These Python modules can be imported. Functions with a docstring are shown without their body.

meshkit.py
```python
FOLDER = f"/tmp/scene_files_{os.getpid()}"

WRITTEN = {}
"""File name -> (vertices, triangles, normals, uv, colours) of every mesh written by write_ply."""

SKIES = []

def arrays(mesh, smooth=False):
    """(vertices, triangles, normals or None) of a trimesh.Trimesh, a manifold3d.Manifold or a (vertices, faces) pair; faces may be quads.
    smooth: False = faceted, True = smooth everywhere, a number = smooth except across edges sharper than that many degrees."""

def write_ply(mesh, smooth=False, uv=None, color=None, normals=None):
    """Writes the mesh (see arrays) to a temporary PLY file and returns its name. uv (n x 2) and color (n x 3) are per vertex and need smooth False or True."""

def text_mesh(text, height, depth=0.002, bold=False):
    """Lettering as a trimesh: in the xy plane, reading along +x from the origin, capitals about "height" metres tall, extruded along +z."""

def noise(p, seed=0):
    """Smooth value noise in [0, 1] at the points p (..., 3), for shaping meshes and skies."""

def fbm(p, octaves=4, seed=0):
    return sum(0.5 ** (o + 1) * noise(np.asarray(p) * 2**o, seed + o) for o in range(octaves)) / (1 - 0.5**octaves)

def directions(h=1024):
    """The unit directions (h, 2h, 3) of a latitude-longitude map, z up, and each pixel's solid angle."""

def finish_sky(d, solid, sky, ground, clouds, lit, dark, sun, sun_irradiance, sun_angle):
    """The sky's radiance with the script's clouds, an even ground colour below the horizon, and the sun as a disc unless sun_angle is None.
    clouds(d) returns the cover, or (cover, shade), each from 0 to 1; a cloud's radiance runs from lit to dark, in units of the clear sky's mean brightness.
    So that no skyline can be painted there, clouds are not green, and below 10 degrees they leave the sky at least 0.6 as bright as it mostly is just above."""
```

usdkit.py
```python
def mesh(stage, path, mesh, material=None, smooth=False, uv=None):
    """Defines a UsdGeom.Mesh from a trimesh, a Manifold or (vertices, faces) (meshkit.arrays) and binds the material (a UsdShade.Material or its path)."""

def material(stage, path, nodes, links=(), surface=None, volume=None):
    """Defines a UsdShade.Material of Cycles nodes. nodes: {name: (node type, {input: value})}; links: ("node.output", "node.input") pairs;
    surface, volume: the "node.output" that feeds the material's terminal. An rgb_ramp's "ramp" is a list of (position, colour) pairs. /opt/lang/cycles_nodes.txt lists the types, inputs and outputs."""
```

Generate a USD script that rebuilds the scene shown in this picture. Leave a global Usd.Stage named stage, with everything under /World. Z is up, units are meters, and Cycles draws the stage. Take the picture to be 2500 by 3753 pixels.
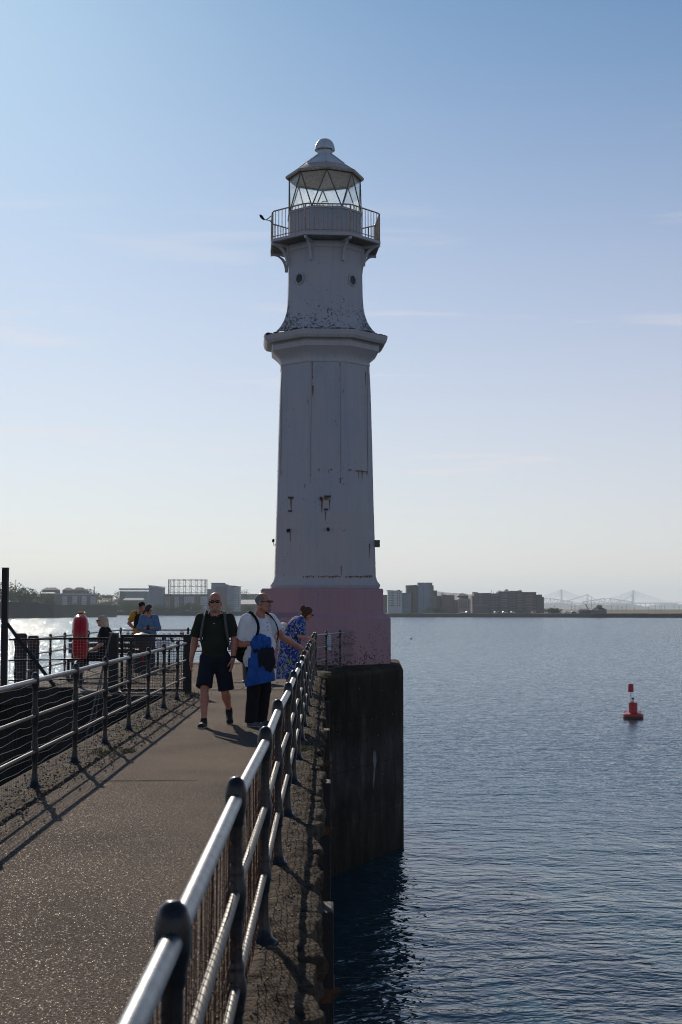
import math, random
import numpy as np
import trimesh
import shapely
from shapely.geometry import Polygon
import usdkit, meshkit
from pxr import Usd, UsdGeom, UsdLux, UsdShade, Gf, Sdf, Vt

stage = Usd.Stage.CreateInMemory()
UsdGeom.SetStageUpAxis(stage, UsdGeom.Tokens.z)
UsdGeom.SetStageMetersPerUnit(stage, 1.0)
UsdGeom.Xform.Define(stage, '/World')
UsdGeom.Scope.Define(stage, '/World/Looks')

# ------------------------------------------------------------------ camera, sky, sun, exposure
EYE = 1.62                                    # camera height above the path (metres)
SEA = -4.94                                   # water level
PITCH = math.atan(352.4 / 5208.33)            # tilted slightly upward
cam = UsdGeom.Camera.Define(stage, '/World/camera')
cam.CreateHorizontalApertureAttr(24.0)
cam.CreateVerticalApertureAttr(36.03)
cam.CreateFocalLengthAttr(50.0)
cam.CreateFStopAttr(8.0)
cam.CreateFocusDistanceAttr(23.0)
cam.CreateClippingRangeAttr(Gf.Vec2f(0.05, 100000))
cam.AddTranslateOp().Set(Gf.Vec3d(0, 0, EYE))
cam.AddRotateXOp().Set(90 + math.degrees(PITCH))
cam.CreateExposureAttr(EXPOSURE := -0.11)

SUN_EL, SUN_AZ = math.radians(26.6), math.radians(-17.3)
sun = UsdLux.DistantLight.Define(stage, '/World/sun')
sun.CreateNormalizeAttr(True)
sun.CreateIntensityAttr(1.25)
sun.CreateAngleAttr(0.5)
sun.CreateColorAttr(Gf.Vec3f(1.0, 0.88, 0.74))
sun.AddRotateZOp().Set(-math.degrees(SUN_AZ))
sun.AddRotateXOp().Set(-(90 - math.degrees(SUN_EL)))     # -z axis points away from the sun

sky = UsdLux.DomeLight.Define(stage, '/World/sky')
SKY_STRENGTH = 0.05
usdkit.material(stage, '/World/Looks/sky_air', {
    "sky": ("sky_texture", {"sky_type": "single_scattering", "sun_disc": False, "sun_elevation": SUN_EL, "sun_rotation": SUN_AZ,
                            "altitude": 20.0, "air_density": 1.0, "aerosol_density": 0.31, "ozone_density": 3.0}),
    "tint": ("mix_color", {"blend_type": "multiply", "fac": 1.0, "b": (1.20, 1.59, 1.75), "use_clamp": False}),
    "tc": ("texture_coordinate", {}),
    "map": ("mapping", {"rotation": (0.0, 0.14, 0.0), "scale": (1.6, 1.6, 22.0)}),
    "n": ("noise_texture", {"scale": 2.2, "detail": 7.0, "roughness": 0.6, "distortion": 0.4}),
    "r": ("rgb_ramp", {"ramp": [(0.0, (0, 0, 0)), (0.57, (0, 0, 0)), (0.80, (1, 1, 1)), (1.0, (1, 1, 1))]}),
    "sep": ("separate_xyz", {}),
    "band": ("map_range", {"range_type": "smoothstep", "from_min": 0.40, "from_max": 0.10, "to_min": 0.0, "to_max": 0.85, "clamp": True}),
    "veil": ("map_range", {"range_type": "smoothstep", "from_min": 0.46, "from_max": -0.03, "to_min": 0.0, "to_max": 0.52, "clamp": True}),
    "amt": ("math", {"math_type": "multiply"}),
    "mix": ("mix_color", {"b": (16.5, 16.6, 16.8)}),
    "mix2": ("mix_color", {"b": (22.8, 17.7, 17.7)}),
    "bg": ("background_shader", {"strength": SKY_STRENGTH}),
}, [("tc.generated", "map.vector"), ("map.vector", "n.vector"), ("n.fac", "r.fac"), ("tc.generated", "sep.vector"), ("sep.z", "band.value"), ("sep.z", "veil.value"),
    ("r.color", "amt.value1"), ("band.result", "amt.value2"), ("amt.value", "mix.fac"), ("sky.color", "tint.a"), ("tint.result", "mix.a"), ("veil.result", "mix2.fac"), ("mix.result", "mix2.a"), ("mix2.result", "bg.color")],
    surface="bg.background")
UsdShade.MaterialBindingAPI.Apply(sky.GetPrim()).Bind(UsdShade.Material.Get(stage, '/World/Looks/sky_air'))
sky.GetPrim().SetCustomDataByKey('kind', 'structure')

# ------------------------------------------------------------------ helpers
FO = 50 / 24 * 2500
CP, SP = math.cos(PITCH), math.sin(PITCH)


def P(xo, yo, Z):
    """the world point that the photograph shows at pixel (xo, yo), Z metres ahead"""
    a, b = (xo - 1250) / FO, -(yo - 1876.5) / FO
    d = np.array([a, CP - b * SP, SP + b * CP])
    return np.array([0, 0, EYE]) + d * (Z / d[1])


def G(xo, yo, z=0.0):
    a, b = (xo - 1250) / FO, -(yo - 1876.5) / FO
    d = np.array([a, CP - b * SP, SP + b * CP])
    return np.array([0, 0, EYE]) + d * ((z - EYE) / d[2])


def zz(yo, Z):
    return float(P(1250, yo, Z)[2])


_used = {}


def path_for(name, parent='/World'):
    parent = str(parent.GetPath()) if hasattr(parent, 'GetPath') else parent
    key = (parent, name)
    k = _used.get(key, 0)
    _used[key] = k + 1
    return f"{parent}/{name}" if k == 0 else f"{parent}/{name}_{k:03d}"


def put(prim, label=None, cat=None, group=None, kind=None):
    for k, v in (('label', label), ('category', cat), ('group', group), ('kind', kind)):
        if v:
            prim.SetCustomDataByKey(k, v)
    return prim


def thing(name, label, cat, loc=(0, 0, 0), rotz=0.0, group=None, kind=None):
    x = UsdGeom.Xform.Define(stage, path_for(name))
    x.AddTranslateOp().Set(Gf.Vec3d(*map(float, loc)))
    if rotz:
        x.AddRotateZOp().Set(math.degrees(rotz))
    return put(x.GetPrim(), label, cat, group, kind)


def obj(name, m, material, parent='/World', smooth=False, label=None, cat=None, group=None, kind=None):
    if isinstance(m, list):
        m = trimesh.util.concatenate(m)
    p = usdkit.mesh(stage, path_for(name, parent), m, '/World/Looks/' + material, smooth=smooth).GetPrim()
    return put(p, label, cat, group, kind)


def copy_of(src, name, loc, rotz=0.0, label=None, group=None, scale=None):
    x = UsdGeom.Xform.Define(stage, path_for(name))
    x.GetPrim().GetReferences().AddInternalReference(src.GetPath())
    x.ClearXformOpOrder()
    x.GetPrim().GetAttribute('xformOp:translate').Set(Gf.Vec3d(*map(float, loc)))
    ops = [UsdGeom.XformOp(x.GetPrim().GetAttribute('xformOp:translate'))]
    if rotz or src.GetAttribute('xformOp:rotateZ'):
        r = x.GetPrim().GetAttribute('xformOp:rotateZ') if src.GetAttribute('xformOp:rotateZ') else x.AddRotateZOp().GetAttr()
        r.Set(math.degrees(rotz))
        ops.append(UsdGeom.XformOp(r))
    x.SetXformOpOrder(ops)
    x.GetPrim().SetInstanceable(True)
    return put(x.GetPrim(), label, src.GetCustomDataByKey('category'), group or src.GetCustomDataByKey('group'))


def T(m, t=(0, 0, 0), rz=0.0):
    m = m.copy()
    if rz:
        m.apply_transform(trimesh.transformations.rotation_matrix(rz, (0, 0, 1)))
    m.apply_translation(t)
    return m


def box(x0, x1, y0, y1, z0, z1):
    m = trimesh.creation.box((abs(x1 - x0), abs(y1 - y0), abs(z1 - z0)))
    m.apply_translation(((x0 + x1) / 2, (y0 + y1) / 2, (z0 + z1) / 2))
    return m


def tube(pts, r, n=8, caps=True):
    """a tube along a polyline; r a number or one per point"""
    pts = np.asarray(pts, float)
    r = np.broadcast_to(np.asarray(r, float), (len(pts),))
    tg = np.gradient(pts, axis=0)
    tg /= np.maximum(np.linalg.norm(tg, axis=1, keepdims=True), 1e-9)
    ref = np.array([0, 0, 1.0]) if abs(tg[0][2]) < 0.9 else np.array([1.0, 0, 0])
    a = np.cross(tg, ref)
    bad = np.linalg.norm(a, axis=1) < 1e-6
    a[bad] = np.cross(tg[bad], [0, 1.0, 0.01])
    a /= np.linalg.norm(a, axis=1, keepdims=True)
    b = np.cross(tg, a)
    th = np.arange(n) * 2 * np.pi / n
    v = pts[:, None] + r[:, None, None] * (np.cos(th)[None, :, None] * a[:, None] + np.sin(th)[None, :, None] * b[:, None])
    m = len(pts)
    i, j = np.meshgrid(np.arange(m - 1), np.arange(n), indexing='ij')
    q = np.stack([i * n + j, i * n + (j + 1) % n, (i + 1) * n + (j + 1) % n, (i + 1) * n + j], -1).reshape(-1, 4)
    f = np.vstack([q[:, [0, 2, 1]], q[:, [0, 3, 2]]])
    v = v.reshape(-1, 3)
    if caps:
        c0, c1 = len(v), len(v) + 1
        v = np.vstack([v, pts[0], pts[-1]])
        k = np.arange(n)
        f = np.vstack([f, np.stack([np.full(n, c0), k, (k + 1) % n], 1), np.stack([np.full(n, c1), (m - 1) * n + (k + 1) % n, (m - 1) * n + k], 1)])
    t = trimesh.Trimesh(v, f, process=False)
    return t


def lathe(prof, n=24, axis=(0, 0)):
    """prof: (radius, z) from bottom to top"""
    prof = np.asarray(prof, float)
    th = np.arange(n) * 2 * np.pi / n
    v = np.stack([prof[:, 0][:, None] * np.cos(th) + axis[0], prof[:, 0][:, None] * np.sin(th) + axis[1], np.broadcast_to(prof[:, 1][:, None], (len(prof), n))], -1).reshape(-1, 3)
    m = len(prof)
    i, j = np.meshgrid(np.arange(m - 1), np.arange(n), indexing='ij')
    q = np.stack([i * n + j, i * n + (j + 1) % n, (i + 1) * n + (j + 1) % n, (i + 1) * n + j], -1).reshape(-1, 4)
    f = np.vstack([q[:, [0, 1, 2]], q[:, [0, 2, 3]]])
    c0, c1 = len(v), len(v) + 1
    v = np.vstack([v, [axis[0], axis[1], prof[0, 1]], [axis[0], axis[1], prof[-1, 1]]])
    k = np.arange(n)
    f = np.vstack([f, np.stack([np.full(n, c0), (k + 1) % n, k], 1), np.stack([np.full(n, c1), (m - 1) * n + k, (m - 1) * n + (k + 1) % n], 1)])
    return trimesh.Trimesh(v, f, process=False)


def rings(polys, zs, cap=True):
    """loft between polygons (k x 2 arrays with equal counts) at heights zs, bottom to top"""
    n = len(polys[0])
    v = np.vstack([np.column_stack([p, np.full(n, z)]) for p, z in zip(polys, zs)])
    m = len(polys)
    i, j = np.meshgrid(np.arange(m - 1), np.arange(n), indexing='ij')
    q = np.stack([i * n + j, i * n + (j + 1) % n, (i + 1) * n + (j + 1) % n, (i + 1) * n + j], -1).reshape(-1, 4)
    f = np.vstack([q[:, [0, 1, 2]], q[:, [0, 2, 3]]])
    if cap:
        pl = Polygon(polys[-1])
        tv, tf = trimesh.creation.triangulate_polygon(pl, engine='earcut')
        bv, bf = trimesh.creation.triangulate_polygon(Polygon(polys[0]), engine='earcut')
        k = len(v)
        v = np.vstack([v, np.column_stack([tv, np.full(len(tv), zs[-1])]), np.column_stack([bv, np.full(len(bv), zs[0])])])
        f = np.vstack([f, tf + k, bf[:, ::-1] + k + len(tv)])
    t = trimesh.Trimesh(v, f, process=False)
    return t


def ccw(poly):
    poly = np.asarray(poly, float)
    a = np.sum(poly[:, 0] * np.roll(poly[:, 1], -1) - np.roll(poly[:, 0], -1) * poly[:, 1])
    return poly if a > 0 else poly[::-1]


def inset(poly, d):
    """moves every edge of a counter-clockwise polygon inward by d"""
    p = np.asarray(poly, float)
    e = np.roll(p, -1, 0) - p
    e /= np.linalg.norm(e, axis=1, keepdims=True)
    nrm = np.column_stack([-e[:, 1], e[:, 0]])
    a, b = np.roll(nrm, 1, 0), nrm
    s = (a + b) / (1 + (a * b).sum(1, keepdims=True))
    return p + s * d


def rounded_prism(poly, z0, z1, r, steps=5):
    poly = ccw(poly)
    ps, hs = [poly], [z0]
    for k in range(steps + 1):
        t = k / steps * math.pi / 2
        ps.append(inset(poly, r * (1 - math.cos(t))))
        hs.append(z1 - r + r * math.sin(t))
    return rings(ps, hs)


def grid_sheet(x, y, z, uv=None):
    """mesh from 2-D arrays of coordinates"""
    ny, nx = x.shape
    v = np.stack([x, y, z], -1).reshape(-1, 3)
    i, j = np.meshgrid(np.arange(ny - 1), np.arange(nx - 1), indexing='ij')
    a = i * nx + j
    q = np.stack([a, a + 1, a + nx + 1, a + nx], -1).reshape(-1, 4)
    f = np.vstack([q[:, [0, 1, 2]], q[:, [0, 2, 3]]])
    return trimesh.Trimesh(v, f, process=False)


# ------------------------------------------------------------------ materials
def mat(name, color, rough=0.6, metal=0.0, var=0.0, scale=6.0, dark=None, spec=0.5, bump=0.0, bscale=60.0, bdist=0.01, stretch=(1, 1, 1), coat=0.0, space='object', lo=0.35, hi=0.68):
    """principled paint/stone/cloth; var mixes towards 'dark' by noise, bump adds fine relief"""
    nodes = {"p": ("principled_bsdf", {"base_color": color, "roughness": rough, "metallic": metal, "specular_ior_level": spec, "coat_weight": coat})}
    links = []
    if var or bump:
        if space == 'world':
            nodes["tc"] = ("geometry", {})
            src = "tc.position"
        else:
            nodes["tc"] = ("texture_coordinate", {})
            src = "tc.object"
        nodes["mp"] = ("mapping", {"scale": stretch})
        links.append((src, "mp.vector"))
    if var:
        nodes["n"] = ("noise_texture", {"scale": scale, "detail": 6.0, "roughness": 0.6})
        d = dark if dark is not None else tuple(c * (1 - var) for c in color)
        nodes["r"] = ("rgb_ramp", {"ramp": [(0.0, color), (lo, color), (hi, d), (1.0, d)]})
        links += [("mp.vector", "n.vector"), ("n.fac", "r.fac"), ("r.color", "p.base_color")]
    if bump:
        nodes["bn"] = ("noise_texture", {"scale": bscale, "detail": 4.0, "roughness": 0.6})
        nodes["b"] = ("bump", {"strength": bump, "distance": bdist})
        links += [("mp.vector", "bn.vector"), ("bn.fac", "b.height"), ("b.normal", "p.normal")]
    usdkit.material(stage, '/World/Looks/' + name, nodes, links, surface="p.BSDF")
    return name


mat('black_paint', (0.005, 0.0055, 0.007), 0.27, spec=0.33, var=1, dark=(0.040, 0.017, 0.008), scale=22, lo=0.60, hi=0.68, bump=0.35, bscale=45, bdist=0.004)
mat('black_steel', (0.006, 0.0065, 0.008), 0.5, spec=0.25, bump=0.2, bscale=60, bdist=0.003)
mat('galvanised', (0.21, 0.225, 0.24), 0.36, metal=0.85, var=0.5, scale=14, bump=0.2, bscale=90, bdist=0.003)
mat('rail_iron', (0.11, 0.102, 0.094), 0.55, metal=0.4, var=0.5, scale=40, bump=0.4, bscale=70, bdist=0.004)
mat('wire', (0.26, 0.26, 0.26), 0.4, metal=0.6)
mat('rusty_wire', (0.075, 0.03, 0.017), 0.8, var=0.5, scale=50, spec=0.15)
mat('timber_black', (0.018, 0.017, 0.016), 0.75, var=0.5, scale=6, stretch=(4, 4, 0.5), bump=0.6, bscale=30, bdist=0.02)
mat('rust', (0.11, 0.045, 0.02), 0.85, var=0.6, scale=30, bump=0.5, bscale=50)
# ------------------------------------------------------------------ sea
def sea_material():
    """wave slopes from finite differences of three layers of noise (swell, chop, ripples)"""
    eps = 0.025
    nodes = {"g": ("geometry", {}), "p": ("principled_bsdf", {"base_color": (0.005, 0.036, 0.049), "roughness": 0.05, "ior": 1.333, "distribution": "multi_ggx"}),
             "p2": ("principled_bsdf", {"base_color": (0.005, 0.036, 0.049), "roughness": 0.035, "ior": 1.333, "distribution": "multi_ggx"}), "mx": ("mix_closure", {"fac": 0.75}),
             "ruf": ("map_range", {"from_min": 20.0, "from_max": 170.0, "to_min": 0.05, "to_max": 0.08, "clamp": True})}
    links = []
    layers = ((0.34, 0.34, 0.30, (0.5, 1.0, 1.0), 2.0, 0.5), (1.7, 0.20, -0.22, (0.62, 1.0, 1.0), 3.0, 0.7), (5.6, 0.055, 0.45, (0.7, 1.0, 1.0), 2.0, 0.4))
    for k, off in enumerate(((0, 0, 0), (eps, 0, 0), (0, eps, 0))):
        nodes[f"o{k}"] = ("vector_math", {"math_type": "add", "vector2": off})
        links.append(("g.position", f"o{k}.vector1"))
        last = None
        for j, (sc, amp, rot, st, det, dist) in enumerate(layers):
            nodes[f"m{k}{j}"] = ("mapping", {"rotation": (0, 0, rot), "scale": st, "location": (3.1 * j, 1.7 * j, 0)})
            nodes[f"n{k}{j}"] = ("noise_texture", {"scale": sc, "detail": det, "roughness": 0.5, "distortion": dist})
            nodes[f"s{k}{j}"] = ("math", {"math_type": "multiply_add", "value2": amp, "value3": 0.0})
            links += [(f"o{k}.vector", f"m{k}{j}.vector"), (f"m{k}{j}.vector", f"n{k}{j}.vector"), (f"n{k}{j}.fac", f"s{k}{j}.value1")]
            if last:
                links.append((last, f"s{k}{j}.value3"))
            last = f"s{k}{j}.value"
    for k, ax in ((1, "x"), (2, "y")):
        nodes["d" + ax] = ("math", {"math_type": "subtract"})
        nodes["q" + ax] = ("math", {"math_type": "multiply"})
        links += [("s02.value", f"d{ax}.value1"), (f"s{k}2.value", f"d{ax}.value2"), (f"d{ax}.value", f"q{ax}.value1"), ("wind.result", f"q{ax}.value2")]
    # out in the wind the waves have steep faces towards the pier (the wind's lee side) and long flat backs
    nodes["ab"] = ("math", {"math_type": "absolute"})
    nodes["ng"] = ("math", {"math_type": "multiply", "value2": -1.0})
    nodes["st"] = ("map_range", {"range_type": "smoothstep", "from_min": 8.0, "from_max": 75.0, "clamp": True})
    nodes["ym"] = ("mix_float", {})
    links += [("qx.value", "c.x"), ("qy.value", "ab.value1"), ("ab.value", "ng.value1"), ("sp.y", "st.value"), ("st.result", "ym.fac"), ("qy.value", "ym.a"), ("ng.value", "ym.b"), ("ym.result", "c.y")]
    nodes["sp"] = ("separate_xyz", {})
    nodes["wind"] = ("map_range", {"from_min": 25.0, "from_max": 320.0, "to_min": LEE / eps, "to_max": OPEN / eps, "clamp": True})   # calmer in the lee of the pier
    links += [("g.position", "sp.vector"), ("sp.y", "wind.value")]
    nodes["c"] = ("combine_xyz", {"z": 1.0})
    nodes["nz"] = ("vector_math", {"math_type": "normalize"})
    links += [("c.vector", "nz.vector1"), ("nz.vector", "p.normal"), ("nz.vector", "p2.normal"), ("sp.y", "ruf.value"), ("ruf.result", "p.roughness"), ("p.BSDF", "mx.closure1"), ("p2.BSDF", "mx.closure2")]
    usdkit.material(stage, '/World/Looks/sea', nodes, links, surface="mx.closure")


LEE, OPEN = 0.55, 0.8
sea_material()
sx, sy = np.meshgrid(np.array([-16000, -4000, -1000, -300, -100, 0, 100, 300, 1000, 4000, 16000.0]), np.array([-300, -60, 0, 60, 200, 600, 1500, 4000, 9000, 17000.0]))
obj('sea', grid_sheet(sx, sy, np.full(sx.shape, SEA)), 'sea', kind='structure', label='blue rippled sea around the pier')

# ------------------------------------------------------------------ haze
HAZE = 0.85e-4
usdkit.material(stage, '/World/Looks/sea_air', {"v": ("principled_volume", {"color": (0.74, 0.88, 1.0), "density": HAZE, "anisotropy": 0.2})}, [], volume="v.volume")
obj('haze', box(-16500, 16500, -400, 17500, SEA - 1.5, 222), 'sea_air', kind='stuff')

# ------------------------------------------------------------------ pier
DRIFT = -0.0098


def pier(u, v):
    """across (u, right of the camera's line) and along (v) the pier"""
    return np.array([u + DRIFT * v, v])


usdkit.material(stage, '/World/Looks/asphalt', {
    "g": ("geometry", {}),
    "big": ("noise_texture", {"scale": 0.45, "detail": 8.0, "roughness": 0.6}),
    "fine": ("noise_texture", {"scale": 55.0, "detail": 3.0, "roughness": 0.7}),
    "vo": ("voronoi_texture", {"scale": 120.0}), "sc": ("separate_color", {}),
    "r": ("rgb_ramp", {"ramp": [(0.28, (0.050, 0.040, 0.033)), (0.45, (0.115, 0.092, 0.077)), (0.58, (0.19, 0.152, 0.127)), (0.70, (0.42, 0.35, 0.30))]}),
    "r2": ("rgb_ramp", {"ramp": [(0.3, (0.66, 0.66, 0.68)), (0.5, (1.0, 1.0, 1.0)), (0.7, (1.25, 1.24, 1.2))]}),
    "mx": ("mix_color", {"blend_type": "multiply", "fac": 1.0, "use_clamp": False}),
    "b1": ("bump", {"strength": 1.0, "distance": 0.012}),
    "gl": ("map_range", {"from_min": 0.94, "from_max": 0.955, "to_max": 0.65, "clamp": True}),
    "p": ("principled_bsdf", {"roughness": 0.95, "specular_ior_level": 0.03}),
    "gb": ("glossy_bsdf", {"roughness": 0.28, "color": (0.42, 0.385, 0.33)}),
    "m": ("mix_closure", {}),
}, [("g.position", "big.vector"), ("g.position", "fine.vector"), ("g.position", "vo.vector"), ("fine.fac", "r.fac"), ("big.fac", "r2.fac"), ("r.color", "mx.a"), ("r2.color", "mx.b"),
    ("mx.result", "p.base_color"), ("vo.distance", "b1.height"), ("b1.normal", "p.normal"), ("b1.normal", "gb.normal"), ("vo.color", "sc.color"), ("sc.r", "gl.value"),
    ("gl.result", "m.fac"), ("p.BSDF", "m.closure1"), ("gb.BSDF", "m.closure2")], surface="m.closure")
mat('concrete', (0.20, 0.185, 0.17), 0.85, spec=0.1, var=0.45, scale=2.0, bump=0.6, bscale=18, bdist=0.02, space='world')
mat('deck', (0.19, 0.16, 0.14), 0.9, spec=0.06, var=0.3, scale=1.5, bump=0.5, bscale=30, bdist=0.01, space='world')
mat('quay_stone', (0.034, 0.031, 0.027), 0.85, var=0.6, scale=1.4, bump=0.9, bscale=5, bdist=0.05, space='world', dark=(0.008, 0.008, 0.008), spec=0.06)
mat('verge', (0.10, 0.072, 0.050), 0.8, var=0.7, scale=14, bump=1.0, bscale=30, bdist=0.03, space='world', dark=(0.014, 0.010, 0.007), spec=0.03)

body = [pier(-2.98, -6), pier(-2.98, 27.1), pier(-0.062, 35.0), pier(-0.062, -6)]
obj('pier', rounded_prism([pier(-2.98, -6), pier(-2.98, 27.6), pier(-2.0, 35.2), pier(-0.062, 35.2), pier(-0.062, -6)], SEA - 1.2, -0.03, 0.04), 'quay_stone', kind='structure', smooth=40)

# asphalt path
ap = [pier(-2.52, -6), pier(-2.52, 20), pier(-2.62, 26.6), pier(-5.8, 30), (-5.8, 41.9), (-1.9, 42.9), (-0.5, 39.2), pier(-0.62, 34), pier(-0.55, 20), pier(-0.47, -6)]
obj('pier_path', rings([ccw(ap)] * 2, [-0.028, 0.0]), 'asphalt', kind='structure')
# pier head: the deck and the concrete blocks at the seaward corner
head = [(-6.95, 27.12), pier(-2.985, 27.12), pier(-2.0, 35.25), (-0.42, 35.3), (1.2, 39.2), (1.3, 44.2), (-1.9, 44.2), (-7.2, 43.2)]
obj('pier_head', rounded_prism(head, SEA - 1.2, -0.032, 0.06), 'quay_stone', kind='structure', smooth=40)
obj('pier_deck', rings([ccw([(-6.7, 27.4), pier(-2.7, 27.4), (-1.9, 35.3), (-0.6, 35.3), (0.8, 39.3), (0.8, 43.8), (-1.9, 43.8), (-7.0, 42.95)])] * 2, [-0.04, -0.004]), 'deck', kind='structure')
usdkit.material(stage, '/World/Looks/block_concrete', {
    "g": ("geometry", {}), "sep": ("separate_xyz", {}), "ms": ("mapping", {"scale": (1.5, 1.5, 0.5)}), "ns": ("noise_texture", {"scale": 1.3, "detail": 7.0, "roughness": 0.65}),
    "r": ("rgb_ramp", {"ramp": [(0.25, (0.008, 0.008, 0.008)), (0.5, (0.024, 0.022, 0.020)), (0.62, (0.042, 0.038, 0.034)), (0.74, (0.11, 0.105, 0.10))]}),
    "nl": ("noise_texture", {"scale": 1.1, "detail": 5.0}), "zz": ("math", {"math_type": "multiply_add", "value2": 1.1}),
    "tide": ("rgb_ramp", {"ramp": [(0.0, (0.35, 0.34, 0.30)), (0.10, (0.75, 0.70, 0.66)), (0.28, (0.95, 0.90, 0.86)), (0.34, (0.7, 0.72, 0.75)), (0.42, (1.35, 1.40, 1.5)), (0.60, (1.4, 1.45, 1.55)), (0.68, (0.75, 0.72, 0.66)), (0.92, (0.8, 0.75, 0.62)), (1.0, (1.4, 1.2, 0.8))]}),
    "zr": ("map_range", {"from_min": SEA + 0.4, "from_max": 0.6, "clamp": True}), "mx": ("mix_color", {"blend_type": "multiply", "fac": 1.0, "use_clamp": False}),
    "wv": ("math", {"math_type": "pingpong", "value2": 0.62}), "wl": ("map_range", {"from_min": 0.0, "from_max": 0.02, "to_min": -0.5, "to_max": 0.0, "clamp": True}),
    "nb": ("noise_texture", {"scale": 7.0, "detail": 7.0, "roughness": 0.7}), "hb": ("math", {"math_type": "add"}), "b": ("bump", {"strength": 1.0, "distance": 0.04}),
    "p": ("principled_bsdf", {"roughness": 0.9, "specular_ior_level": 0.06})},
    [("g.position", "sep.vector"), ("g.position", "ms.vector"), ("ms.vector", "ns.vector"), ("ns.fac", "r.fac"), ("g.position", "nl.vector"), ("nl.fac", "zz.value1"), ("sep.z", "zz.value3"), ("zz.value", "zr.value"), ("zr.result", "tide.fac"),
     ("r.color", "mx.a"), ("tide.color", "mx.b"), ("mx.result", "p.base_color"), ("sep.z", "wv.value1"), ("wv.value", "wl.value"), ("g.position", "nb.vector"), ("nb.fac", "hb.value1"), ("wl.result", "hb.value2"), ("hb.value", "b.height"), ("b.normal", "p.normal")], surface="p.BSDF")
blk = thing('pier_corner_block', 'dark concrete corner block of the pier carrying the lighthouse', 'quay wall', (0, 0, 0))
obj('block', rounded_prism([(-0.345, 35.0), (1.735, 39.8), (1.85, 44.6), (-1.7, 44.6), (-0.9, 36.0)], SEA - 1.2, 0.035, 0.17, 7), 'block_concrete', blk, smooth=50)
fa, fb = np.array([-0.345, 35.0]), np.array([1.735, 39.8])
fd = (fb - fa) / np.linalg.norm(fb - fa)
fn = np.array([fd[1], -fd[0]])


def on_block(px, off=0.004, th=0.003):
    """thin plate on the block's seaward face, outlined in photo pixels"""
    out = []
    for x, y in px:
        r = P(x, y, 1.0) - [0, 0, EYE]
        t = (fa @ fn + off) / (r[:2] @ fn)
        q = r * t + [0, 0, EYE]
        out.append((float((q[:2] - fa) @ fd), float(q[2])))
    m = trimesh.creation.extrude_polygon(Polygon(out).buffer(0), th, engine='earcut')
    v = m.vertices.copy()
    base = fa + fn * off
    m.vertices = np.column_stack([base[0] + fd[0] * v[:, 0] + fn[0] * v[:, 2], base[1] + fd[1] * v[:, 0] + fn[1] * v[:, 2], v[:, 1]])
    m.fix_normals()
    return m


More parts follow.
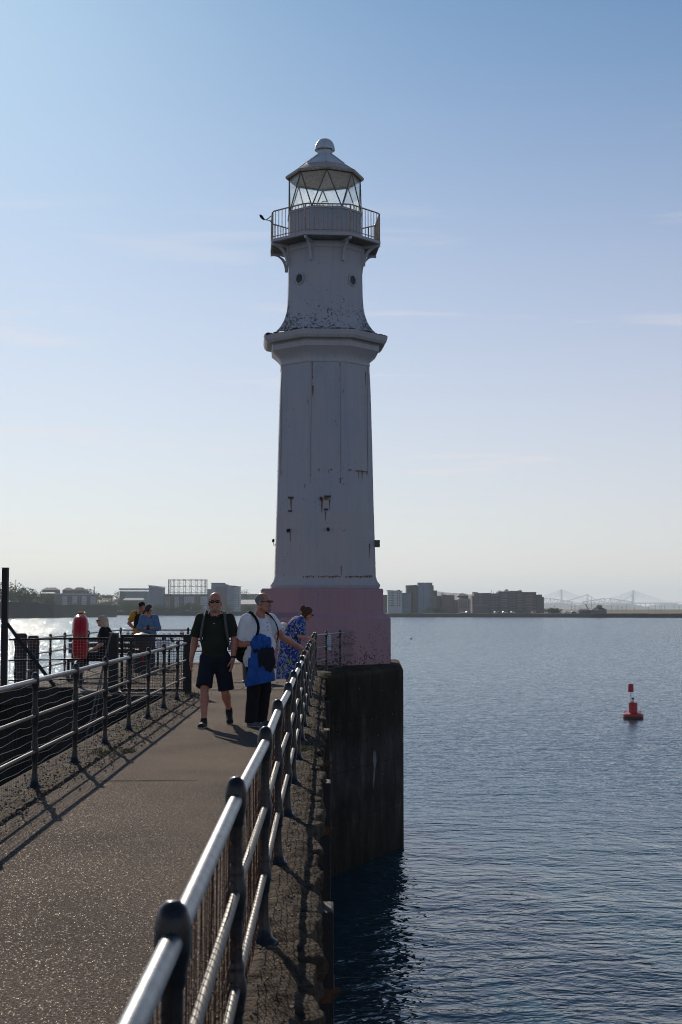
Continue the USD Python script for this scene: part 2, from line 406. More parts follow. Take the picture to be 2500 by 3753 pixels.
mat('lime_drip', (0.14, 0.14, 0.145), 0.9, var=0.5, scale=9, stretch=(1, 1, 0.3), space='world', dark=(0.03, 0.03, 0.03))
obj('lime_drip', on_block([(1371, 2748), (1378, 2760), (1380, 2790), (1375, 2820), (1372, 2870), (1368, 2892), (1366, 2872), (1370, 2820), (1366, 2785), (1368, 2760)]), 'lime_drip', blk, label='white lime drip down the dark concrete')
obj('lift_joint', on_block([(1322, 2714), (1398, 2709), (1399, 2712), (1323, 2717)]), 'quay_stone', blk)
obj('movement_joint', on_block([(1369, 2466), (1371, 2466), (1371.5, 2700), (1369.5, 2700)]), 'quay_stone', blk)
rgb_ = np.random.default_rng(9)
for k in range(26):                                    # pits and shells that catch a little light
    x, y = rgb_.uniform(1225, 1470), rgb_.uniform(2500, 2900)
    obj('shell', on_block([(x - 1.2, y), (x, y - rgb_.uniform(1, 3)), (x + 1.2, y), (x, y + rgb_.uniform(2, 6))], 0.003, 0.012), 'lime_drip', blk)
# raised kerb on the basin edge
obj('kerb', rounded_prism([(-6.9, 27.0), (-6.9, 27.5), (-5.05, 27.5), (-5.05, 27.0)], -0.2, 0.13, 0.03), 'quay_stone', kind='structure')
# ------------------------------------------------------------------ lighthouse
LZ = 41.6                                  # distance of its axis
LX = (1189.5 - 1250) / FO * LZ             # where its axis stands
DEL = math.radians(4.0)
OCT = [DEL + math.radians(22.5 + 45 * k) for k in range(8)]        # corners of shaft and gallery, from the camera's side, clockwise in the picture
OCT2 = [DEL + math.radians(45 * k) for k in range(8)]              # corners of the lantern roof
SQ = 0.38265                               # crop pixels to photo pixels (measured on enlarged crops)


def octo(R, ang=OCT, c=(0, 0)):
    return ccw(np.array([[c[0] + R * math.sin(a), c[1] - R * math.cos(a)] for a in ang]))


def mpx(px, Z=LZ):
    return px * SQ / FO * Z


def prof(list_yw, off, side=True):
    """(y on the crop, half width in crop pixels) -> (circumradius, height) for the octagon's silhouette corners"""
    out = []
    for y, w in list_yw:
        R = mpx(w) / 0.9215
        out.append((R, zz(off + y * SQ, LZ - (0.38 * R if side else 0))))
    return out


def paint(name, base, lich=None, rust=0.0, second=None, split=None):
    """weathered masonry paint: streaks, patches, rust runs and (lich = (z low, z high, density)) black lichen spots"""
    nodes = {
        "g": ("geometry", {}), "sep": ("separate_xyz", {}),
        "ms": ("mapping", {"scale": (5, 5, 0.35)}), "ns": ("noise_texture", {"scale": 1.6, "detail": 6.0, "roughness": 0.65}),
        "rs": ("rgb_ramp", {"ramp": [(0.25, (1, 1, 1)), (0.5, (0.97, 0.97, 0.97)), (0.75, (0.86, 0.86, 0.87))]}),
        "np": ("noise_texture", {"scale": 0.9, "detail": 3.0}),
        "rp": ("rgb_ramp", {"ramp": [(0.4, (1.0, 0.97, 0.97)), (0.52, (0.98, 0.96, 0.98)), (0.7, (0.90, 0.95, 1.0))]}),
        "m1": ("mix_color", {"blend_type": "multiply", "fac": 1.0, "a": base}),
        "m2": ("mix_color", {"blend_type": "multiply", "fac": 1.0}),
        "nb": ("noise_texture", {"scale": 9.0, "detail": 6.0, "roughness": 0.7}), "b": ("bump", {"strength": 0.35, "distance": 0.02}),
        "vs": ("noise_texture", {"scale": 17.0, "detail": 3.0, "roughness": 0.6}), "vc": ("noise_texture", {"scale": 2.3, "detail": 2.0}),
        "hz": ("map_range", {"from_min": -1.0, "from_max": 0.0, "to_min": 0.0, "to_max": 0.0, "clamp": True}),
        "a1": ("math", {"math_type": "multiply", "value2": 0.38}), "a2": ("math", {"math_type": "add"}), "a3": ("math", {"math_type": "add"}),
        "th": ("map_range", {"from_min": 0.90, "from_max": 0.94, "clamp": True}),
        "m3": ("mix_color", {"b": (0.03, 0.03, 0.022)}),
        "mr": ("mapping", {"scale": (7, 7, 0.9)}), "nr": ("noise_texture", {"scale": 1.5, "detail": 4.0, "roughness": 0.7}),
        "tr": ("map_range", {"from_min": 0.70 - rust, "from_max": 0.80 - rust, "to_max": 0.85, "clamp": True}),
        "m4": ("mix_color", {"b": (0.20, 0.085, 0.03)}),
        "p": ("principled_bsdf", {"roughness": 0.55, "specular_ior_level": 0.35}),
    }
    if lich:
        nodes["hz"][1].update({"from_min": lich[1], "from_max": lich[0], "to_max": lich[2]})
    links = [("g.position", "ms.vector"), ("g.position", "np.vector"), ("g.position", "nb.vector"), ("g.position", "vs.vector"), ("g.position", "vc.vector"), ("g.position", "sep.vector"), ("g.position", "mr.vector"),
             ("ms.vector", "ns.vector"), ("ns.fac", "rs.fac"), ("np.fac", "rp.fac"), ("rs.color", "m1.b"), ("m1.result", "m2.a"), ("rp.color", "m2.b"),
             ("nb.fac", "b.height"), ("b.normal", "p.normal"), ("vc.fac", "a1.value1"), ("vs.fac", "a2.value1"), ("a1.value", "a2.value2"), ("sep.z", "hz.value"), ("a2.value", "a3.value1"), ("hz.result", "a3.value2"),
             ("a3.value", "th.value"), ("th.result", "m3.fac"), ("m2.result", "m3.a"), ("mr.vector", "nr.vector"), ("nr.fac", "tr.value"), ("tr.result", "m4.fac"), ("m3.result", "m4.a"), ("m4.result", "p.base_color")]
    if lich and lich[2] > 0.2:     # thicker on the weather side
        nodes["sl"] = ("map_range", {"from_min": LX - 0.75, "from_max": LX - 1.45, "to_min": 0.0, "to_max": 0.11, "clamp": True})
        nodes["sr"] = ("map_range", {"from_min": LX + 0.9, "from_max": LX + 1.5, "to_min": 0.0, "to_max": 0.05, "clamp": True})
        nodes["hs"], nodes["hm"], nodes["ha"] = ("math", {"math_type": "add"}), ("math", {"math_type": "multiply_add", "value3": 0.0}), ("math", {"math_type": "add"})
        nodes["hn"] = ("map_range", {"from_min": lich[1], "from_max": lich[0] + 0.4, "clamp": True})
        links.remove(("hz.result", "a3.value2"))
        links += [("sep.x", "sl.value"), ("sep.x", "sr.value"), ("sl.result", "hs.value1"), ("sr.result", "hs.value2"), ("sep.z", "hn.value"), ("hs.value", "hm.value1"), ("hn.result", "hm.value2"), ("hm.value", "ha.value1"), ("hz.result", "ha.value2"), ("ha.value", "a3.value2")]
    if second:                     # a later coat of paint below a height
        nodes["nn"] = ("noise_texture", {"scale": 1.2, "detail": 3.0})
        nodes["zn"] = ("math", {"math_type": "multiply_add", "value2": 0.35})
        nodes["zs"] = ("map_range", {"from_min": split - 0.02 + 0.17, "from_max": split + 0.17, "to_min": 1.0, "to_max": 0.0, "clamp": True})
        nodes["m0"] = ("mix_color", {"a": base, "b": second})
        links += [("g.position", "nn.vector"), ("nn.fac", "zn.value1"), ("sep.z", "zn.value3"), ("zn.value", "zs.value"), ("zs.result", "m0.fac"), ("m0.result", "m1.a")]
    usdkit.material(stage, '/World/Looks/' + name, nodes, links, surface="p.BSDF")


ZSPLIT = zz(1580 + 770 * SQ, LZ - 1.4)
Z_CORN = zz(980 + 610 * SQ, LZ - 1.7)
paint('tower_white', (0.325, 0.338, 0.37), lich=(-10, -9, 0), rust=0.0, second=(0.345, 0.335, 0.35), split=ZSPLIT)
paint('tower_flare', (0.325, 0.338, 0.37), lich=(Z_CORN - 0.1, Z_CORN + 1.6, 0.205), rust=-0.04)
paint('tower_cornice', (0.36, 0.36, 0.378), lich=(Z_CORN - 0.02, Z_CORN - 0.09, 0.0), rust=0.02)
paint('plinth_pink', (0.315, 0.19, 0.215), lich=(-0.2, 1.7, 0.19), rust=-0.02)
paint('lantern_white', (0.34, 0.35, 0.38), rust=-0.06)
mat('glazing_bar', (0.10, 0.095, 0.085), 0.5, var=0.5, scale=30)
mat('lead_roof', (0.42, 0.47, 0.53), 0.5, var=0.3, scale=5, bump=0.3, bscale=20)
mat('gallery_iron', (0.34, 0.32, 0.29), 0.5, var=0.5, scale=22, dark=(0.14, 0.09, 0.06))
mat('lichen', (0.035, 0.034, 0.022), 0.95, var=0.5, scale=30, bump=1.0, bscale=60)
usdkit.material(stage, '/World/Looks/salt_glass', {
    "g": ("geometry", {}), "n": ("noise_texture", {"scale": 14.0, "detail": 5.0, "roughness": 0.7}), "n2": ("noise_texture", {"scale": 1.3, "detail": 2.0}),
    "r": ("map_range", {"from_min": 0.35, "from_max": 0.75, "to_min": 0.03, "to_max": 0.40, "clamp": True}), "mu": ("math", {"math_type": "multiply"}),
    "lw": ("layer_weight", {"blend": 0.5}), "pw": ("math", {"math_type": "power", "value2": 4.0}), "fr": ("math", {"math_type": "multiply_add", "value2": 0.4, "value3": 0.03}), "t": ("transparent_bsdf", {"color": (0.97, 0.98, 0.97)}), "gl": ("glossy_bsdf", {"roughness": 0.03, "color": (1, 1, 1)}),
    "tl": ("translucent_bsdf", {"color": (0.92, 0.92, 0.88)}), "a": ("mix_closure", {}), "b": ("mix_closure", {}),
}, [("g.position", "n.vector"), ("g.position", "n2.vector"), ("n.fac", "r.value"), ("r.result", "mu.value1"), ("n2.fac", "mu.value2"), ("lw.facing", "pw.value1"), ("pw.value", "fr.value1"), ("fr.value", "a.fac"), ("t.BSDF", "a.closure1"), ("gl.BSDF", "a.closure2"),
    ("a.closure", "b.closure1"), ("tl.BSDF", "b.closure2"), ("mu.value", "b.fac")], surface="b.closure")
usdkit.material(stage, '/World/Looks/dark_glass', {"p": ("principled_bsdf", {"base_color": (0.008, 0.018, 0.026), "roughness": 0.12, "specular_ior_level": 0.25})}, [], surface="p.BSDF")

lh = thing('lighthouse', 'octagonal white stone lighthouse with pink base and glazed lantern', 'lighthouse', (LX, LZ, 0))


def oct_rings(rz, ang=OCT, c=(0, 0), cap=True):
    return rings([octo(R, ang, c) for R, z in rz], [z for R, z in rz], cap)


# pink plinth (its centre is a little to the left of the shaft's)
PC = (mpx(-33), 0.0)
zp0, zp1 = -0.03, zz(1580 + 1508 * SQ, LZ - 0.75)
rl, ru = mpx(640) / 0.9215, mpx(572) / 0.9215
zs0, zs1 = zz(1580 + 1790 * SQ, LZ - 0.75), zz(1580 + 1742 * SQ, LZ - 0.75)
obj('plinth', oct_rings([(rl, zp0), (rl, zs0 - 0.02), (rl - 0.015, zs0), (ru + 0.03, zs1 - 0.01), (ru, zs1 + 0.01), (ru, zp1 - 0.03), (ru - 0.03, zp1)], OCT, PC), 'plinth_pink', lh, smooth=25)
# shaft with its moulded foot
foot = prof([(1506, 505), (1490, 510), (1478, 514), (1466, 510), (1455, 500), (1440, 490), (1420, 482), (1395, 475)], 1580)
up = prof([(1300, 472), (1000, 463), (600, 452), (200, 444), (0, 439)], 1580) + prof([(1200, 429), (948, 418)], 980)
obj('foot_moulding', oct_rings(foot), 'tower_white', lh, smooth=25)
foot_top = foot[-1]
shaft = oct_rings([(foot_top[0] - 0.004, foot_top[1] - 0.001)] + up)
obj('shaft', shaft, 'tower_white', lh, smooth=25)
# cornice
corn = prof([(946, 421), (935, 424), (925, 420), (905, 420), (880, 428), (855, 446), (830, 472), (805, 497), (800, 505)], 980)
corn2 = [(corn[-1][0], corn[-1][1]), (corn[-1][0] + 0.01, corn[-1][1] + 0.14)]
top_r = mpx(587) / 0.9215
zt = zz(980 + 652 * SQ, LZ - 0.75)
corn3 = [(corn[-1][0] - 0.03, corn2[-1][1] + 0.01), (corn[-1][0] + 0.02, corn2[-1][1] + 0.05), (top_r - 0.10, zt - 0.22), (top_r - 0.035, zt - 0.15), (top_r - 0.01, zt - 0.06), (top_r, zt - 0.02), (top_r - 0.02, zt), (mpx(470) / 0.9215, zt + 0.11)]
obj('cornice', oct_rings(corn + corn2 + corn3), 'tower_cornice', lh, smooth=25)
# ragged lichen crust along the cornice's upper edge
rng = np.random.default_rng(5)
crust = []
for k in range(8):
    a0, a1 = OCT[k], OCT[(k + 1) % 8]
    if math.cos((a0 + a1 + (2 * math.pi if k == 7 else 0)) / 2) < -0.3:
        continue
    p0 = np.array([math.sin(a0), -math.cos(a0)]) * (top_r - 0.03)
    p1 = np.array([math.sin(a1), -math.cos(a1)]) * (top_r - 0.03)
    for q in range(30):
        t = rng.uniform(0, 1)
        s = rng.uniform(0.012, 0.045) * (1.3 if rng.random() < 0.2 else 0.8)
        b = trimesh.creation.icosphere(1, 1.0)
        b.vertices *= np.array([s * 1.6, s * 1.6, s * 0.7]) * (0.7 + 0.6 * rng.random((len(b.vertices), 1)))
        pp = p0 + (p1 - p0) * t
        pp = pp * (1 - rng.uniform(0, 0.06))
        b.apply_translation((pp[0], pp[1], zt + 0.006 + 0.11 * (1 - np.linalg.norm(pp) / np.linalg.norm(p0 + (p1 - p0) * t)) * 4))
        crust.append(b)
obj('lichen', crust, 'lichen', lh, label='black lichen crust along the cornice edge', kind='stuff')
# flared upper shaft
fl = prof([(612, 468), (590, 446), (560, 423), (520, 401), (480, 386), (430, 372), (380, 364), (300, 358), (200, 355), (60, 352)], 980) + prof([(1150, 350)], 480)
zg = zz(480 + 1062 * SQ, LZ - 0.8)          # underside of the gallery
obj('upper_shaft', oct_rings([(fl[0][0] + 0.05, zt + 0.03)] + fl + [(fl[-1][0], zg)]), 'tower_flare', lh, smooth=25)
# band under the gallery
rb = fl[-1][0] + 0.035
obj('band', oct_rings([(rb - 0.02, zg - 0.22), (rb, zg - 0.2), (rb, zg - 0.03)]), 'lantern_white', lh, smooth=25)
# gallery floor: an octagonal grating with a rim
Rg = mpx(519) / 0.9215
obj('gallery_floor', oct_rings([(Rg, zg), (Rg + 0.012, zg + 0.01), (Rg + 0.012, zg + 0.085), (Rg - 0.03, zg + 0.085), (Rg - 0.03, zg + 0.05)]), 'lantern_white', lh, smooth=25)
slats = []
for k in range(8):                                     # grating bars seen from below
    a0, a1 = OCT[k], OCT[k] + math.radians(45)
    for t in np.linspace(0.06, 0.94, 20):
        q = np.array([math.sin(a0), -math.cos(a0)]) * (1 - t) + np.array([math.sin(a1), -math.cos(a1)]) * t
        slats.append(tube([[*(q * (rb + 0.05)), zg - 0.008], [*(q * (Rg - 0.01)), zg - 0.008]], 0.012, 4))
obj('grating', slats, 'gallery_iron', lh, kind='stuff')
for a in OCT:                                          # cast brackets
    d = np.array([math.sin(a), -math.cos(a)])
    n = np.array([d[1], -d[0]])
    r0, r1 = fl[-1][0], Rg
    out = [(r0 - 0.02, -0.62), (r0 + 0.09, -0.62)] + [(r0 + 0.09 + (r1 - r0 - 0.12) * (1 - math.cos(t)), -0.6 + 0.52 * math.sin(t)) for t in np.linspace(0.1, 1.5, 9)] + [(r1 - 0.01, -0.09), (r1 - 0.01, -0.012), (r0 - 0.02, -0.012)]
    hole = [(r0 + 0.06, -0.10)] + [(r0 + 0.06 + (r1 - r0 - 0.26) * (1 - math.cos(t)), -0.44 + 0.34 * math.sin(t)) for t in np.linspace(0.15, 1.45, 7)]
    pl = Polygon(out).difference(Polygon(hole[::-1]).buffer(0)) if Polygon(hole).is_valid else Polygon(out)
    m = trimesh.creation.extrude_polygon(pl if pl.geom_type == 'Polygon' else max(pl.geoms, key=lambda g: g.area), 0.07, engine='earcut')
    v = m.vertices.copy()
    m.vertices = np.column_stack([d[0] * v[:, 0] + n[0] * (v[:, 2] - 0.035), d[1] * v[:, 0] + n[1] * (v[:, 2] - 0.035), v[:, 1] + zg])
    m.fix_normals()
    obj('bracket', m, 'lantern_white', lh)
# gallery railing
zr = zz(480 + 768 * SQ, LZ - 0.8)
Rr = Rg - 0.02
pts = [np.array([math.sin(a), -math.cos(a)]) * Rr for a in OCT]
for z, r, nm in ((zr, 0.022, 'gallery_handrail'), (zg + 0.16, 0.014, 'gallery_lower_rail')):
    loop = pts + [pts[0], pts[1]]
    full = []
    for k in range(8):
        a, b = loop[k], loop[k + 1]
        full += [np.append(a * 0.94 + b * 0.06, z), np.append(a * 0.06 + b * 0.94, z)]
    full.append(full[0])
    obj(nm, tube(full, r, 8, False), 'gallery_iron', lh, smooth=50)
for k in range(8):
    a, b = pts[k], pts[(k + 1) % 8]
    obj('gallery_post', tube([[*(a * 0.995), zg + 0.06], [*(a * 0.995), zr]], 0.026, 8), 'gallery_iron', lh, smooth=50)
    for t in np.linspace(0, 1, 11)[1:-1]:
        q = a + (b - a) * t
        obj('baluster', tube([[*q, zg + 0.07], [*q, zr]], 0.011, 6), 'gallery_iron', lh)
# lantern: wall, triangular glazing, roof
zl0, zl1 = zg + 0.05, zz(480 + 782 * SQ, LZ - 0.4)
Rl = mpx(349) / 0.9215
obj('lantern_wall', oct_rings([(Rl, zl0), (Rl, zl1 - 0.05), (Rl + 0.03, zl1 - 0.045), (Rl + 0.03, zl1), (Rl - 0.12, zl1 + 0.005)], OCT), 'lantern_white', lh, smooth=25)
ze = zz(480 + 462 * SQ, LZ)
Re = mpx(383)
Rt = mpx(346)
low = [np.array([(Rl - 0.02) * math.sin(a), -(Rl - 0.02) * math.cos(a), zl1 + 0.01]) for a in OCT]
top = [np.array([Rt * math.sin(a), -Rt * math.cos(a), ze - 0.02]) for a in OCT2]
for k in range(8):
    t0, t1, l0, l1 = top[k], top[(k + 1) % 8], low[k], low[(k - 1) % 8]
    # panes: one triangle standing on the wall, one hanging from the roof
    for tri in ((t0, l1, l0), (t0, l0, t1)):
        c = sum(tri) / 3
        v = np.array([c + (q - c) * 0.965 for q in tri])
        nrm = np.cross(v[1] - v[0], v[2] - v[0])
        nrm /= np.linalg.norm(nrm)
        vv = np.vstack([v + nrm * 0.004, v - nrm * 0.004])
        obj('lantern_pane', trimesh.Trimesh(vv, [[0, 1, 2], [5, 4, 3], [0, 3, 4], [0, 4, 1], [1, 4, 5], [1, 5, 2], [2, 5, 3], [2, 3, 0]], process=False), 'salt_glass', lh)
    for q in (l0, l1):
        obj('glazing_bar', tube([t0, q], 0.021, 6), 'glazing_bar', lh, smooth=50)
    obj('glazing_sill', tube([l1, l0], 0.022, 6), 'glazing_bar', lh, smooth=50)
    obj('glazing_head', tube([t0, t1], 0.022, 6), 'glazing_bar', lh, smooth=50)
# roof
zn = zz(480 + 232 * SQ, LZ)
obj('roof_eave', oct_rings([(Rt + 0.005, ze), (Re - 0.03, ze - 0.03), (Re, ze), (Re, ze + 0.06), (Re - 0.05, ze + 0.085), (mpx(262), ze + 0.30), (mpx(250), ze + 0.30)], OCT2), 'gallery_iron', lh, smooth=25)
obj('roof', oct_rings([(mpx(255), ze + 0.28), (mpx(250), ze + 0.32), (mpx(76), zn)], OCT2), 'lead_roof', lh, smooth=25)
for a in OCT2:
    d = np.array([math.sin(a), -math.cos(a)])
    obj('roof_rib', tube([[*(d * mpx(253)), ze + 0.325], [*(d * mpx(78)), zn + 0.01]], 0.016, 6), 'lead_roof', lh)
obj('ceiling', oct_rings([(Rt - 0.03, ze + 0.01), (mpx(80), ze + 0.42)], OCT2, cap=True), 'glazing_bar', lh)
zd = zz(480 + 188 * SQ, LZ)
zd1 = zz(480 + 76 * SQ, LZ)
rn, rd = mpx(72), mpx(98)
obj('ventilator_neck', lathe([(rn + 0.012, zn - 0.03), (rn + 0.012, zn + 0.02), (rn, zn + 0.03), (rn, zd + 0.08)], 28), 'lead_roof', lh, smooth=40)
obj('ventilator_cap', lathe([(rn + 0.005, zd + 0.06), (rd, zd), (rd + 0.006, zd + 0.02)] + [(rd * math.cos(t) ** 0.8, zd + 0.02 + (zd1 - zd - 0.02) * math.sin(t)) for t in np.linspace(0.05, 1.52, 10)], 28), 'lead_roof', lh, smooth=50)
# lens inside the lantern
obj('lamp_table', lathe([(0.38, zl1 - 0.35), (0.38, zl1 + 0.05), (0.3, zl1 + 0.06)], 20), 'lantern_white', lh, smooth=40)
usdkit.material(stage, '/World/Looks/lens_glass', {"p": ("principled_bsdf", {"base_color": (0.9, 0.95, 0.93), "roughness": 0.05, "transmission_weight": 1.0, "ior": 1.5})}, [], surface="p.BSDF")
obj('lens', lathe([(0.13, zl1 + 0.07), (0.17, zl1 + 0.12), (0.15, zl1 + 0.15), (0.19, zl1 + 0.2), (0.17, zl1 + 0.24), (0.19, zl1 + 0.28), (0.15, zl1 + 0.33), (0.17, zl1 + 0.36), (0.10, zl1 + 0.44)], 20), 'lens_glass', lh, smooth=30)
# round windows on the upper shaft
for xo, yo, a in ((900 + 520 * SQ, 480 + 1418 * SQ, DEL - math.radians(45)), (900 + 1022 * SQ, 480 + 1428 * SQ, DEL + math.radians(45))):
    d = np.array([math.sin(a), -math.cos(a)])
    ap_ = mpx(354) / 0.9215 * math.cos(math.radians(22.5))
    z = zz(yo, LZ - ap_ * 0.7)
    n = np.array([-d[1], d[0]])
    # shift sideways along the face so that it lands where the photograph shows it
    Zc = LZ + d[1] * ap_
    want = P(xo, yo, Zc)[0] - LX
    s = (want - d[0] * ap_) / n[0]
    c = np.array([d[0] * ap_ + n[0] * s, d[1] * ap_ + n[1] * s, z])
    B = np.column_stack([np.append(n, 0), [0, 0, 1], np.append(d, 0)])

    def onface(m, dz=0.0):
        m = m.copy()
        m.vertices = (m.vertices + [0, 0, dz]) @ B.T + c
        return m
    ring = lathe([(0.125, -0.02), (0.175, -0.02), (0.178, 0.03), (0.165, 0.042), (0.14, 0.042), (0.128, 0.03), (0.125, -0.02)], 24)
    w = obj('round_window', onface(ring), 'lantern_white', lh, smooth=40)
    obj('pane', onface(lathe([(0.126, -0.01), (0.126, 0.012)], 24)), 'dark_glass', w)
    for k in range(6):
        obj('bolt', onface(T(lathe([(0.009, 0.0), (0.009, 0.046), (0.005, 0.05)], 8), (0.157 * math.cos(k * 1.047 + 0.5), 0.157 * math.sin(k * 1.047 + 0.5), 0))), 'rust', w)


# seams of the iron/render panels, patches of rust, brackets: thin plates lying on the faces
def shaft_at(xo, yo, off=0.004):
    """point on the shaft's near faces at a photo pixel, with the face's outward direction"""
    best = None
    for k in (-1, 0, 1):
        a = DEL + k * math.radians(45)
        d = np.array([math.sin(a), -math.cos(a)])
        # solve for the plane: radius depends on the height
        Z = LZ - 1.4
        for _ in range(6):
            z = P(xo, yo, Z)[2]
            R = np.interp(z, [q[1] for q in foot + up], [q[0] for q in foot + up]) * math.cos(math.radians(22.5)) + off
            p = P(xo, yo, 1.0) - [0, 0, EYE]          # ray
            t = (R + d[0] * LX + d[1] * LZ) / (d[0] * p[0] + d[1] * p[1])
            Z = p[1] * t
        q = P(xo, yo, Z)
        if best is None or Z > best[0]:
            best = (Z, q - [LX, LZ, 0], d)
    return best[1], best[2]


def plate(px, off=0.005, th=0.004):
    """a thin plate on the shaft whose outline is given in photo pixels"""
    pp = [shaft_at(x, y, off) for x, y in px]
    c, d = sum(p for p, _ in pp) / len(pp), pp[0][1]
    n = np.array([-d[1], d[0]])
    pl = Polygon([(float((p - c)[:2] @ n), float((p - c)[2])) for p, _ in pp]).buffer(0)
    m = trimesh.creation.extrude_polygon(pl, th, engine='earcut')
    B = np.column_stack([np.append(n, 0), [0, 0, 1], np.append(d, 0)])
    m.vertices = m.vertices @ B.T + c
    m.fix_normals()
    return m


mat('seam', (0.20, 0.19, 0.20), 0.8, var=0.5, scale=3, dark=(0.13, 0.07, 0.04), stretch=(2, 2, 0.6), space='world')
for (x0, y0, x1, y1) in ((900 + 634 * SQ, 980 + 945 * SQ, 900 + 607 * SQ, 1580 + 1395 * SQ), (900 + 905 * SQ, 980 + 945 * SQ, 900 + 921 * SQ, 1580 + 1395 * SQ),
                         (900 + 370 * SQ, 980 + 955 * SQ, 900 + 305 * SQ, 1580 + 1385 * SQ), (900 + 1149 * SQ, 980 + 955 * SQ, 900 + 1194 * SQ, 1580 + 1385 * SQ)):
    w = 0.55
    obj('seam', plate([(x0 - w, y0), (x0 + w, y0), (x1 + w, y1), (x1 - w, y1)], 0.001, 0.006), 'seam', lh)
rs = random.Random(4)


def ragged(x, y, w, h, jag=0.3):
    """a ragged run of rust hanging from (x, y), w wide, h long"""
    n = 5
    w, h = w * 1.5, h * 1.15
    left = [(x - w / 2 * (1 - 0.75 * k / n) * (1 + rs.uniform(-jag, jag)), y + h * k / n) for k in range(n + 1)]
    right = [(x + w / 2 * (1 - 0.75 * k / n) * (1 + rs.uniform(-jag, jag)), y + h * k / n) for k in range(n, -1, -1)]
    return left + right


mat('rust_stain', (0.21, 0.105, 0.045), 0.8, var=0.5, scale=16, stretch=(1, 1, 0.3), space='world')
stains = []
Y3 = lambda y: 1580 + y * SQ
Y2 = lambda y: 980 + y * SQ
X3 = lambda x: 900 + x * SQ
for x, y, w, h in ((638, 905, 10, 60), (642, 1040, 9, 30), (645, 1130, 12, 95), (598, 1265, 6, 40), (935, 1170, 6, 35), (905, 915, 8, 30), (1150, 1000, 5, 120), (640, 965, 4, 90)):
    stains.append(plate(ragged(X3(x), Y2(y), w * SQ, h * SQ), 0.007, 0.002))
for x, y, w, h in ((436, 640, 12, 115), (730, 640, 16, 120), (805, 650, 10, 90), (766, 770, 8, 75), (907, 450, 12, 45), (568, 510, 5, 30), (703, 360, 7, 25), (822, 362, 12, 14), (795, 370, 4, 30), (345, 380, 4, 40), (1085, 385, 4, 60), (1117, 390, 6, 60),
                   (1164, 390, 5, 25), (427, 960, 6, 90), (770, 640, 40, 20), (1188, 1080, 5, 120), (918, 1290, 5, 90)):
    stains.append(plate(ragged(X3(x), Y3(y), w * SQ, h * SQ), 0.007, 0.002))
for x, y, w, h in [(540 + 18 * k + rs.uniform(-5, 5), 1396 + rs.uniform(-4, 4), rs.uniform(5, 14), rs.uniform(10, 22)) for k in range(38)]:
    if 545 < x < 655 or 690 < x < 900 or x > 940 and x < 1215:
        stains.append(plate(ragged(X3(x), Y3(y - 10), w * SQ, h * SQ), 0.008, 0.002))
obj('rust_runs', stains, 'rust_stain', lh, label='brown rust runs down the white shaft', kind='stuff')
mat('iron_stub', (0.05, 0.035, 0.025), 0.8, var=0.5, scale=40)
for x, y, w, h in ((436, 637, 50, 20), (428, 765, 30, 16), (722, 645, 22, 34), (785, 627, 66, 22), (770, 750, 42, 20), (1085, 380, 70, 7), (1000, 371, 22, 8), (1140, 388, 54, 6)):
    obj('iron_stub', plate([(X3(x - w / 2), Y3(y - h / 2)), (X3(x + w / 2), Y3(y - h / 2 + 2)), (X3(x + w / 2.4), Y3(y + h / 2)), (X3(x - w / 2.6), Y3(y + h / 2))], 0.01, 0.03), 'iron_stub', lh)
for x, y in ((420, 948), (790, 936)):
    q, d = shaft_at(X3(x), Y3(y))
    obj('cable_gland', [tube([q - np.append(d, 0) * 0.02, q + np.append(d, 0) * 0.09], [0.045, 0.035], 10), T(trimesh.creation.icosphere(1, 0.042), q + np.append(d, 0) * 0.07 + [0, 0, -0.03])], 'black_steel', lh, smooth=40)
# paper notice on the plinth behind the railing
nt = P(1130 + 337 * .2232, 2280 + 320 * .2232, LZ)
a = DEL
d = np.array([math.sin(a), -math.cos(a)])
n = np.array([-d[1], d[0]])
apo = rl * math.cos(math.radians(22.5)) + 0.006
Zc = LZ + d[1] * apo
cx = P(1130 + 337 * .2232, 2400, Zc)[0] - LX
s = (cx - PC[0] - d[0] * apo) / n[0]
c = np.array([PC[0] + d[0] * apo + n[0] * s, d[1] * apo + n[1] * s, zz(2280 + 318 * .2232, Zc)])
B = np.column_stack([np.append(n, 0), [0, 0, 1], np.append(d, 0)])
m = box(-0.065, 0.065, -0.24, 0.24, 0, 0.006)
m.vertices = m.vertices @ B.T + c
mat('notice', (0.45, 0.62, 0.68), 0.5, var=0.2, scale=10)
obj('notice_plate', m, 'notice', lh, label='pale blue notice plate on the pink base')
lines = []
for k in range(7):
    q = box(-0.05, 0.05 - 0.02 * (k % 3), 0.19 - 0.055 * k, 0.205 - 0.055 * k, 0.006, 0.0075)
    q.vertices = q.vertices @ B.T + c
    lines.append(q)
obj('notice_lines', lines, 'seam', lh)

# floodlight on the right of the shaft, small lamp on the left, weather instrument on the gallery
def floodlight(name, label, xo, yo, sgn, size, Z):
    p = P(xo, yo, Z)
    t = thing(name, label, 'floodlight', p, 0)
    obj('lamp_body', rings([ccw([(-size, -0.07), (size, -0.07), (size * 0.8, 0.08), (-size * 0.8, 0.08)])] * 2, [-size * 1.35, size * 1.35]), 'lamp_grey', t)
    obj('lamp_glass', box(-size * 0.85, size * 0.85, -0.076, -0.071, -size * 1.1, size * 1.1), 'dark_glass', t)
    obj('arm', tube([[-sgn * size, 0.02, -0.03], [-sgn * (size + 0.26), 0.06, -0.03]], 0.02, 6), 'lamp_grey', t)
    obj('cable', tube([[-sgn * size, 0, -0.08], [-sgn * (size + 0.06), 0, -0.16], [-sgn * (size + 0.2), 0.04, -0.14]], 0.008, 5), 'black_steel', t)
    return t


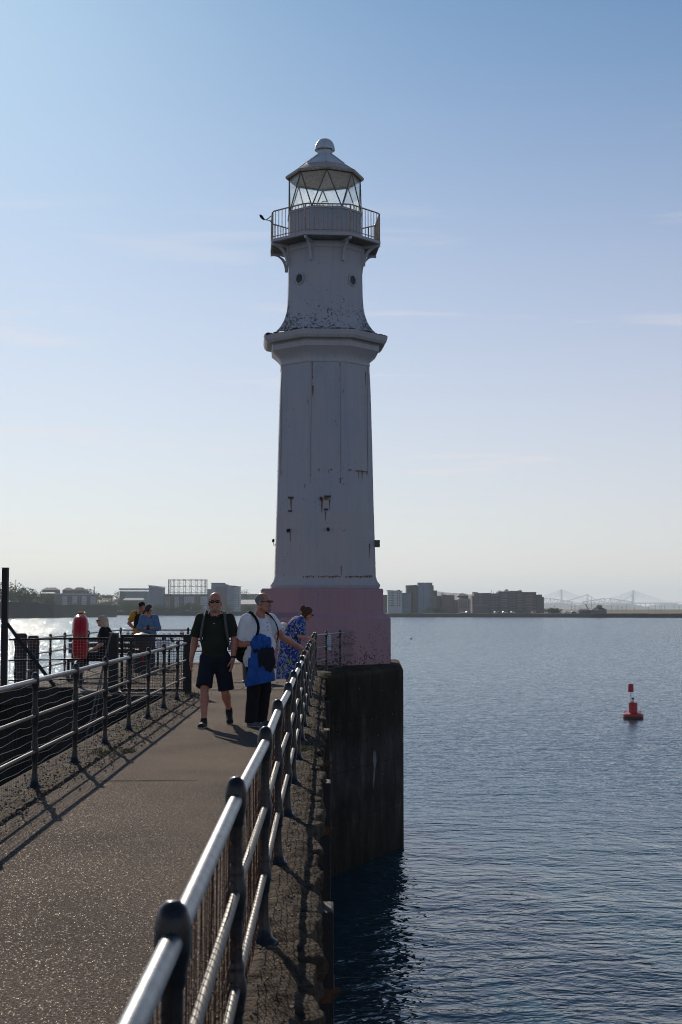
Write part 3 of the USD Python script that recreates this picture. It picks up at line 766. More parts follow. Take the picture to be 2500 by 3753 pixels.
mat('lamp_grey', (0.10, 0.11, 0.11), 0.5, var=0.3, scale=20)
floodlight('floodlight', 'grey floodlight on a short arm on the right of the lighthouse shaft', X3(1262), Y3(1078), 1, 0.075, LZ - 0.45)
t = thing('wall_lamp', 'small black lamp fixed low on the left edge of the lighthouse shaft', 'lamp', P(X3(266), Y3(1050), LZ - 0.45))
obj('lamp_head', lathe([(0.02, -0.05), (0.035, -0.03), (0.04, 0.03), (0.02, 0.05)], 10), 'black_steel', t, smooth=40)
obj('conduit', tube([[0, 0, -0.04], [0.0, 0, -0.13], [0.03, 0, -0.145], [0.06, 0, -0.1]], 0.009, 6), 'black_steel', t)
t = thing('weather_instrument', 'small black instrument on an arm outside the lighthouse gallery railing', 'instrument', P(900 + 160 * SQ, 480 + 828 * SQ, LZ - 0.6))
obj('sensor', tube([[-0.07, 0, 0.08], [-0.03, 0, 0.03], [0.05, 0, -0.06]], [0.02, 0.045, 0.03], 8), 'black_steel', t, smooth=40)
obj('arm', tube([[0.05, 0, -0.06], [0.12, 0.0, -0.07], [0.30, 0.03, 0.08]], 0.016, 6), 'gallery_iron', t)
obj('lower_arm', tube([[0.10, 0, -0.07], [0.30, 0.03, -0.10]], 0.012, 6), 'black_steel', t)
obj('cable', tube([[0.2, 0, -0.09], [0.26, 0, -0.14], [0.31, 0.02, -0.17]], 0.008, 5), 'black_steel', t)
# ------------------------------------------------------------------ railings
def post_mesh(h=1.043, n=14, heights=(0.965, 0.65, 0.33)):
    pr = [(0.075, 0.0), (0.07, 0.02), (0.045, 0.035), (0.034, 0.08), (0.025, 0.14)]
    for hb in heights[::-1]:
        r = 0.037 if hb < 0.9 else 0.038
        pr += [(0.023, hb - 0.095), (0.029, hb - 0.08), (0.029, hb - 0.066), (r - 0.006, hb - 0.05), (r, hb - 0.02), (r, hb + 0.02)]
        if hb < 0.9:
            pr += [(r - 0.008, hb + 0.05), (0.029, hb + 0.066), (0.029, hb + 0.08), (0.023, hb + 0.095)]
        else:
            pr += [(r - 0.004, hb + 0.045), (0.028, hb + 0.064), (0.014, hb + 0.077)]
    return lathe(pr, n)


POST = post_mesh()
POST.metadata = {}


def wire_mesh(points, z0, z1, step, r, sag=0.006, seed=0, vertical=True, horizontal=True):
    """horizontal and vertical wires between plan points"""
    rg = np.random.default_rng(seed)
    out = []
    pts = np.asarray(points, float)
    seg = np.linalg.norm(np.diff(pts, axis=0), axis=1)
    s = np.concatenate([[0], np.cumsum(seg)])
    L = s[-1]
    q = np.linspace(0, L, max(int(L / 0.22), 2))
    xy = np.column_stack([np.interp(q, s, pts[:, 0]), np.interp(q, s, pts[:, 1])])
    for z in np.arange(z0, z1 + 1e-6, step) if horizontal else ():
        wob = sag * np.sin(q * 2 * np.pi / 1.02 + rg.uniform(0, 6)) + rg.normal(0, sag * 0.6, len(q))
        out.append(tube(np.column_stack([xy, z + wob]), r, 4, False))
    if vertical:
        for d in np.arange(step / 2, L, step):
            x, y = np.interp(d, s, pts[:, 0]), np.interp(d, s, pts[:, 1])
            k = rg.normal(0, sag * 0.5, 3)
            out.append(tube([[x + k[0], y, z0 - 0.01], [x + k[1], y, (z0 + z1) / 2], [x + k[2], y, z1 + 0.01]], r * 0.85, 4, False))
    return out


def railing(name, label, pts, group=None, wires=None, ends=(0, 0), mesh_mat='wire', dz=None, rail_r=0.0235, skip=()):
    """iron railing: ball-topped standards at pts, three rails, optional netting"""
    pts = [np.asarray(p, float) for p in pts]
    dz = [0.0] * len(pts) if dz is None else dz
    t = thing(name, label, 'railing', (pts[0][0], pts[0][1], 0), group=group)
    o = pts[0]
    loc = [p - o for p in pts]
    for k, (p, z) in enumerate(zip(loc, dz)):
        if k not in skip:
            lean = T(POST, (0, 0, 0))
            lean.vertices = lean.vertices + np.outer(lean.vertices[:, 2], [math.sin(k * 2.7) * 0.006, math.cos(k * 1.9) * 0.006, 0])
            obj('post', T(lean, (p[0], p[1], z)), 'black_paint', t, smooth=50)
    ext = list(loc)
    if ends[0]:
        ext[0] = loc[0] - (loc[1] - loc[0]) / np.linalg.norm(loc[1] - loc[0]) * ends[0]
    if ends[1]:
        ext[-1] = loc[-1] + (loc[-1] - loc[-2]) / np.linalg.norm(loc[-1] - loc[-2]) * ends[1]
    for nm, h, r, m_ in (('handrail', 0.965, rail_r, 'galvanised'), ('middle_rail', 0.65, 0.0165, 'rail_iron'), ('lower_rail', 0.33, 0.0165, 'rail_iron')):
        line = []
        for k in range(len(ext)):
            line.append([ext[k][0] + math.sin(k * 2.7) * 0.006 * h, ext[k][1] + math.cos(k * 1.9) * 0.006 * h, h + dz[k]])
        obj(nm, tube(line, r, 12 if r > 0.02 else 8), m_, t, smooth=50)
    if wires:
        line = [e + np.array(wires[3]) for e in ext]
        if mesh_mat == 'wire':
            obj('wire_mesh', wire_mesh(line, wires[0], wires[1], wires[2], 0.0026, seed=len(name), vertical=False), mesh_mat, t, kind='stuff', label='horizontal wires of the netting stretched along the railing')
            obj('wire_mesh', wire_mesh(line, wires[0], wires[1], wires[2], 0.0012, seed=len(name), horizontal=False), 'black_steel', t, kind='stuff', label='upright wires of the netting')
        else:
            obj('wire_mesh', wire_mesh(line, wires[0], wires[1], wires[2], 0.0021, seed=len(name)), mesh_mat, t, kind='stuff', label='rusty wire netting stretched along the railing')
    return t


SPC = 2.07
right_pts = [pier(-0.307, 2.86 + SPC * k) for k in range(-1, 16)] + [np.array([-0.62, 35.75])]
railing('pier_railing', 'long black iron railing with ball posts along the right edge of the pier', right_pts[:-1], wires=(0.10, 0.92, 0.066, (-0.02, 0)), mesh_mat='rusty_wire')
front = [right_pts[-2] + np.array([0.03, 0.35]), np.array([-0.375, 36.1]), np.array([-0.02, 38.0]), np.array([0.325, 39.75])]
railing('pier_railing', 'short black iron railing across the corner block in front of the pink lighthouse base', front, wires=(0.08, 0.9, 0.09, (0, 0)))
left_pts = [pier(-2.635, 12.94 + 2.03 * k) for k in range(-4, 7)]
railing('pier_railing', 'black iron railing with wire netting along the left edge of the pier path', left_pts, ends=(0, 1.55), wires=(0.06, 0.93, 0.072, (-0.03, 0)))
# seaward end of the pier head and its left side
far_pts = [np.array([-6.45, 28.3]), np.array([-6.52, 32.0]), np.array([-6.56, 33.9]), np.array([-6.63, 37.4]), np.array([-6.72, 40.9]), np.array([-6.6, 42.7]), np.array([-4.6, 42.85]), np.array([-2.6, 43.0])]
railing('pier_railing', 'black iron railing along the left side of the pier head behind the lifebuoy', far_pts[:6])
railing('pier_railing', 'black iron railing hung with padlocks along the far end of the pier head', [far_pts[5] + np.array([0.06, 0.03])] + far_pts[6:] + [np.array([-1.5, 43.1])], wires=(0.08, 0.93, 0.075, (0, 0)), skip=(0,))

# ------------------------------------------------------------------ steel posts, gate, barrier at the head of the basin
def square_post(x, y, z0, z1, w, label):
    t = thing('steel_post', label, 'post', (x, y, 0))
    obj('shaft', rounded_prism([(-w / 2, -w / 2), (w / 2, -w / 2), (w / 2, w / 2), (-w / 2, w / 2)], z0, z1, 0.008, 2), 'black_steel', t)
    obj('base_plate', box(-w, w, -w, w, z0 - 0.003, z0 + 0.012), 'black_steel', t)
    return t


square_post(-2.86, 26.75, 0.0, 1.13, 0.12, 'square black steel post ending the left pier railing beside the gate')
square_post(-4.42, 27.75, 0.0, 1.14, 0.17, 'square black steel gate post beside the seated woman')
t = thing('tall_post', 'tall square black steel post with slanting brace at the left edge', 'post', (-6.43, 27.25, 0))
obj('shaft', box(-0.055, 0.055, -0.055, 0.055, -0.9, 2.38), 'black_steel', t)
obj('cap', box(-0.062, 0.062, -0.062, 0.062, 2.38, 2.395), 'black_steel', t)
obj('brace', tube([[0.04, 0, 1.33], [1.02, 0.0, 0.06]], 0.034, 4), 'black_steel', t)
obj('brace_foot', box(0.95, 1.12, -0.06, 0.06, 0.0, 0.03), 'black_steel', t)
# barrier between tall post and gate post
t = thing('barrier', 'black steel barrier with three rails and netting between the tall post and the gate', 'barrier', (-6.38, 27.3, 0))
for nm, z, r in (('top_rail', 1.02, 0.02), ('middle_rail', 0.62, 0.014), ('lower_rail', 0.24, 0.012)):
    obj(nm, tube([[0.02, 0, z], [1.87, 0.4, z + 0.02]], r, 6), 'black_steel', t)
obj('wire_mesh', wire_mesh([(0.02, 0), (1.87, 0.4)], 0.1, 1.0, 0.06, 0.002, seed=3), 'wire', t, kind='stuff')
# mesh gate
gate = thing('gate', 'low black steel gate filled with square wire mesh', 'gate', (-4.30, 27.9, 0))
w_ = 1.26
for x in (0.02, w_ - 0.02):
    obj('frame_upright', box(x - 0.025, x + 0.025, -0.02, 0.02, 0.0, 1.10), 'black_steel', gate)
for z in (0.025, 1.075):
    obj('frame_bar', box(0.048, w_ - 0.048, -0.021, 0.021, z - 0.025, z + 0.025), 'black_steel', gate)
for x in np.arange(0.095, w_ - 0.05, 0.052):
    obj('vertical_wire', tube([[x, 0, 0.05], [x, 0, 1.05]], 0.0035, 4, False), 'black_steel', gate)
for z in np.arange(0.1, 1.04, 0.052):
    obj('horizontal_wire', tube([[0.045, -0.006, z], [w_ - 0.045, -0.006, z]], 0.0035, 4, False), 'black_steel', gate)
# thick timber posts on the left edge
for xo, yo, Z, lab in ((175 * .4464, 2050 + 605 * .4464, 29.0, 'thick black timber post nearest the tall steel post'), (275 * .4464, 2050 + 625 * .4464, 30.3, 'thick black timber post second from the tall steel post')):
    p = P(xo, yo, Z)
    t = thing('timber_post', lab, 'post', (p[0], p[1], 0))
    obj('shaft', lathe([(0.125, -0.5), (0.12, p[2] - 0.05), (0.10, p[2] - 0.01), (0.06, p[2])], 12), 'timber_black', t, smooth=40)
    obj('iron_band', lathe([(0.127, p[2] - 0.2), (0.131, p[2] - 0.19), (0.131, p[2] - 0.14), (0.127, p[2] - 0.13)], 12), 'rust', t)

# ladder down into the basin beside the gate
ld = thing('ladder', 'thin steel ladder rising from the basin in front of the gate post', 'ladder', (0, 0, 0))
la, lb = P(404, 2332, 26.85), P(322, 2680, 26.6)
lc, le = P(380, 2437, 26.85), P(346, 2660, 26.6)
lb2, le2 = lb + (lb - la) * 0.9, le + (le - lc) * 1.2
obj('stringer', tube([la, lb2], 0.016, 6), 'lamp_grey', ld, smooth=50)
obj('stringer', tube([lc, le2], 0.012, 6), 'lamp_grey', ld, smooth=50)
obj('hook', tube([la, la + [0.03, 0.05, 0.06], la + [0.12, 0.2, 0.03]], 0.016, 6), 'lamp_grey', ld, smooth=50)
for k in range(6):
    t_ = 0.35 + 0.1 * k
    a_ = la + (lb2 - la) * t_
    b_ = lc + (le2 - lc) * max(0.02, (a_[2] - lc[2]) / (le2[2] - lc[2]))
    obj('rung', tube([a_, b_], 0.009, 5), 'lamp_grey', ld)

# ------------------------------------------------------------------ lifebuoy housing
mat('red_plastic', (0.36, 0.007, 0.014), 0.3, var=0.35, scale=3, dark=(0.24, 0.006, 0.012), spec=0.35)
mat('yellow_plastic', (0.6, 0.42, 0.05), 0.5)
LBZ = 29.2
lx = (298 - 1250) / FO * LBZ
t = thing('lifebuoy_housing', 'red lifebuoy housing standing edge-on on a black post', 'lifebuoy', (lx, LBZ, 0))
hz_, hr = 1.02, 0.465
cov = lathe([(0.02, -0.125), (0.12, -0.128), (0.14, -0.145), (0.34, -0.15), (0.41, -0.135), (0.45, -0.10), (0.468, -0.055), (0.47, -0.012), (0.455, -0.008), (0.455, 0.008), (0.47, 0.012), (0.468, 0.055), (0.45, 0.10), (0.41, 0.135), (0.34, 0.15), (0.14, 0.145), (0.12, 0.128), (0.02, 0.125)], 48)
cov.apply_transform(trimesh.transformations.rotation_matrix(math.pi / 2, (0, 1, 0)))
obj('cover', T(T(cov, (0, 0, hz_)), rz=0.16), 'red_plastic', t, smooth=35)
for k in range(8):                                     # moulded ribs on both faces
    a = k * math.pi / 4 + 0.3
    for sx_ in (-1, 1):
        r_ = tube([[sx_ * 0.148, 0.2 * math.cos(a), hz_ + 0.2 * math.sin(a)], [sx_ * 0.15, 0.33 * math.cos(a), hz_ + 0.33 * math.sin(a)]], 0.014, 6)
        obj('rib', T(r_, rz=0.16), 'red_plastic', t, smooth=50)
obj('latch', tube([[-0.06, 0, hz_ + hr - 0.005], [-0.03, 0, hz_ + hr + 0.025], [0.04, 0, hz_ + hr + 0.025], [0.07, 0, hz_ + hr - 0.005]], 0.016, 6), 'red_plastic', t, smooth=50)
obj('post', tube([[0, 0.05, 0], [0, 0.05, hz_ - hr + 0.05]], 0.04, 10), 'black_steel', t, smooth=40)
obj('rope_loop', tube([[0.05, -0.1, hz_ + hr - 0.03], [0.1, -0.05, hz_ + hr + 0.04], [0.05, 0.05, hz_ + hr + 0.06], [-0.05, 0.0, hz_ + hr + 0.05]], 0.013, 6), 'yellow_plastic', t)

# ------------------------------------------------------------------ bench, signs, bins, small table at the head
mat('bench_wood', (0.035, 0.028, 0.022), 0.6, var=0.4, scale=8, stretch=(1, 8, 8))
t = thing('bench', 'dark slatted bench under the seated woman in black', 'bench', (-5.40, 31.9, 0), 0.0)
for k in range(4):
    obj('seat_slat', box(-0.75, 0.75, -0.02 - 0.12 * k + 0.2, 0.08 - 0.12 * k + 0.2, 0.47, 0.50), 'bench_wood', t)
for k in range(3):
    obj('back_slat', box(-0.75, 0.75, 0.30, 0.325, 0.60 + 0.13 * k, 0.70 + 0.13 * k), 'bench_wood', t)
for x in (-0.66, 0.66):
    obj('end_frame', [box(x - 0.03, x + 0.03, -0.2, -0.14, 0, 0.469), box(x - 0.03, x + 0.03, 0.326, 0.38, 0, 0.95), box(x - 0.03, x + 0.03, -0.139, 0.325, 0.41, 0.469)], 'black_steel', t)
mat('sign_panel', (0.78, 0.78, 0.82), 0.5, var=0.35, scale=5)
for x0, x1, y0, y1, Z, lab in ((270, 580, 540, 750, 37.8, 'grey information panel on legs behind the gate in front of the woman in blue'), (800, 1072, 610, 765, 38.4, 'grey information panel on legs behind the gate beside the litter bin')):
    a, b = P(420 + x0 * .1913, 2230 + y0 * .1913, Z), P(420 + x1 * .1913, 2230 + y1 * .1913, Z)
    t = thing('information_panel', lab, 'sign', ((a[0] + b[0]) / 2, Z, 0))
    w, h0, h1 = (b[0] - a[0]) / 2, b[2], a[2]
    obj('board', rings([ccw([(-w, -0.02), (w, -0.02), (w, 0.02), (-w, 0.02)])] * 2, [h0, h1]), 'sign_panel', t)
    obj('board_frame', [box(-w - 0.015, w + 0.015, -0.025, 0.025, h1, h1 + 0.02), box(-w - 0.015, w + 0.015, -0.025, 0.025, h0 - 0.02, h0)], 'black_steel', t)
    for s in (-1, 1):
        obj('leg', box(s * w * 0.8 - 0.025, s * w * 0.8 + 0.025, 0.021, 0.06, 0, h0 + 0.1), 'black_steel', t)
    for k in range(5):
        obj('text_line', box(-w * 0.8, w * (0.7 - 0.2 * (k % 2)), -0.0225, -0.02, h1 - 0.06 - 0.06 * k - 0.012, h1 - 0.06 - 0.06 * k), 'seam', t)


def litter_bin(x, y, h, r, label, stripe=False):
    t = thing('litter_bin', label, 'litter bin', (x, y, 0))
    obj('body', lathe([(r * 0.78, 0.0), (r * 0.8, 0.02), (r, h * 0.9), (r * 1.06, h * 0.91), (r * 1.06, h * 0.95), (r, h * 0.96)], 24), 'bin_black', t, smooth=40)
    obj('lid', lathe([(r * 1.03, h * 0.955), (r * 0.95, h), (r * 0.5, h * 1.06), (r * 0.1, h * 1.08)], 24), 'bin_black', t, smooth=40)
    obj('base_ring', lathe([(r * 0.84, 0.0), (r * 0.84, 0.04), (r * 0.79, 0.05)], 24), 'bin_black', t, smooth=40)
    if stripe:
        obj('red_tag', T(box(-0.03, 0.03, -0.004, 0.004, 0, 0.30), (0.06, -r * 0.97, 0.25)), 'red_plastic', t, label='red tag on the bin')
    return t


mat('bin_black', (0.014, 0.014, 0.015), 0.45, bump=0.2, bscale=25)
litter_bin(-1.93, 31.2, 0.95, 0.26, 'tapered black litter bin behind the man in the white shirt')
p = P(420 + 1005 * .1913, 2230 + 1070 * .1913, 38)
litter_bin(G(420 + 1005 * .1913, 2230 + 1060 * .1913)[0], 36.4, 0.92, 0.27, 'black litter bin with red tag seen through the gate', True)
t = thing('side_table', 'low black metal table with thin legs beyond the gate', 'table', (-5.25, 34.6, 0))
obj('top', box(-0.35, 0.35, -0.25, 0.25, 0.60, 0.63), 'black_steel', t)
for sx_ in (-0.32, 0.32):
    for sy_ in (-0.22, 0.22):
        obj('leg', tube([[sx_, sy_, 0], [sx_, sy_, 0.599]], 0.015, 6), 'black_steel', t)
obj('shelf', box(-0.3, 0.3, -0.2, 0.2, 0.50, 0.515), 'black_steel', t)

# padlocks hung on the netting of the far railing
def padlock(s=1.0):
    b = rings([ccw([(-0.028, -0.012), (0.028, -0.012), (0.028, 0.012), (-0.028, 0.012)])] * 2, [-0.05, 0.0])
    sh_ = tube([[-0.018, 0, 0.0], [-0.018, 0, 0.02], [0, 0, 0.038], [0.018, 0, 0.02], [0.018, 0, 0.0]], 0.005, 5, False)
    return b, sh_


locks = [('brass_lock', (0.20, 0.14, 0.05)), ('dark_lock', (0.03, 0.03, 0.035)), ('red_lock', (0.35, 0.03, 0.03)), ('blue_lock', (0.03, 0.06, 0.25))]
for n_, c_ in locks:
    mat(n_, c_, 0.4, metal=0.3)
rg = np.random.default_rng(12)
protos = {}
for k in range(110):
    i = rg.choice([0, 1, 1, 1, 1, 2, 3])
    s = rg.uniform(0, 1)
    a, b = far_pts[5], np.array([-1.6, 43.08])
    xy = a + (b - a) * s
    z = 0.93 - 0.075 * int(rg.choice([0, 0, 1, 1, 1, 2, 2, 3, 4, 5, 6])) - 0.042
    sc = float(rg.uniform(1.0, 1.7))
    loc = (xy[0], xy[1] - 0.028 - 0.012 * rg.random(), z)
    lab = {0: 'small brass padlock hung on the netting of the far railing', 1: 'small dark padlock hung on the netting of the far railing', 2: 'small red padlock hung on the netting of the far railing', 3: 'small blue padlock hung on the netting of the far railing'}[int(i)]
    if (i, 0) not in protos:
        t = thing('padlock', lab, 'padlock', loc, float(rg.uniform(-0.5, 0.5)), group=lab.replace('small ', '').replace('padlock', 'padlocks').replace(' hung', ''))
        b_, s_ = padlock()
        b_.vertices *= 1.5
        s_.vertices *= 1.5
        obj('body', b_, locks[i][0], t)
        obj('shackle', s_, 'galvanised', t)
        protos[(i, 0)] = t
    else:
        copy_of(protos[(i, 0)], 'padlock', loc, float(rg.uniform(-0.5, 0.5)), label=lab)

# ------------------------------------------------------------------ fender piles and iron bits on the pier wall
for k, (Z, lab) in enumerate(((8.1, 'first'), (13.9, 'second'), (19.8, 'third'), (25.7, 'fourth'))):
    u = -0.062
    q = pier(u, Z)
    names = ('black timber fender pile on the pier wall nearest the bottom of the photo', 'black timber fender pile on the pier wall second from the nearest', 'black timber fender pile on the pier wall third from the nearest', 'black timber fender pile on the pier wall nearest the corner block')
    t = thing('fender_pile', names[k], 'fender pile', (q[0], q[1], 0))
    obj('timber', rounded_prism([(0.004, -0.15), (0.10, -0.15), (0.10, 0.15), (0.004, 0.15)], SEA - 1.0, -0.05, 0.012, 2), 'timber_black', t)
    for z in (-0.5, -2.0, -3.4):
        obj('iron_strap', box(0.003, 0.106, -0.156, 0.156, z - 0.04, z + 0.04), 'rust', t)
    obj('bolt', tube([[0.10, -0.05, -0.5], [0.135, -0.05, -0.5]], 0.02, 6), 'rust', t)
    obj('bolt', tube([[0.10, 0.06, -2.0], [0.135, 0.06, -2.0]], 0.02, 6), 'rust', t)

# ------------------------------------------------------------------ rubble verges either side of the asphalt
def verge(u0, u1, v0, v1, amp, seed, du=0.03, dv=0.06, edge=None):
    nu, nv = max(int((u1 - u0) / du), 3), int((v1 - v0) / dv)
    U, V = np.meshgrid(np.linspace(u0, u1, nu), np.linspace(v0, v1, nv))
    if edge is not None:
        U = np.where(U >= u1 - 1e-9, U + edge * (meshkit.fbm(np.stack([V * 1.2, V * 0, V * 0], -1), 3, seed + 9) - 0.5), U)
    h = amp * (meshkit.fbm(np.stack([U * 9, V * 9, V * 0], -1), 4, seed) - 0.35) + amp * 0.8 * np.maximum(meshkit.noise(np.stack([U * 16, V * 11, V * 0], -1), seed + 3) - 0.55, 0) * 2
    t = (U - u0) / (u1 - u0)
    h = h * np.minimum(1, np.minimum(t, 1 - t) * 7)
    x = U + DRIFT * V
    return x, V, h, t


x, y, h, t = verge(-2.97, -2.38, 4, 27.0, 0.028, 3)
obj('left_verge', grid_sheet(x, y, h + 0.004 - 0.03 * (t > 0.93)), 'verge', kind='structure', smooth=True)
x, y, h, t = verge(-0.56, -0.045, 1.0, 35.0, 0.04, 8, edge=0.12)
drop = np.where(t > 0.7, -0.10 * ((t - 0.7) / 0.3) ** 2, 0)
obj('right_verge', grid_sheet(x, y, h + 0.008 + drop - 0.03 * (t < 0.07)), 'verge', kind='structure', smooth=True)
# loose kerb stones on the outer edge
rg = np.random.default_rng(21)
mat('kerb_stone', (0.085, 0.064, 0.046), 0.85, var=0.7, scale=9, bump=1.0, bscale=22, bdist=0.04, space='world', dark=(0.02, 0.015, 0.010), spec=0.05)
kb = put(UsdGeom.Xform.Define(stage, '/World/kerb_stones').GetPrim(), 'row of worn edge stones along the right side of the pier', None, None, 'structure')
v = 3.0
while v < 34.6:
    L = rg.uniform(0.35, 0.75)
    m = trimesh.creation.box((0.17, L + 0.02, 0.14)).subdivide().subdivide().subdivide()
    m.vertices = m.vertices * (1 - 0.22 * (np.abs(m.vertices / [0.085, L / 2, 0.07]) ** 4).sum(1, keepdims=True) / 3)
    for ax in range(3):
        m.vertices[:, ax] += (meshkit.fbm(m.vertices * 11 + v * 3 + 7 * ax, 3, 5) - 0.5) * 0.05
    q = pier(-0.13 + rg.normal(0, 0.02), v + L / 2)
    obj('stone', T(m, (q[0], q[1], -0.06 + rg.normal(0, 0.015)), rg.normal(0, 0.12)), 'kerb_stone', kb, smooth=60)
    v += L
# gravel chips
mat('chip', (0.17, 0.135, 0.105), 0.7, spec=0.15, var=0.5, scale=3)
chips = []
ico = trimesh.creation.icosphere(0, 1.0)
for k in range(4200):
    if rg.random() < 0.62:
        u, vv = rg.triangular(-2.95, -2.75, -2.1), rg.uniform(6, 26.8)
    else:
        u, vv = rg.uniform(-0.56, -0.18), rg.uniform(2.5, 34)
    s = rg.uniform(0.004, 0.014)
    q = pier(u, vv)
    chips.append(ico.vertices * (s * rg.uniform(0.5, 1.3, 3)) + [q[0], q[1], 0.012 + s * 0.3])
n_ = len(ico.vertices)
F = np.vstack([ico.faces + n_ * k for k in range(len(chips))])
obj('gravel', trimesh.Trimesh(np.vstack(chips), F, process=False), 'chip', kind='stuff', label='loose gravel chips along both edges of the asphalt path')
# weeds
mat('weed_leaf', (0.09, 0.10, 0.03), 0.7, var=0.4, scale=20, dark=(0.13, 0.10, 0.04))


def weeds(name, label, spots, n=160):
    tris = []
    for (wx, wy, r, hgt) in spots:
        for _ in range(n):
            a, rr = rg.uniform(0, 6.28), r * math.sqrt(rg.random())
            b = np.array([wx + rr * math.cos(a), wy + rr * math.sin(a), 0.005])
            d = np.array([rg.normal(0, 0.6), rg.normal(0, 0.6), 1.0])
            tip = b + d / np.linalg.norm(d) * hgt * rg.uniform(0.4, 1.1)
            s = np.array([math.cos(a + 1.6), math.sin(a + 1.6), 0]) * 0.008
            tris += [b - s, b + s, tip]
    obj(name, trimesh.Trimesh(np.array(tris), np.arange(len(tris)).reshape(-1, 3), process=False), 'weed_leaf', kind='stuff', label=label)


g1 = G(740 * .5102, 2400 + 712 * .5102)
g2 = G(815 * .51 + 700, 2500 + 495 * .51)
g3 = G(434 * 1.5944 + 12, 1598 * 1.5944)
g4 = G(1120 + 40, 2500)
weeds('weeds', 'small tufts of weeds and grass at the railing feet', [(g1[0], g1[1], 0.2, 0.05), (g1[0] + 0.25, g1[1] + 0.2, 0.1, 0.05), (g2[0], g2[1], 0.15, 0.08), (g3[0], g3[1], 0.2, 0.08), (-0.47, 33.2, 0.15, 0.06), (-0.36, 34.3, 0.12, 0.06)])
# flagstones let into the head of the pier near the bin
mat('flag', (0.115, 0.096, 0.082), 0.9, spec=0.04, var=0.35, scale=2.5, bump=0.5, bscale=22, bdist=0.012, space='world')
fl_t = put(UsdGeom.Xform.Define(stage, '/World/flagstones').GetPrim(), 'pale flagstones set in the path beside the litter bin', None, None, 'structure')
for j in range(4):
    for i in range(4):
        x0 = -2.6 + 0.62 * i + (0.3 if j % 2 else 0)
        y0 = 28.3 + 0.95 * j
        if x0 + 0.6 > -0.75 or rg.random() < 0.12:
            continue
        j0 = rg.normal(0, 0.02, 8)
        poly = [(x0 + j0[0], y0 + j0[1]), (x0 + 0.59 + j0[2], y0 + j0[3]), (x0 + 0.59 + j0[4], y0 + 0.92 + j0[5]), (x0 + j0[6], y0 + 0.92 + j0[7])]
        obj('flagstone', rounded_prism(poly, -0.02, 0.010 + rg.uniform(0, 0.006), 0.006, 2), 'flag', fl_t)
# a straight crack across the asphalt
a, b = G(720 * .5102, 2400 + 908 * .5102), G(1420 * .5102, 2400 + 906 * .5102)
obj('path_joint', tube([[a[0], a[1], 0.0], [(a[0] + b[0]) / 2, a[1] + 0.01, 0.0], [b[0], b[1], 0.0]], [0.006, 0.008, 0.003], 6), 'timber_black', kind='structure', label='dark joint across the asphalt path')
# ------------------------------------------------------------------ far shore: land, walls, trees, buildings
LAND = -2.1


def sstep(x, a, b):
    t = np.clip((x - a) / (b - a), 0, 1)
    return t * t * (3 - 2 * t)


def land_z(x, Y):
    xo = x / Y * FO + 1250                     # bearing decides how high the ground climbs
    hill = np.interp(xo, [-400, 100, 500, 900, 1150, 1400, 1700, 2700], [24, 21, 15, 9, 5, 2, 1, 1])
    return LAND + hill * sstep(Y, 1330, 2000) + 2.2 * (meshkit.fbm(np.stack([x / 90, Y / 90, x * 0], -1), 3, 4) - 0.5) * sstep(Y, 1300, 1500)


mat('far_ground', (0.055, 0.058, 0.035), 0.9, var=0.5, scale=0.02, space='world', dark=(0.10, 0.085, 0.06))
mat('sea_wall', (0.045, 0.043, 0.042), 0.9, var=0.5, scale=0.1, space='world')
mat('sand', (0.26, 0.21, 0.16), 0.9, var=0.3, scale=0.1, space='world')
mat('shore_rock', (0.13, 0.12, 0.085), 0.9, var=0.6, scale=0.35, space='world', dark=(0.05, 0.05, 0.04))
gx, gy = np.meshgrid(np.linspace(-1.0, 1.0, 90), np.concatenate([np.linspace(1262, 2100, 40), np.linspace(2200, 4200, 8)]))
X = gx * gy * 0.40
obj('far_land', grid_sheet(X, gy, land_z(X, gy)), 'far_ground', kind='structure', smooth=True)
xr0, xr1 = (1240 - 1250) / FO * 1085, (2900 - 1250) / FO * 950
# breakwater on the right and its made ground
bw = thing('breakwater', 'long dark stone breakwater wall below the brown apartment blocks on the right', 'breakwater')
n_ = 24
for k in range(n_):
    a = np.array([xr0 + (xr1 - xr0) * k / n_, 1076 + (942 - 1076) * k / n_])
    b = np.array([xr0 + (xr1 - xr0) * (k + 1) / n_, 1076 + (942 - 1076) * (k + 1) / n_])
    h = -2.1 + 0.12 * math.sin(k * 2.1)
    d = (b - a) / np.linalg.norm(b - a)
    q = ccw([a + d * 0.05, b, b + [0, 6], a + d * 0.05 + [0, 6]])
    obj('wall_section', rings([q, inset(q, 0.25), inset(q, 0.5)], [SEA - 1, h - 0.05, h]), 'sea_wall', bw)
obj('harbour_ground', rings([ccw([(xr0 - 40, 1082), (xr1, 949), (xr1 + 120, 1262.5), (xr0 - 40, 1262.5)])] * 2, [SEA - 1, -2.35]), 'far_ground', kind='structure')
xl0, xl1 = (285 - 1250) / FO * 1258, (1250 - 1250) / FO * 1258
sw = thing('sea_wall', 'long grey sea wall along the promenade on the left shore', 'sea wall')
for k in range(14):
    a, b = xl0 + (xl1 - xl0) * k / 14, xl0 + (xl1 - xl0) * (k + 1) / 14
    obj('wall_section', box(a + 0.1, b, 1256 + 0.1 * (k % 2), 1262, SEA - 1, -1.5 + 0.05 * (k % 3)), 'sea_wall', sw)
obj('beach', rings([ccw([(xl0 - 60, 1262), (xl0 + 78, 1255.9), (xl0 + 60, 1210), (xl0 - 15, 1165), (xl0 - 60, 1190)])] * 2, [SEA - 1, SEA + 0.25]), 'sand', kind='structure')
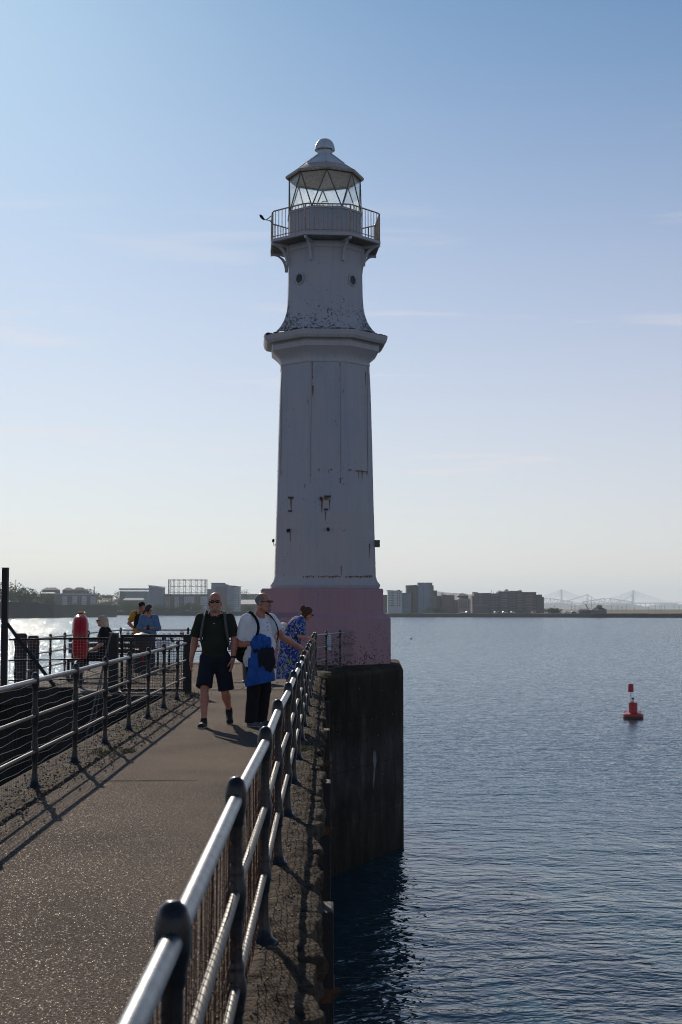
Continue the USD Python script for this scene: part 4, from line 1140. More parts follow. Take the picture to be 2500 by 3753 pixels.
# headland with the old dark wall on the left
hw = [P(-120, 2250, 930), P(-60, 2250, 935), P(60, 2250, 950), P(195, 2250, 985)]
hl = thing('headland_wall', 'old dark curved retaining wall on the headland at the left edge', 'wall')
pts_ = np.array([h[:2] for h in hw])
ss = np.linspace(0, 1, 13)
cur = np.column_stack([np.interp(ss, [0, .2, .55, 1], pts_[:, 0]), np.interp(ss, [0, .2, .55, 1], pts_[:, 1])])
tops = np.interp(ss, [0, .3, .75, .9, 1], [5.6, 6.1, 5.6, 4.2, 4.0])
for k in range(12):
    q = ccw([cur[k], cur[k + 1], cur[k + 1] + [0, 5], cur[k] + [0, 5]])
    obj('wall_bay', rings([q, q], [-3.4, (tops[k] + tops[k + 1]) / 2]), 'sea_wall', hl)
obj('headland', rings([ccw([tuple(cur[0] + [-30, 4]), *map(tuple, cur + [0, 4]), tuple(cur[-1] + [25, 120]), tuple(cur[0] + [-30, 330])])] * 2, [SEA - 1, 3.9]), 'far_ground', kind='structure')
sl = []
foot_ = np.array([P(xo, 2250, Z)[:2] for xo, Z in ((-130, 905), (-60, 912), (0, 923), (80, 985), (160, 1060), (232, 1130))])
back = np.array([cur[0] + [0, 1], cur[3] + [0, 1], cur[5] + [0, 1], cur[8] + [0, 1], cur[12] + [0, 1], cur[12] + [26, 140]])
rows = []
for t in np.linspace(0, 1, 7):
    q = foot_ + (back - foot_) * t
    q = np.column_stack([np.interp(np.linspace(0, 5, 60), np.arange(6), q[:, 0]), np.interp(np.linspace(0, 5, 60), np.arange(6), q[:, 1])])
    zt_ = SEA - 0.3 + t * np.interp(np.linspace(0, 5, 60), [0, 2, 4, 5], [2.2, 2.2, 2.0, 0.9]) + (meshkit.fbm(np.column_stack([q / 4, q[:, 0] * 0]), 3, 2) - 0.5) * 0.9
    rows.append(np.column_stack([q, zt_]))
R_ = np.array(rows)
obj('rocky_shore', grid_sheet(R_[..., 0], R_[..., 1], R_[..., 2]), 'shore_rock', kind='structure')

# ---- trees
usdkit.material(stage, '/World/Looks/far_leaves', {
    "o": ("object_info", {}), "g": ("geometry", {}), "n": ("noise_texture", {"scale": 0.6, "detail": 3.0}),
    "r": ("rgb_ramp", {"ramp": [(0.3, (0.030, 0.040, 0.020)), (0.7, (0.07, 0.08, 0.035))]}),
    "d": ("diffuse_bsdf", {}), "t": ("translucent_bsdf", {"color": (0.07, 0.09, 0.03)}), "m": ("mix_closure", {"fac": 0.25})},
    [("g.position", "n.vector"), ("n.fac", "r.fac"), ("r.color", "d.color"), ("d.BSDF", "m.closure1"), ("t.BSDF", "m.closure2")], surface="m.closure")
mat('bark', (0.05, 0.04, 0.03), 0.9)


def crown_mesh(seed, w, h, n=420, leaf=0.75):
    rg_ = np.random.default_rng(seed)
    lobes = [(rg_.normal(0, 0.45, 3) * [w / 2, w / 2, h / 3.2] + [0, 0, h * 0.55], rg_.uniform(0.25, 0.5)) for _ in range(9)]
    v = []
    for _ in range(n):
        c, r = lobes[rg_.integers(9)]
        d = rg_.normal(size=3)
        d /= np.linalg.norm(d)
        p = c + d * np.array([w * r, w * r, h * r * 0.85]) * rg_.uniform(0.55, 1.0) ** 0.5
        a, b = rg_.normal(size=3), rg_.normal(size=3)
        s = leaf * rg_.uniform(0.6, 1.4)
        v += [p, p + a / np.linalg.norm(a) * s, p + b / np.linalg.norm(b) * s]
    return trimesh.Trimesh(np.array(v), np.arange(len(v)).reshape(-1, 3), process=False)


def tree(kind, label, xo, yo_top, Z, base, w, seed, group='trees on the far shore'):
    p = P(xo, yo_top, Z)
    h = p[2] - base
    t = thing(kind, label, 'tree', (p[0], Z, base), group=group)
    obj('trunk', tube([[0, 0, -0.5], [0.1, 0, h * 0.3], [-0.1, 0, h * 0.65]], [w * 0.05 + 0.15, w * 0.035 + 0.1, 0.08], 6), 'bark', t)
    cm = crown_mesh(seed, w, h, 900 if w > 12 else 600, 1.1 if w > 12 else 0.9)
    obj('crown', cm, 'far_leaves', t)


tr = [('broad_tree', 'tall dark tree at the far left edge above the headland wall', 8, 2117, 1000, 3, 15), ('broad_tree', 'dark bushy tree just right of the tall black post', 75, 2140, 1040, 3, 17),
      ('broad_tree', 'low dark tree behind the headland wall below the thin mast', 40, 2165, 1020, 3, 10), ('broad_tree', 'rounded tree third from the tall post above the headland', 108, 2158, 1060, 2, 13),
      ('broad_tree', 'rounded tree in front of the hip roofed house', 140, 2165, 1100, 0, 12), ('broad_tree', 'small tree left of the long apartment block', 186, 2172, 1110, 0, 10),
      ('broad_tree', 'feathery tree right of the second hip roofed house', 322, 2153, 1560, 10, 15), ('broad_tree', 'small tree on the skyline left of the warehouse', 440, 2164, 1550, 9, 9),
      ('broad_tree', 'bushy tree at the left end of the sea wall promenade', 345, 2212, 1275, LAND, 12), ('broad_tree', 'bushy tree in front of the apartment block by the promenade', 260, 2216, 1275, LAND, 14),
      ('broad_tree', 'bushy tree below the white roofed shed', 470, 2205, 1300, LAND, 14), ('broad_tree', 'small tree at the foot of the sloping roofed tower block', 512, 2210, 1275, LAND, 11),
      ('broad_tree', 'rounded shrub below the long low block left of the bald man', 680, 2212, 1270, LAND, 9), ('broad_tree', 'second rounded shrub below the long low block', 705, 2210, 1270, LAND, 10),
      ('broad_tree', 'shrub at the foot of the curved block right of the bald man', 915, 2222, 1265, LAND, 8), ('broad_tree', 'small tree on the skyline behind the long shed', 897, 2164, 1700, 6, 8),
      ('broad_tree', 'low shrub at the foot of the pale block right of the lighthouse', 1600, 2228, 1100, LAND, 12), ('broad_tree', 'low tree right of the brown block on the harbour', 2028, 2231, 1040, LAND, 10)]
for k, (a_, b_, c_, d_, e_, f_, g_) in enumerate(tr):
    tree(a_, b_, c_, d_, e_, f_, g_, 40 + k)
# woodland between the houses, seen as one mass
rgw = np.random.default_rng(77)
cl = [crown_mesh(300 + k, 11, 8, 190, 1.5) for k in range(6)]
vs, fs, nn = [], [], 0
for k in range(330):
    Y = rgw.uniform(1275, 2000)
    xo = rgw.uniform(-100, 1040)
    if rgw.random() < 0.15:
        Y, xo = rgw.uniform(1300, 1700), rgw.uniform(1380, 2000)
    x = (xo - 1250) / FO * Y
    if Y < 1300 and 320 < xo < 360:
        continue
    m = cl[k % 6]
    s = rgw.uniform(0.5, 1.05) * (0.6 if xo > 1200 else 1)
    v = m.vertices * s + [x, Y, land_z(np.array(x), np.array(Y)) - 0.8]
    vs.append(v)
    fs.append(m.faces + nn)
    nn += len(v)
obj('far_woodland', trimesh.Trimesh(np.vstack(vs), np.vstack(fs), process=False), 'far_leaves', kind='stuff', label='dark woodland and gardens between the houses on the far shore')

# ---- buildings
pal = {'brick_brown': (0.17, 0.13, 0.125), 'brick_dark': (0.115, 0.105, 0.11), 'render_grey': (0.24, 0.27, 0.30), 'render_pale': (0.44, 0.47, 0.49), 'render_cream': (0.42, 0.34, 0.29), 'panel_blue': (0.20, 0.26, 0.32),
       'roof_slate': (0.06, 0.063, 0.07), 'roof_pale': (0.42, 0.43, 0.44), 'shed_green': (0.12, 0.16, 0.16), 'steel_blue': (0.16, 0.17, 0.18), 'bridge_red': (0.07, 0.04, 0.04), 'bridge_pale': (0.09, 0.095, 0.10)}
for n_, c_ in pal.items():
    mat(n_, c_, 0.8, var=0.25, scale=0.12, space='world')
usdkit.material(stage, '/World/Looks/far_window', {"p": ("principled_bsdf", {"base_color": (0.03, 0.035, 0.045), "roughness": 0.15})}, [], surface="p.BSDF")


class Bld:
    """a building whose shapes are read off the photograph at one distance"""

    def __init__(self, name, label, Z, cat='building'):
        self.Z, self.t = Z, thing(name, label, cat)

    def block(self, x0, x1, y0, m, depth=14.0, part='wall', y1=None, slope=0.0, dz=0.0, base=None):
        """x0..x1, top y0 (at x1: y0 + slope); down to the ground unless y1"""
        Z = self.Z + dz
        a, b = P(x0, y0, Z), P(x1, y0 + slope, Z)
        z0 = (LAND - 0.6 if base is None else base) if y1 is None else zz(y1, Z)
        v = [[a[0], Z, z0], [b[0], Z, z0], [b[0], Z + depth, z0], [a[0], Z + depth, z0], [a[0], Z, a[2]], [b[0], Z, b[2]], [b[0], Z + depth, b[2]], [a[0], Z + depth, a[2]]]
        f = [[0, 1, 5, 4], [1, 2, 6, 5], [2, 3, 7, 6], [3, 0, 4, 7], [4, 5, 6, 7], [3, 2, 1, 0]]
        return obj(part, (np.array(v), np.array(f)), m, self.t)

    def roof(self, x0, x1, y0, m='roof_slate', over=3.0, th=2.0, slope=0.0, depth=15.0, dz=0.0):
        Z = self.Z + dz - 0.5
        a, b = P(x0 - over, y0, Z), P(x1 + over, y0 + slope, Z)
        t = th / FO * Z
        v = [[a[0], Z, a[2]], [b[0], Z, b[2]], [b[0], Z + depth, b[2]], [a[0], Z + depth, a[2]]]
        v = v + [[p[0], p[1], p[2] + t] for p in v]
        f = [[0, 1, 5, 4], [1, 2, 6, 5], [2, 3, 7, 6], [3, 0, 4, 7], [4, 5, 6, 7], [3, 2, 1, 0]]
        obj('roof', (np.array(v), np.array(f)), m, self.t)

    def hip(self, x0, x1, y0, ye, m='roof_slate', r0=None, r1=None, depth=14.0, dz=0.0):
        """hipped roof: eaves at ye from x0 to x1, ridge at y0 from r0 to r1"""
        Z = self.Z + dz
        r0 = x0 + (x1 - x0) * 0.25 if r0 is None else r0
        r1 = x1 - (x1 - x0) * 0.25 if r1 is None else r1
        a, b, c, d = P(x0, ye, Z), P(x1, ye, Z), P(r0, y0, Z), P(r1, y0, Z)
        v = [[a[0], Z - 0.4, a[2]], [b[0], Z - 0.4, b[2]], [b[0], Z + depth, b[2]], [a[0], Z + depth, a[2]], [c[0], Z + depth * 0.45, c[2]], [d[0], Z + depth * 0.45, d[2]]]
        f = [[0, 1, 5], [0, 5, 4], [1, 2, 5], [2, 3, 4], [2, 4, 5], [3, 0, 4], [3, 2, 1], [3, 1, 0]]
        obj('roof', trimesh.Trimesh(v, f, process=False), m, self.t)

    def windows(self, x0, x1, y0, y1, nx, ny, fw=0.5, fh=0.45, m='far_window', part='window', dz=0.0, th=0.12):
        Z = self.Z + dz
        for i in range(nx):
            for j in range(ny):
                xc = x0 + (x1 - x0) * (i + 0.5) / nx
                yc = y0 + (y1 - y0) * (j + 0.5) / ny
                a, b = P(xc - (x1 - x0) / nx * fw / 2, yc + (y1 - y0) / ny * fh / 2, Z), P(xc + (x1 - x0) / nx * fw / 2, yc - (y1 - y0) / ny * fh / 2, Z)
                obj(part, box(a[0], b[0], Z - th, Z - 0.01, a[2], b[2]), m, self.t)


S1 = lambda x: x * .3316                       # left crop
T1 = lambda y: 2080 + y * .3316
S2 = lambda x: 480 + x * .3316
S3 = lambda x: 1380 + x * .2423
T3 = lambda y: 2100 + y * .2423
S4 = lambda x: 1700 + x * .2423

b = Bld('house', 'wide house with hipped slate roof left on the wooded skyline', 1450, 'house')
b.block(S1(465), S1(635), T1(250), 'brick_dark', base=8); b.hip(S1(455), S1(640), T1(220), T1(248), r0=S1(505), r1=S1(600)); b.windows(S1(475), S1(630), T1(252), T1(278), 5, 1)
b = Bld('house', 'wide house with stepped hipped roof right of the first skyline house', 1480, 'house')
b.block(S1(690), S1(935), T1(250), 'brick_dark', base=8); b.hip(S1(685), S1(840), T1(222), T1(252), r0=S1(720), r1=S1(760)); b.hip(S1(800), S1(940), T1(219), T1(252), r0=S1(838), r1=S1(900), dz=1.5); b.windows(S1(700), S1(930), T1(256), T1(280), 7, 1)
b = Bld('apartment_block', 'long four storey apartment block with pale bays on the left shore', 1300, 'apartment block')
b.block(S1(600), S1(1050), T1(296), 'brick_brown'); b.roof(S1(600), S1(1050), T1(296), 'roof_pale', th=4, slope=3)
for x in (690, 800, 905, 1000):
    b.block(S1(x), S1(x + 52), T1(318), 'render_pale', depth=1.2, part='bay', dz=-1.2); b.windows(S1(x + 6), S1(x + 46), T1(325), T1(405), 2, 4, dz=-1.2)
b.windows(S1(610), S1(690), T1(320), T1(410), 4, 4); b.windows(S1(745), S1(798), T1(322), T1(408), 2, 4); b.windows(S1(855), S1(903), T1(322), T1(408), 2, 4); b.windows(S1(958), S1(998), T1(322), T1(408), 2, 4)
for x in (680, 800, 905):
    b.block(S1(x), S1(x + 7), T1(278), 'roof_pale', depth=1, part='chimney', y1=T1(297), dz=1)
b = Bld('terrace', 'low dark building with bright ridge left of the long apartment block', 1310, 'building')
b.block(S1(445), S1(595), T1(285), 'brick_dark'); b.hip(S1(440), S1(600), T1(272), T1(286), 'roof_pale', r0=S1(450), r1=S1(590)); b.windows(S1(450), S1(590), T1(300), T1(400), 6, 3)
b = Bld('cottage', 'pale low building behind the headland wall', 1080, 'building')
b.block(S1(160), S1(310), T1(335), 'render_cream', base=3); b.hip(S1(155), S1(315), T1(322), T1(336), 'roof_slate'); b.windows(S1(165), S1(305), T1(338), T1(372), 6, 1)
b = Bld('warehouse', 'long flat roofed warehouse on the left skyline', 1700, 'warehouse')
b.block(S1(1325), S2(185), T1(262), 'shed_green', depth=40, base=6); b.roof(S1(1325), S2(185), T1(248), 'roof_pale', th=6, depth=42)
b = Bld('shed', 'shed with long white roof below the warehouse', 1420, 'shed')
b.block(S1(1360), S2(140), T1(360), 'brick_dark', base=-1); b.hip(S1(1355), S2(142), T1(336), T1(361), 'roof_pale', r0=S1(1375), r1=S2(130)); b.windows(S1(1365), S2(135), T1(364), T1(392), 8, 1)
b = Bld('factory_chimney', 'slim brick chimney on the left skyline', 1750, 'chimney')
c = P(S1(1042), T1(210), 1750)
obj('stack', T(lathe([(0.9, 0), (0.55, c[2] - 4), (0.6, c[2] - 3.9), (0.6, c[2])], 10), (c[0], 1750, 0)), 'brick_brown', b.t)
t = thing('radio_mast', 'thin lattice mast above the trees at the far left', 'mast')
c = P(S1(175), T1(130), 1500)
obj('pole', tube([[c[0], 1500, 5], [c[0], 1500, c[2]]], 0.25, 5), 'steel_blue', t)
for k in range(4):
    obj('cross_arm', box(c[0] - 1, c[0] + 1, 1499.6, 1500.4, c[2] - 2 - 3 * k, c[2] - 1.7 - 3 * k), 'steel_blue', t)
b = Bld('tower_block', 'grey tower block with sloping roof left of the gas holder', 1330, 'tower block')
b.block(S2(197), S2(357), T1(200), 'render_grey', slope=7); b.roof(S2(197), S2(357), T1(198), th=2, slope=7); b.windows(S2(205), S2(275), T1(225), T1(440), 4, 10, fw=0.45); b.windows(S2(285), S2(350), T1(235), T1(440), 3, 10, fw=0.45)
b.block(S2(182), S2(196), T1(290), 'render_grey')
b = Bld('apartment_block', 'long low apartment block with pale bays in front of the gas holder', 1340, 'apartment block')
b.block(S2(357), S2(850), T1(300), 'brick_brown'); b.roof(S2(357), S2(850), T1(297), 'roof_pale', th=2)
for x, w in ((360, 70), (485, 45), (590, 110), (770, 75)):
    b.block(S2(x), S2(x + w), T1(322), 'render_pale' if w != 70 else 'render_cream', depth=1.2, part='bay', dz=-1.2); b.windows(S2(x + 5), S2(x + w - 5), T1(330), T1(430), max(w // 22, 2), 5, dz=-1.2)
for x0, x1 in ((435, 482), (535, 585), (705, 765)):
    b.windows(S2(x0), S2(x1), T1(325), T1(432), 2, 5)
b = Bld('apartment_block', 'curved grey apartment block behind the bald man', 1345, 'apartment block')
b.block(S2(845), S2(935), T1(238), 'render_grey'); b.block(S2(888), S2(1028), T1(175), 'panel_blue', dz=6); b.block(S2(935), S2(1065), T1(212), 'brick_dark', dz=-1.5); b.block(S2(1028), S2(1066), T1(180), 'panel_blue', dz=5, slope=2)
b.block(S2(1065), S2(1140), T1(198), 'panel_blue', dz=-2, slope=0.5); b.block(S2(1140), S2(1204), T1(199), 'render_pale', dz=-1, slope=6)
b.roof(S2(888), S2(1028), T1(174), th=1.5, dz=6); b.roof(S2(1065), S2(1204), T1(198), th=1.5, slope=5, dz=-3)
b.windows(S2(1075), S2(1138), T1(225), T1(440), 3, 10, dz=-2); b.windows(S2(1145), S2(1200), T1(230), T1(440), 3, 10, dz=-1, fh=0.55); b.windows(S2(1000), S2(1060), T1(230), T1(440), 3, 9, dz=-1.5)
b = Bld('shed', 'long shed with pale roof and red sign between the men', 1360, 'shed')
b.block(S2(1203), 1035, T1(405), 'brick_brown', depth=30); b.hip(S2(1203), 1036, T1(355), T1(405), 'roof_pale', r0=S2(1206), r1=1030, depth=40); b.block(S2(1385), S2(1425), T1(418), 'bridge_red', depth=0.3, part='sign_board', y1=T1(440), dz=-0.4)
b.windows(S2(1215), S2(1370), T1(412), T1(440), 6, 1)
b = Bld('terrace', 'dark flat block on the skyline behind the long shed', 1800, 'building')
b.block(S2(1203), 1060, T1(297), 'shed_green', depth=40, base=2); b.roof(S2(1203), 1060, T1(295), th=1)
# gas holder frame
GZ = 2050
gc, gr_ = (618 + 760) / 2, (760 - 618) / 2 / FO * GZ
gt0, gt1 = zz(T1(137), GZ), 4.0
cxg = (gc - 1250) / FO * GZ
g = thing('gas_holder', 'open iron gas holder frame rising above the low apartment block', 'gas holder', (cxg, GZ, 0))
NG = 20
for k in range(NG):
    a = 2 * math.pi * (k + 0.3) / NG
    x, y = gr_ * math.sin(a), gr_ * math.cos(a)
    obj('column', tube([[x, y, gt1], [x, y, gt0 + 0.8]], 0.42, 6), 'steel_blue', g)
    a2 = 2 * math.pi * (k + 1.3) / NG
    x2, y2 = gr_ * math.sin(a2), gr_ * math.cos(a2)
    for z in (gt0, gt0 - 9.3, gt0 - 18.5):
        obj('girder', tube([[x, y, z], [x2, y2, z]], 0.32 if z == gt0 else 0.24, 5), 'steel_blue', g)
    for z in (gt0, gt0 - 9.3):
        obj('brace', tube([[x, y, z], [x2, y2, z - 9.3]], 0.07, 4), 'steel_blue', g)
        obj('brace', tube([[x2, y2, z], [x, y, z - 9.3]], 0.07, 4), 'steel_blue', g)
# ---- right of the lighthouse
b = Bld('terrace', 'low brown building immediately right of the lighthouse base', 1190, 'building')
b.block(S3(-60), S3(168), T3(332), 'brick_brown'); b.windows(S3(0), S3(160), T3(345), T3(500), 5, 5)
b = Bld('apartment_block', 'pale five storey block with overhanging roof right of the lighthouse', 1150, 'apartment block')
b.block(S3(172), S3(385), T3(270), 'render_pale', slope=2.5); b.roof(S3(172), S3(388), T3(266), th=1.5, slope=2.5); b.windows(S3(215), S3(265), T3(285), T3(510), 1, 6, fw=0.95); b.windows(S3(300), S3(370), T3(290), T3(510), 2, 6); b.block(S3(320), S3(358), T3(256), 'roof_slate', part='plant_room', y1=T3(270), depth=4, dz=4)
b.windows(S3(180), S3(205), T3(285), T3(510), 1, 6, fw=0.5)
b = Bld('apartment_block', 'blue grey infill block between the pale block and the tower', 1155, 'apartment block')
b.block(S3(386), S3(520), T3(306), 'panel_blue'); b.roof(S3(386), S3(520), T3(305), th=1); b.windows(S3(392), S3(510), T3(315), T3(530), 4, 7)
b = Bld('tower_block', 'tall blue and brown tower block right of the lighthouse', 1160, 'tower block')
b.block(S3(452), S3(610), T3(195), 'brick_brown', slope=-3); b.block(S3(550), S3(665), T3(195), 'brick_dark', dz=-1.2); b.block(S3(630), S3(845), T3(150), 'panel_blue', dz=-2.0); b.block(S3(820), S3(865), T3(186), 'brick_brown', dz=-0.5)
b.roof(S3(630), S3(845), T3(150), th=1, dz=-2.0, over=1); b.roof(S3(452), S3(610), T3(192), th=1, slope=-2)
b.windows(S3(555), S3(655), T3(205), T3(530), 3, 9, fw=0.6, dz=-1.2); b.windows(S3(690), S3(730), T3(200), T3(530), 1, 9, dz=-2.0); b.windows(S3(795), S3(845), T3(180), T3(530), 1, 10, fw=0.9, dz=-2.0, fh=0.6); b.windows(S3(470), S3(545), T3(210), T3(300), 2, 3)
b = Bld('apartment_block', 'pale grey block right of the tall tower block', 1180, 'apartment block')
b.block(S3(866), S3(915), T3(272), 'brick_dark'); b.block(S3(866), S3(990), T3(345), 'render_grey', dz=-1); b.windows(S3(872), S3(985), T3(355), T3(530), 4, 6, dz=-1); b.roof(S3(866), S3(915), T3(270), th=1)
b = Bld('apartment_block', 'brown block with pointed roofs between the tower and the cream building', 1165, 'apartment block')
b.block(S3(990), S3(1180), T3(330), 'brick_brown'); b.block(S3(1180), S3(1230), T3(410), 'brick_brown', dz=1); b.hip(S3(988), S3(1050), T3(298), T3(332), r0=S3(990), r1=S3(996)); b.hip(S3(1050), S3(1184), T3(318), T3(340), 'roof_pale', r0=S3(1100), r1=S3(1130), dz=-1)
b.windows(S3(995), S3(1080), T3(345), T3(530), 3, 6); b.windows(S3(1090), S3(1175), T3(345), T3(530), 3, 6, fw=0.7)
b = Bld('apartment_block', 'cream building with a roof pavilion left of the big brown complex', 1185, 'building')
b.block(S3(1230), S3(1450), T3(390), 'render_cream'); b.hip(S3(1228), S3(1330), T3(358), T3(391), 'render_cream', r0=S3(1270), r1=S3(1290)); b.block(S3(1240), S3(1390), T3(345), 'brick_dark', y1=T3(390), part='roof_storey', dz=5); b.hip(S3(1232), S3(1396), T3(305), T3(346), r0=S3(1270), r1=S3(1330), dz=4); b.windows(S3(1240), S3(1440), T3(410), T3(530), 6, 4)
b = Bld('apartment_block', 'large brown apartment complex with stepped roofs on the harbour front', 1120, 'apartment block')
for x0, x1, y, m_, dz in ((128, 160, 345, 'brick_dark', 2), (155, 215, 292, 'brick_brown', 0), (213, 300, 305, 'brick_brown', 1), (300, 410, 302, 'brick_dark', 0), (410, 526, 308, 'brick_brown', 1.5), (524, 692, 285, 'brick_dark', -1), (692, 800, 272, 'brick_brown', 0.5), (800, 880, 275, 'brick_dark', -0.5), (880, 1095, 296, 'brick_brown', 1), (1095, 1185, 333, 'brick_dark', 0), (1185, 1212, 365, 'brick_dark', 1)):
    b.block(S4(x0), S4(x1), T3(y), m_, dz=dz, depth=16)
b.hip(S4(150), S4(218), T3(282), T3(293), r0=S4(151), r1=S4(156)); b.hip(S4(213), S4(300), T3(298), T3(306), 'roof_pale'); b.hip(S4(524), S4(610), T3(262), T3(286), r0=S4(540), r1=S4(560), dz=-1); b.hip(S4(600), S4(694), T3(242), T3(286), r0=S4(655), r1=S4(672), dz=-1.2); b.hip(S4(692), S4(800), T3(265), T3(273), 'roof_pale'); b.hip(S4(798), S4(882), T3(252), T3(276), r0=S4(874), r1=S4(880), dz=-0.6); b.roof(S4(880), S4(1095), T3(295), th=1.5, over=1); b.roof(S4(1095), S4(1185), T3(332), th=1, over=0)
for x0, x1, y0, nx, ny, dz in ((160, 212, 315, 2, 6, 0), (218, 296, 320, 3, 6, 1), (305, 405, 320, 4, 6, 0), (415, 522, 320, 4, 6, 1.5), (530, 690, 300, 6, 7, -1), (696, 798, 295, 4, 7, 0.5), (803, 878, 300, 3, 7, -0.5), (885, 1090, 315, 8, 6, 1), (1100, 1182, 345, 3, 6, 0)):
    b.windows(S4(x0), S4(x1), T3(y0), T3(560), nx, ny, fw=0.42, fh=0.5, dz=dz)
for x0, x1, y0, nx, ny, dz in ((218, 296, 320, 1, 6, 1), (415, 522, 320, 2, 6, 1.5), (560, 660, 300, 2, 7, -1), (803, 878, 300, 1, 7, -0.5), (940, 1040, 315, 2, 6, 1)):
    b.windows(S4(x0), S4(x1), T3(y0) + 1.2, T3(560) + 1.2, nx, ny, fw=0.7, fh=0.16, m='render_pale', part='balcony', dz=dz, th=1.3)
b.block(S4(415), S4(420), T3(262), 'steel_blue', depth=0.5, part='aerial', y1=T3(300), dz=5); b.block(S4(448), S4(452), T3(280), 'steel_blue', depth=0.5, part='aerial', y1=T3(300), dz=5)
b = Bld('shed', 'dark shed in front of the brown apartment complex', 1095, 'shed')
b.block(S4(130), S4(362), T3(502), 'brick_dark', depth=12); b.roof(S4(130), S4(362), T3(498), 'roof_pale', th=1, over=1)
# harbour pavilion with its roof lantern, small shed, crane
X5, T5 = lambda x: 1980 + x * .3316, lambda y: 2130 + y * .3316
b = Bld('pavilion', 'low pavilion with hipped roof and roof lantern on the breakwater', 1000, 'pavilion')
b.block(X5(590), X5(735), T5(320), 'brick_brown', depth=9, base=-2.4); b.hip(X5(565), X5(745), T5(288), T5(318), r0=X5(625), r1=X5(690), depth=10, dz=-0.5); b.block(X5(630), X5(684), T5(272), 'render_grey', y1=T5(292), part='lantern', depth=3, dz=3.5); b.hip(X5(620), X5(692), T5(262), T5(274), r0=X5(640), r1=X5(672), depth=4, dz=3); b.windows(X5(595), X5(732), T5(325), T5(352), 6, 1)
b = Bld('shed', 'long dark shed left of the harbour pavilion', 1010, 'shed')
b.block(X5(432), X5(600), T5(322), 'brick_dark', depth=8, base=-2.4); b.hip(X5(426), X5(606), T5(305), T5(322), r0=X5(450), r1=X5(590), depth=9)
t = thing('crane', 'small dark jib crane leaning above the harbour shed', 'crane')
a, c = P(X5(545), T5(306), 1020), P(X5(502), T5(252), 1020)
obj('jib', tube([a - [0, 0, 2], c], [0.45, 0.3], 5), 'brick_dark', t)
obj('cab', box(a[0] - 1.2, a[0] + 1.2, 1019, 1021, -2.4, a[2]), 'brick_dark', t)
# moored boats' masts and lamp posts along the breakwater
ORD = ['leftmost', 'second', 'third', 'fourth', 'fifth', 'sixth', 'seventh', 'eighth', 'ninth', 'tenth', 'eleventh', 'twelfth', 'thirteenth', 'fourteenth', 'fifteenth', 'sixteenth', 'seventeenth', 'eighteenth']
for k, (x, y) in enumerate(sorted(((565, 160), (348, 262), (385, 258), (160, 262), (102, 285), (950, 258), (905, 275), (858, 268), (790, 265), (1198, 275), (1270, 255), (1338, 262), (1323, 265), (1376, 262), (1480, 268), (1538, 280), (1040, 285), (432, 285)))):
    a = P(X5(x), T5(y), 1040)
    t = thing('mast', ('leftmost' if k == 0 else ORD[k] + ' from the left') + ' of the thin masts behind the right hand breakwater', 'mast', (a[0], 1040, -2.4), group='thin masts behind the breakwater')
    obj('pole', tube([[0, 0, 0], [0, 0, a[2] + 2.4]], [0.11, 0.06], 5), 'steel_blue', t)
    obj('spreader', box(-0.6, 0.6, -0.05, 0.05, (a[2] + 2.4) * 0.8, (a[2] + 2.4) * 0.8 + 0.1), 'steel_blue', t)
# grassy bank on the right behind the breakwater
bk = np.array([P(X5(x), 2229, 1030)[:2] for x in (735, 900, 1100, 1400, 2200)])
mat('bank_grass', (0.13, 0.12, 0.06), 0.9, var=0.5, scale=0.15, space='world')
rows = []
for t_, z_ in ((0, -2.3), (0.3, -0.9), (0.6, zz(T5(318), 1045)), (1, zz(T5(317), 1045))):
    rows.append(np.column_stack([bk + [0, t_ * 40], np.full(5, z_)]))
R_ = np.array(rows)
obj('grass_bank', grid_sheet(R_[..., 0], R_[..., 1], R_[..., 2]), 'bank_grass', kind='structure')
# parked vehicles on the harbour front
for n_, c_ in (('car_white', (0.6, 0.6, 0.6)), ('car_blue', (0.05, 0.1, 0.3)), ('car_red', (0.35, 0.04, 0.03)), ('car_dark', (0.03, 0.03, 0.035))):
    mat(n_, c_, 0.25, metal=0.2)


def car(x, Y, rz, m_, label):
    t = thing('parked_car', label, 'car', (x, Y, -2.33), rz, group='cars parked on the harbour front')
    prof_ = [(-2.1, 0.3), (2.1, 0.3), (2.15, 0.75), (1.3, 0.9), (0.7, 1.42), (-1.2, 1.45), (-1.9, 0.95), (-2.15, 0.85)]
    m = trimesh.creation.extrude_polygon(Polygon(prof_), 1.7, engine='earcut')
    v = m.vertices.copy()
    m.vertices = np.column_stack([v[:, 0], v[:, 2] - 0.85, v[:, 1]])
    m.fix_normals()
    obj('body', m, m_, t)
    for sx_ in (-1.3, 1.3):
        for sy_ in (-0.8, 0.8):
            w = trimesh.creation.cylinder(0.33, 0.22, sections=10)
            w.apply_transform(trimesh.transformations.rotation_matrix(math.pi / 2, (1, 0, 0)))
            obj('wheel', T(w, (sx_, sy_, 0.33)), 'car_dark', t)
    obj('window', box(-1.0, 0.75, -0.86, -0.852, 0.98, 1.32), 'far_window', t)


for k, (xo, c_) in enumerate(sorted(((1817, 'car_white'), (1832, 'car_dark'), (1848, 'car_white'), (1878, 'car_white'), (1955, 'car_white'), (1966, 'car_dark'), (2046, 'car_red'), (2076, 'car_white'), (1698, 'car_white'), (1715, 'car_blue'), (2100, 'car_dark')))):
    Y = 1080 - 0.03 * (xo - 1700)
    car((xo - 1250) / FO * Y, Y, 0.3 * (k % 3), c_, {'car_white': 'white', 'car_dark': 'dark', 'car_red': 'red', 'car_blue': 'blue'}[c_] + ' car, ' + ('leftmost' if k == 0 else ORD[k] + ' from the left') + ' of those parked on the harbour front')
# ---- hills
mat('hill_far', (0.07, 0.08, 0.06), 0.95, var=0.4, scale=0.004, space='world')


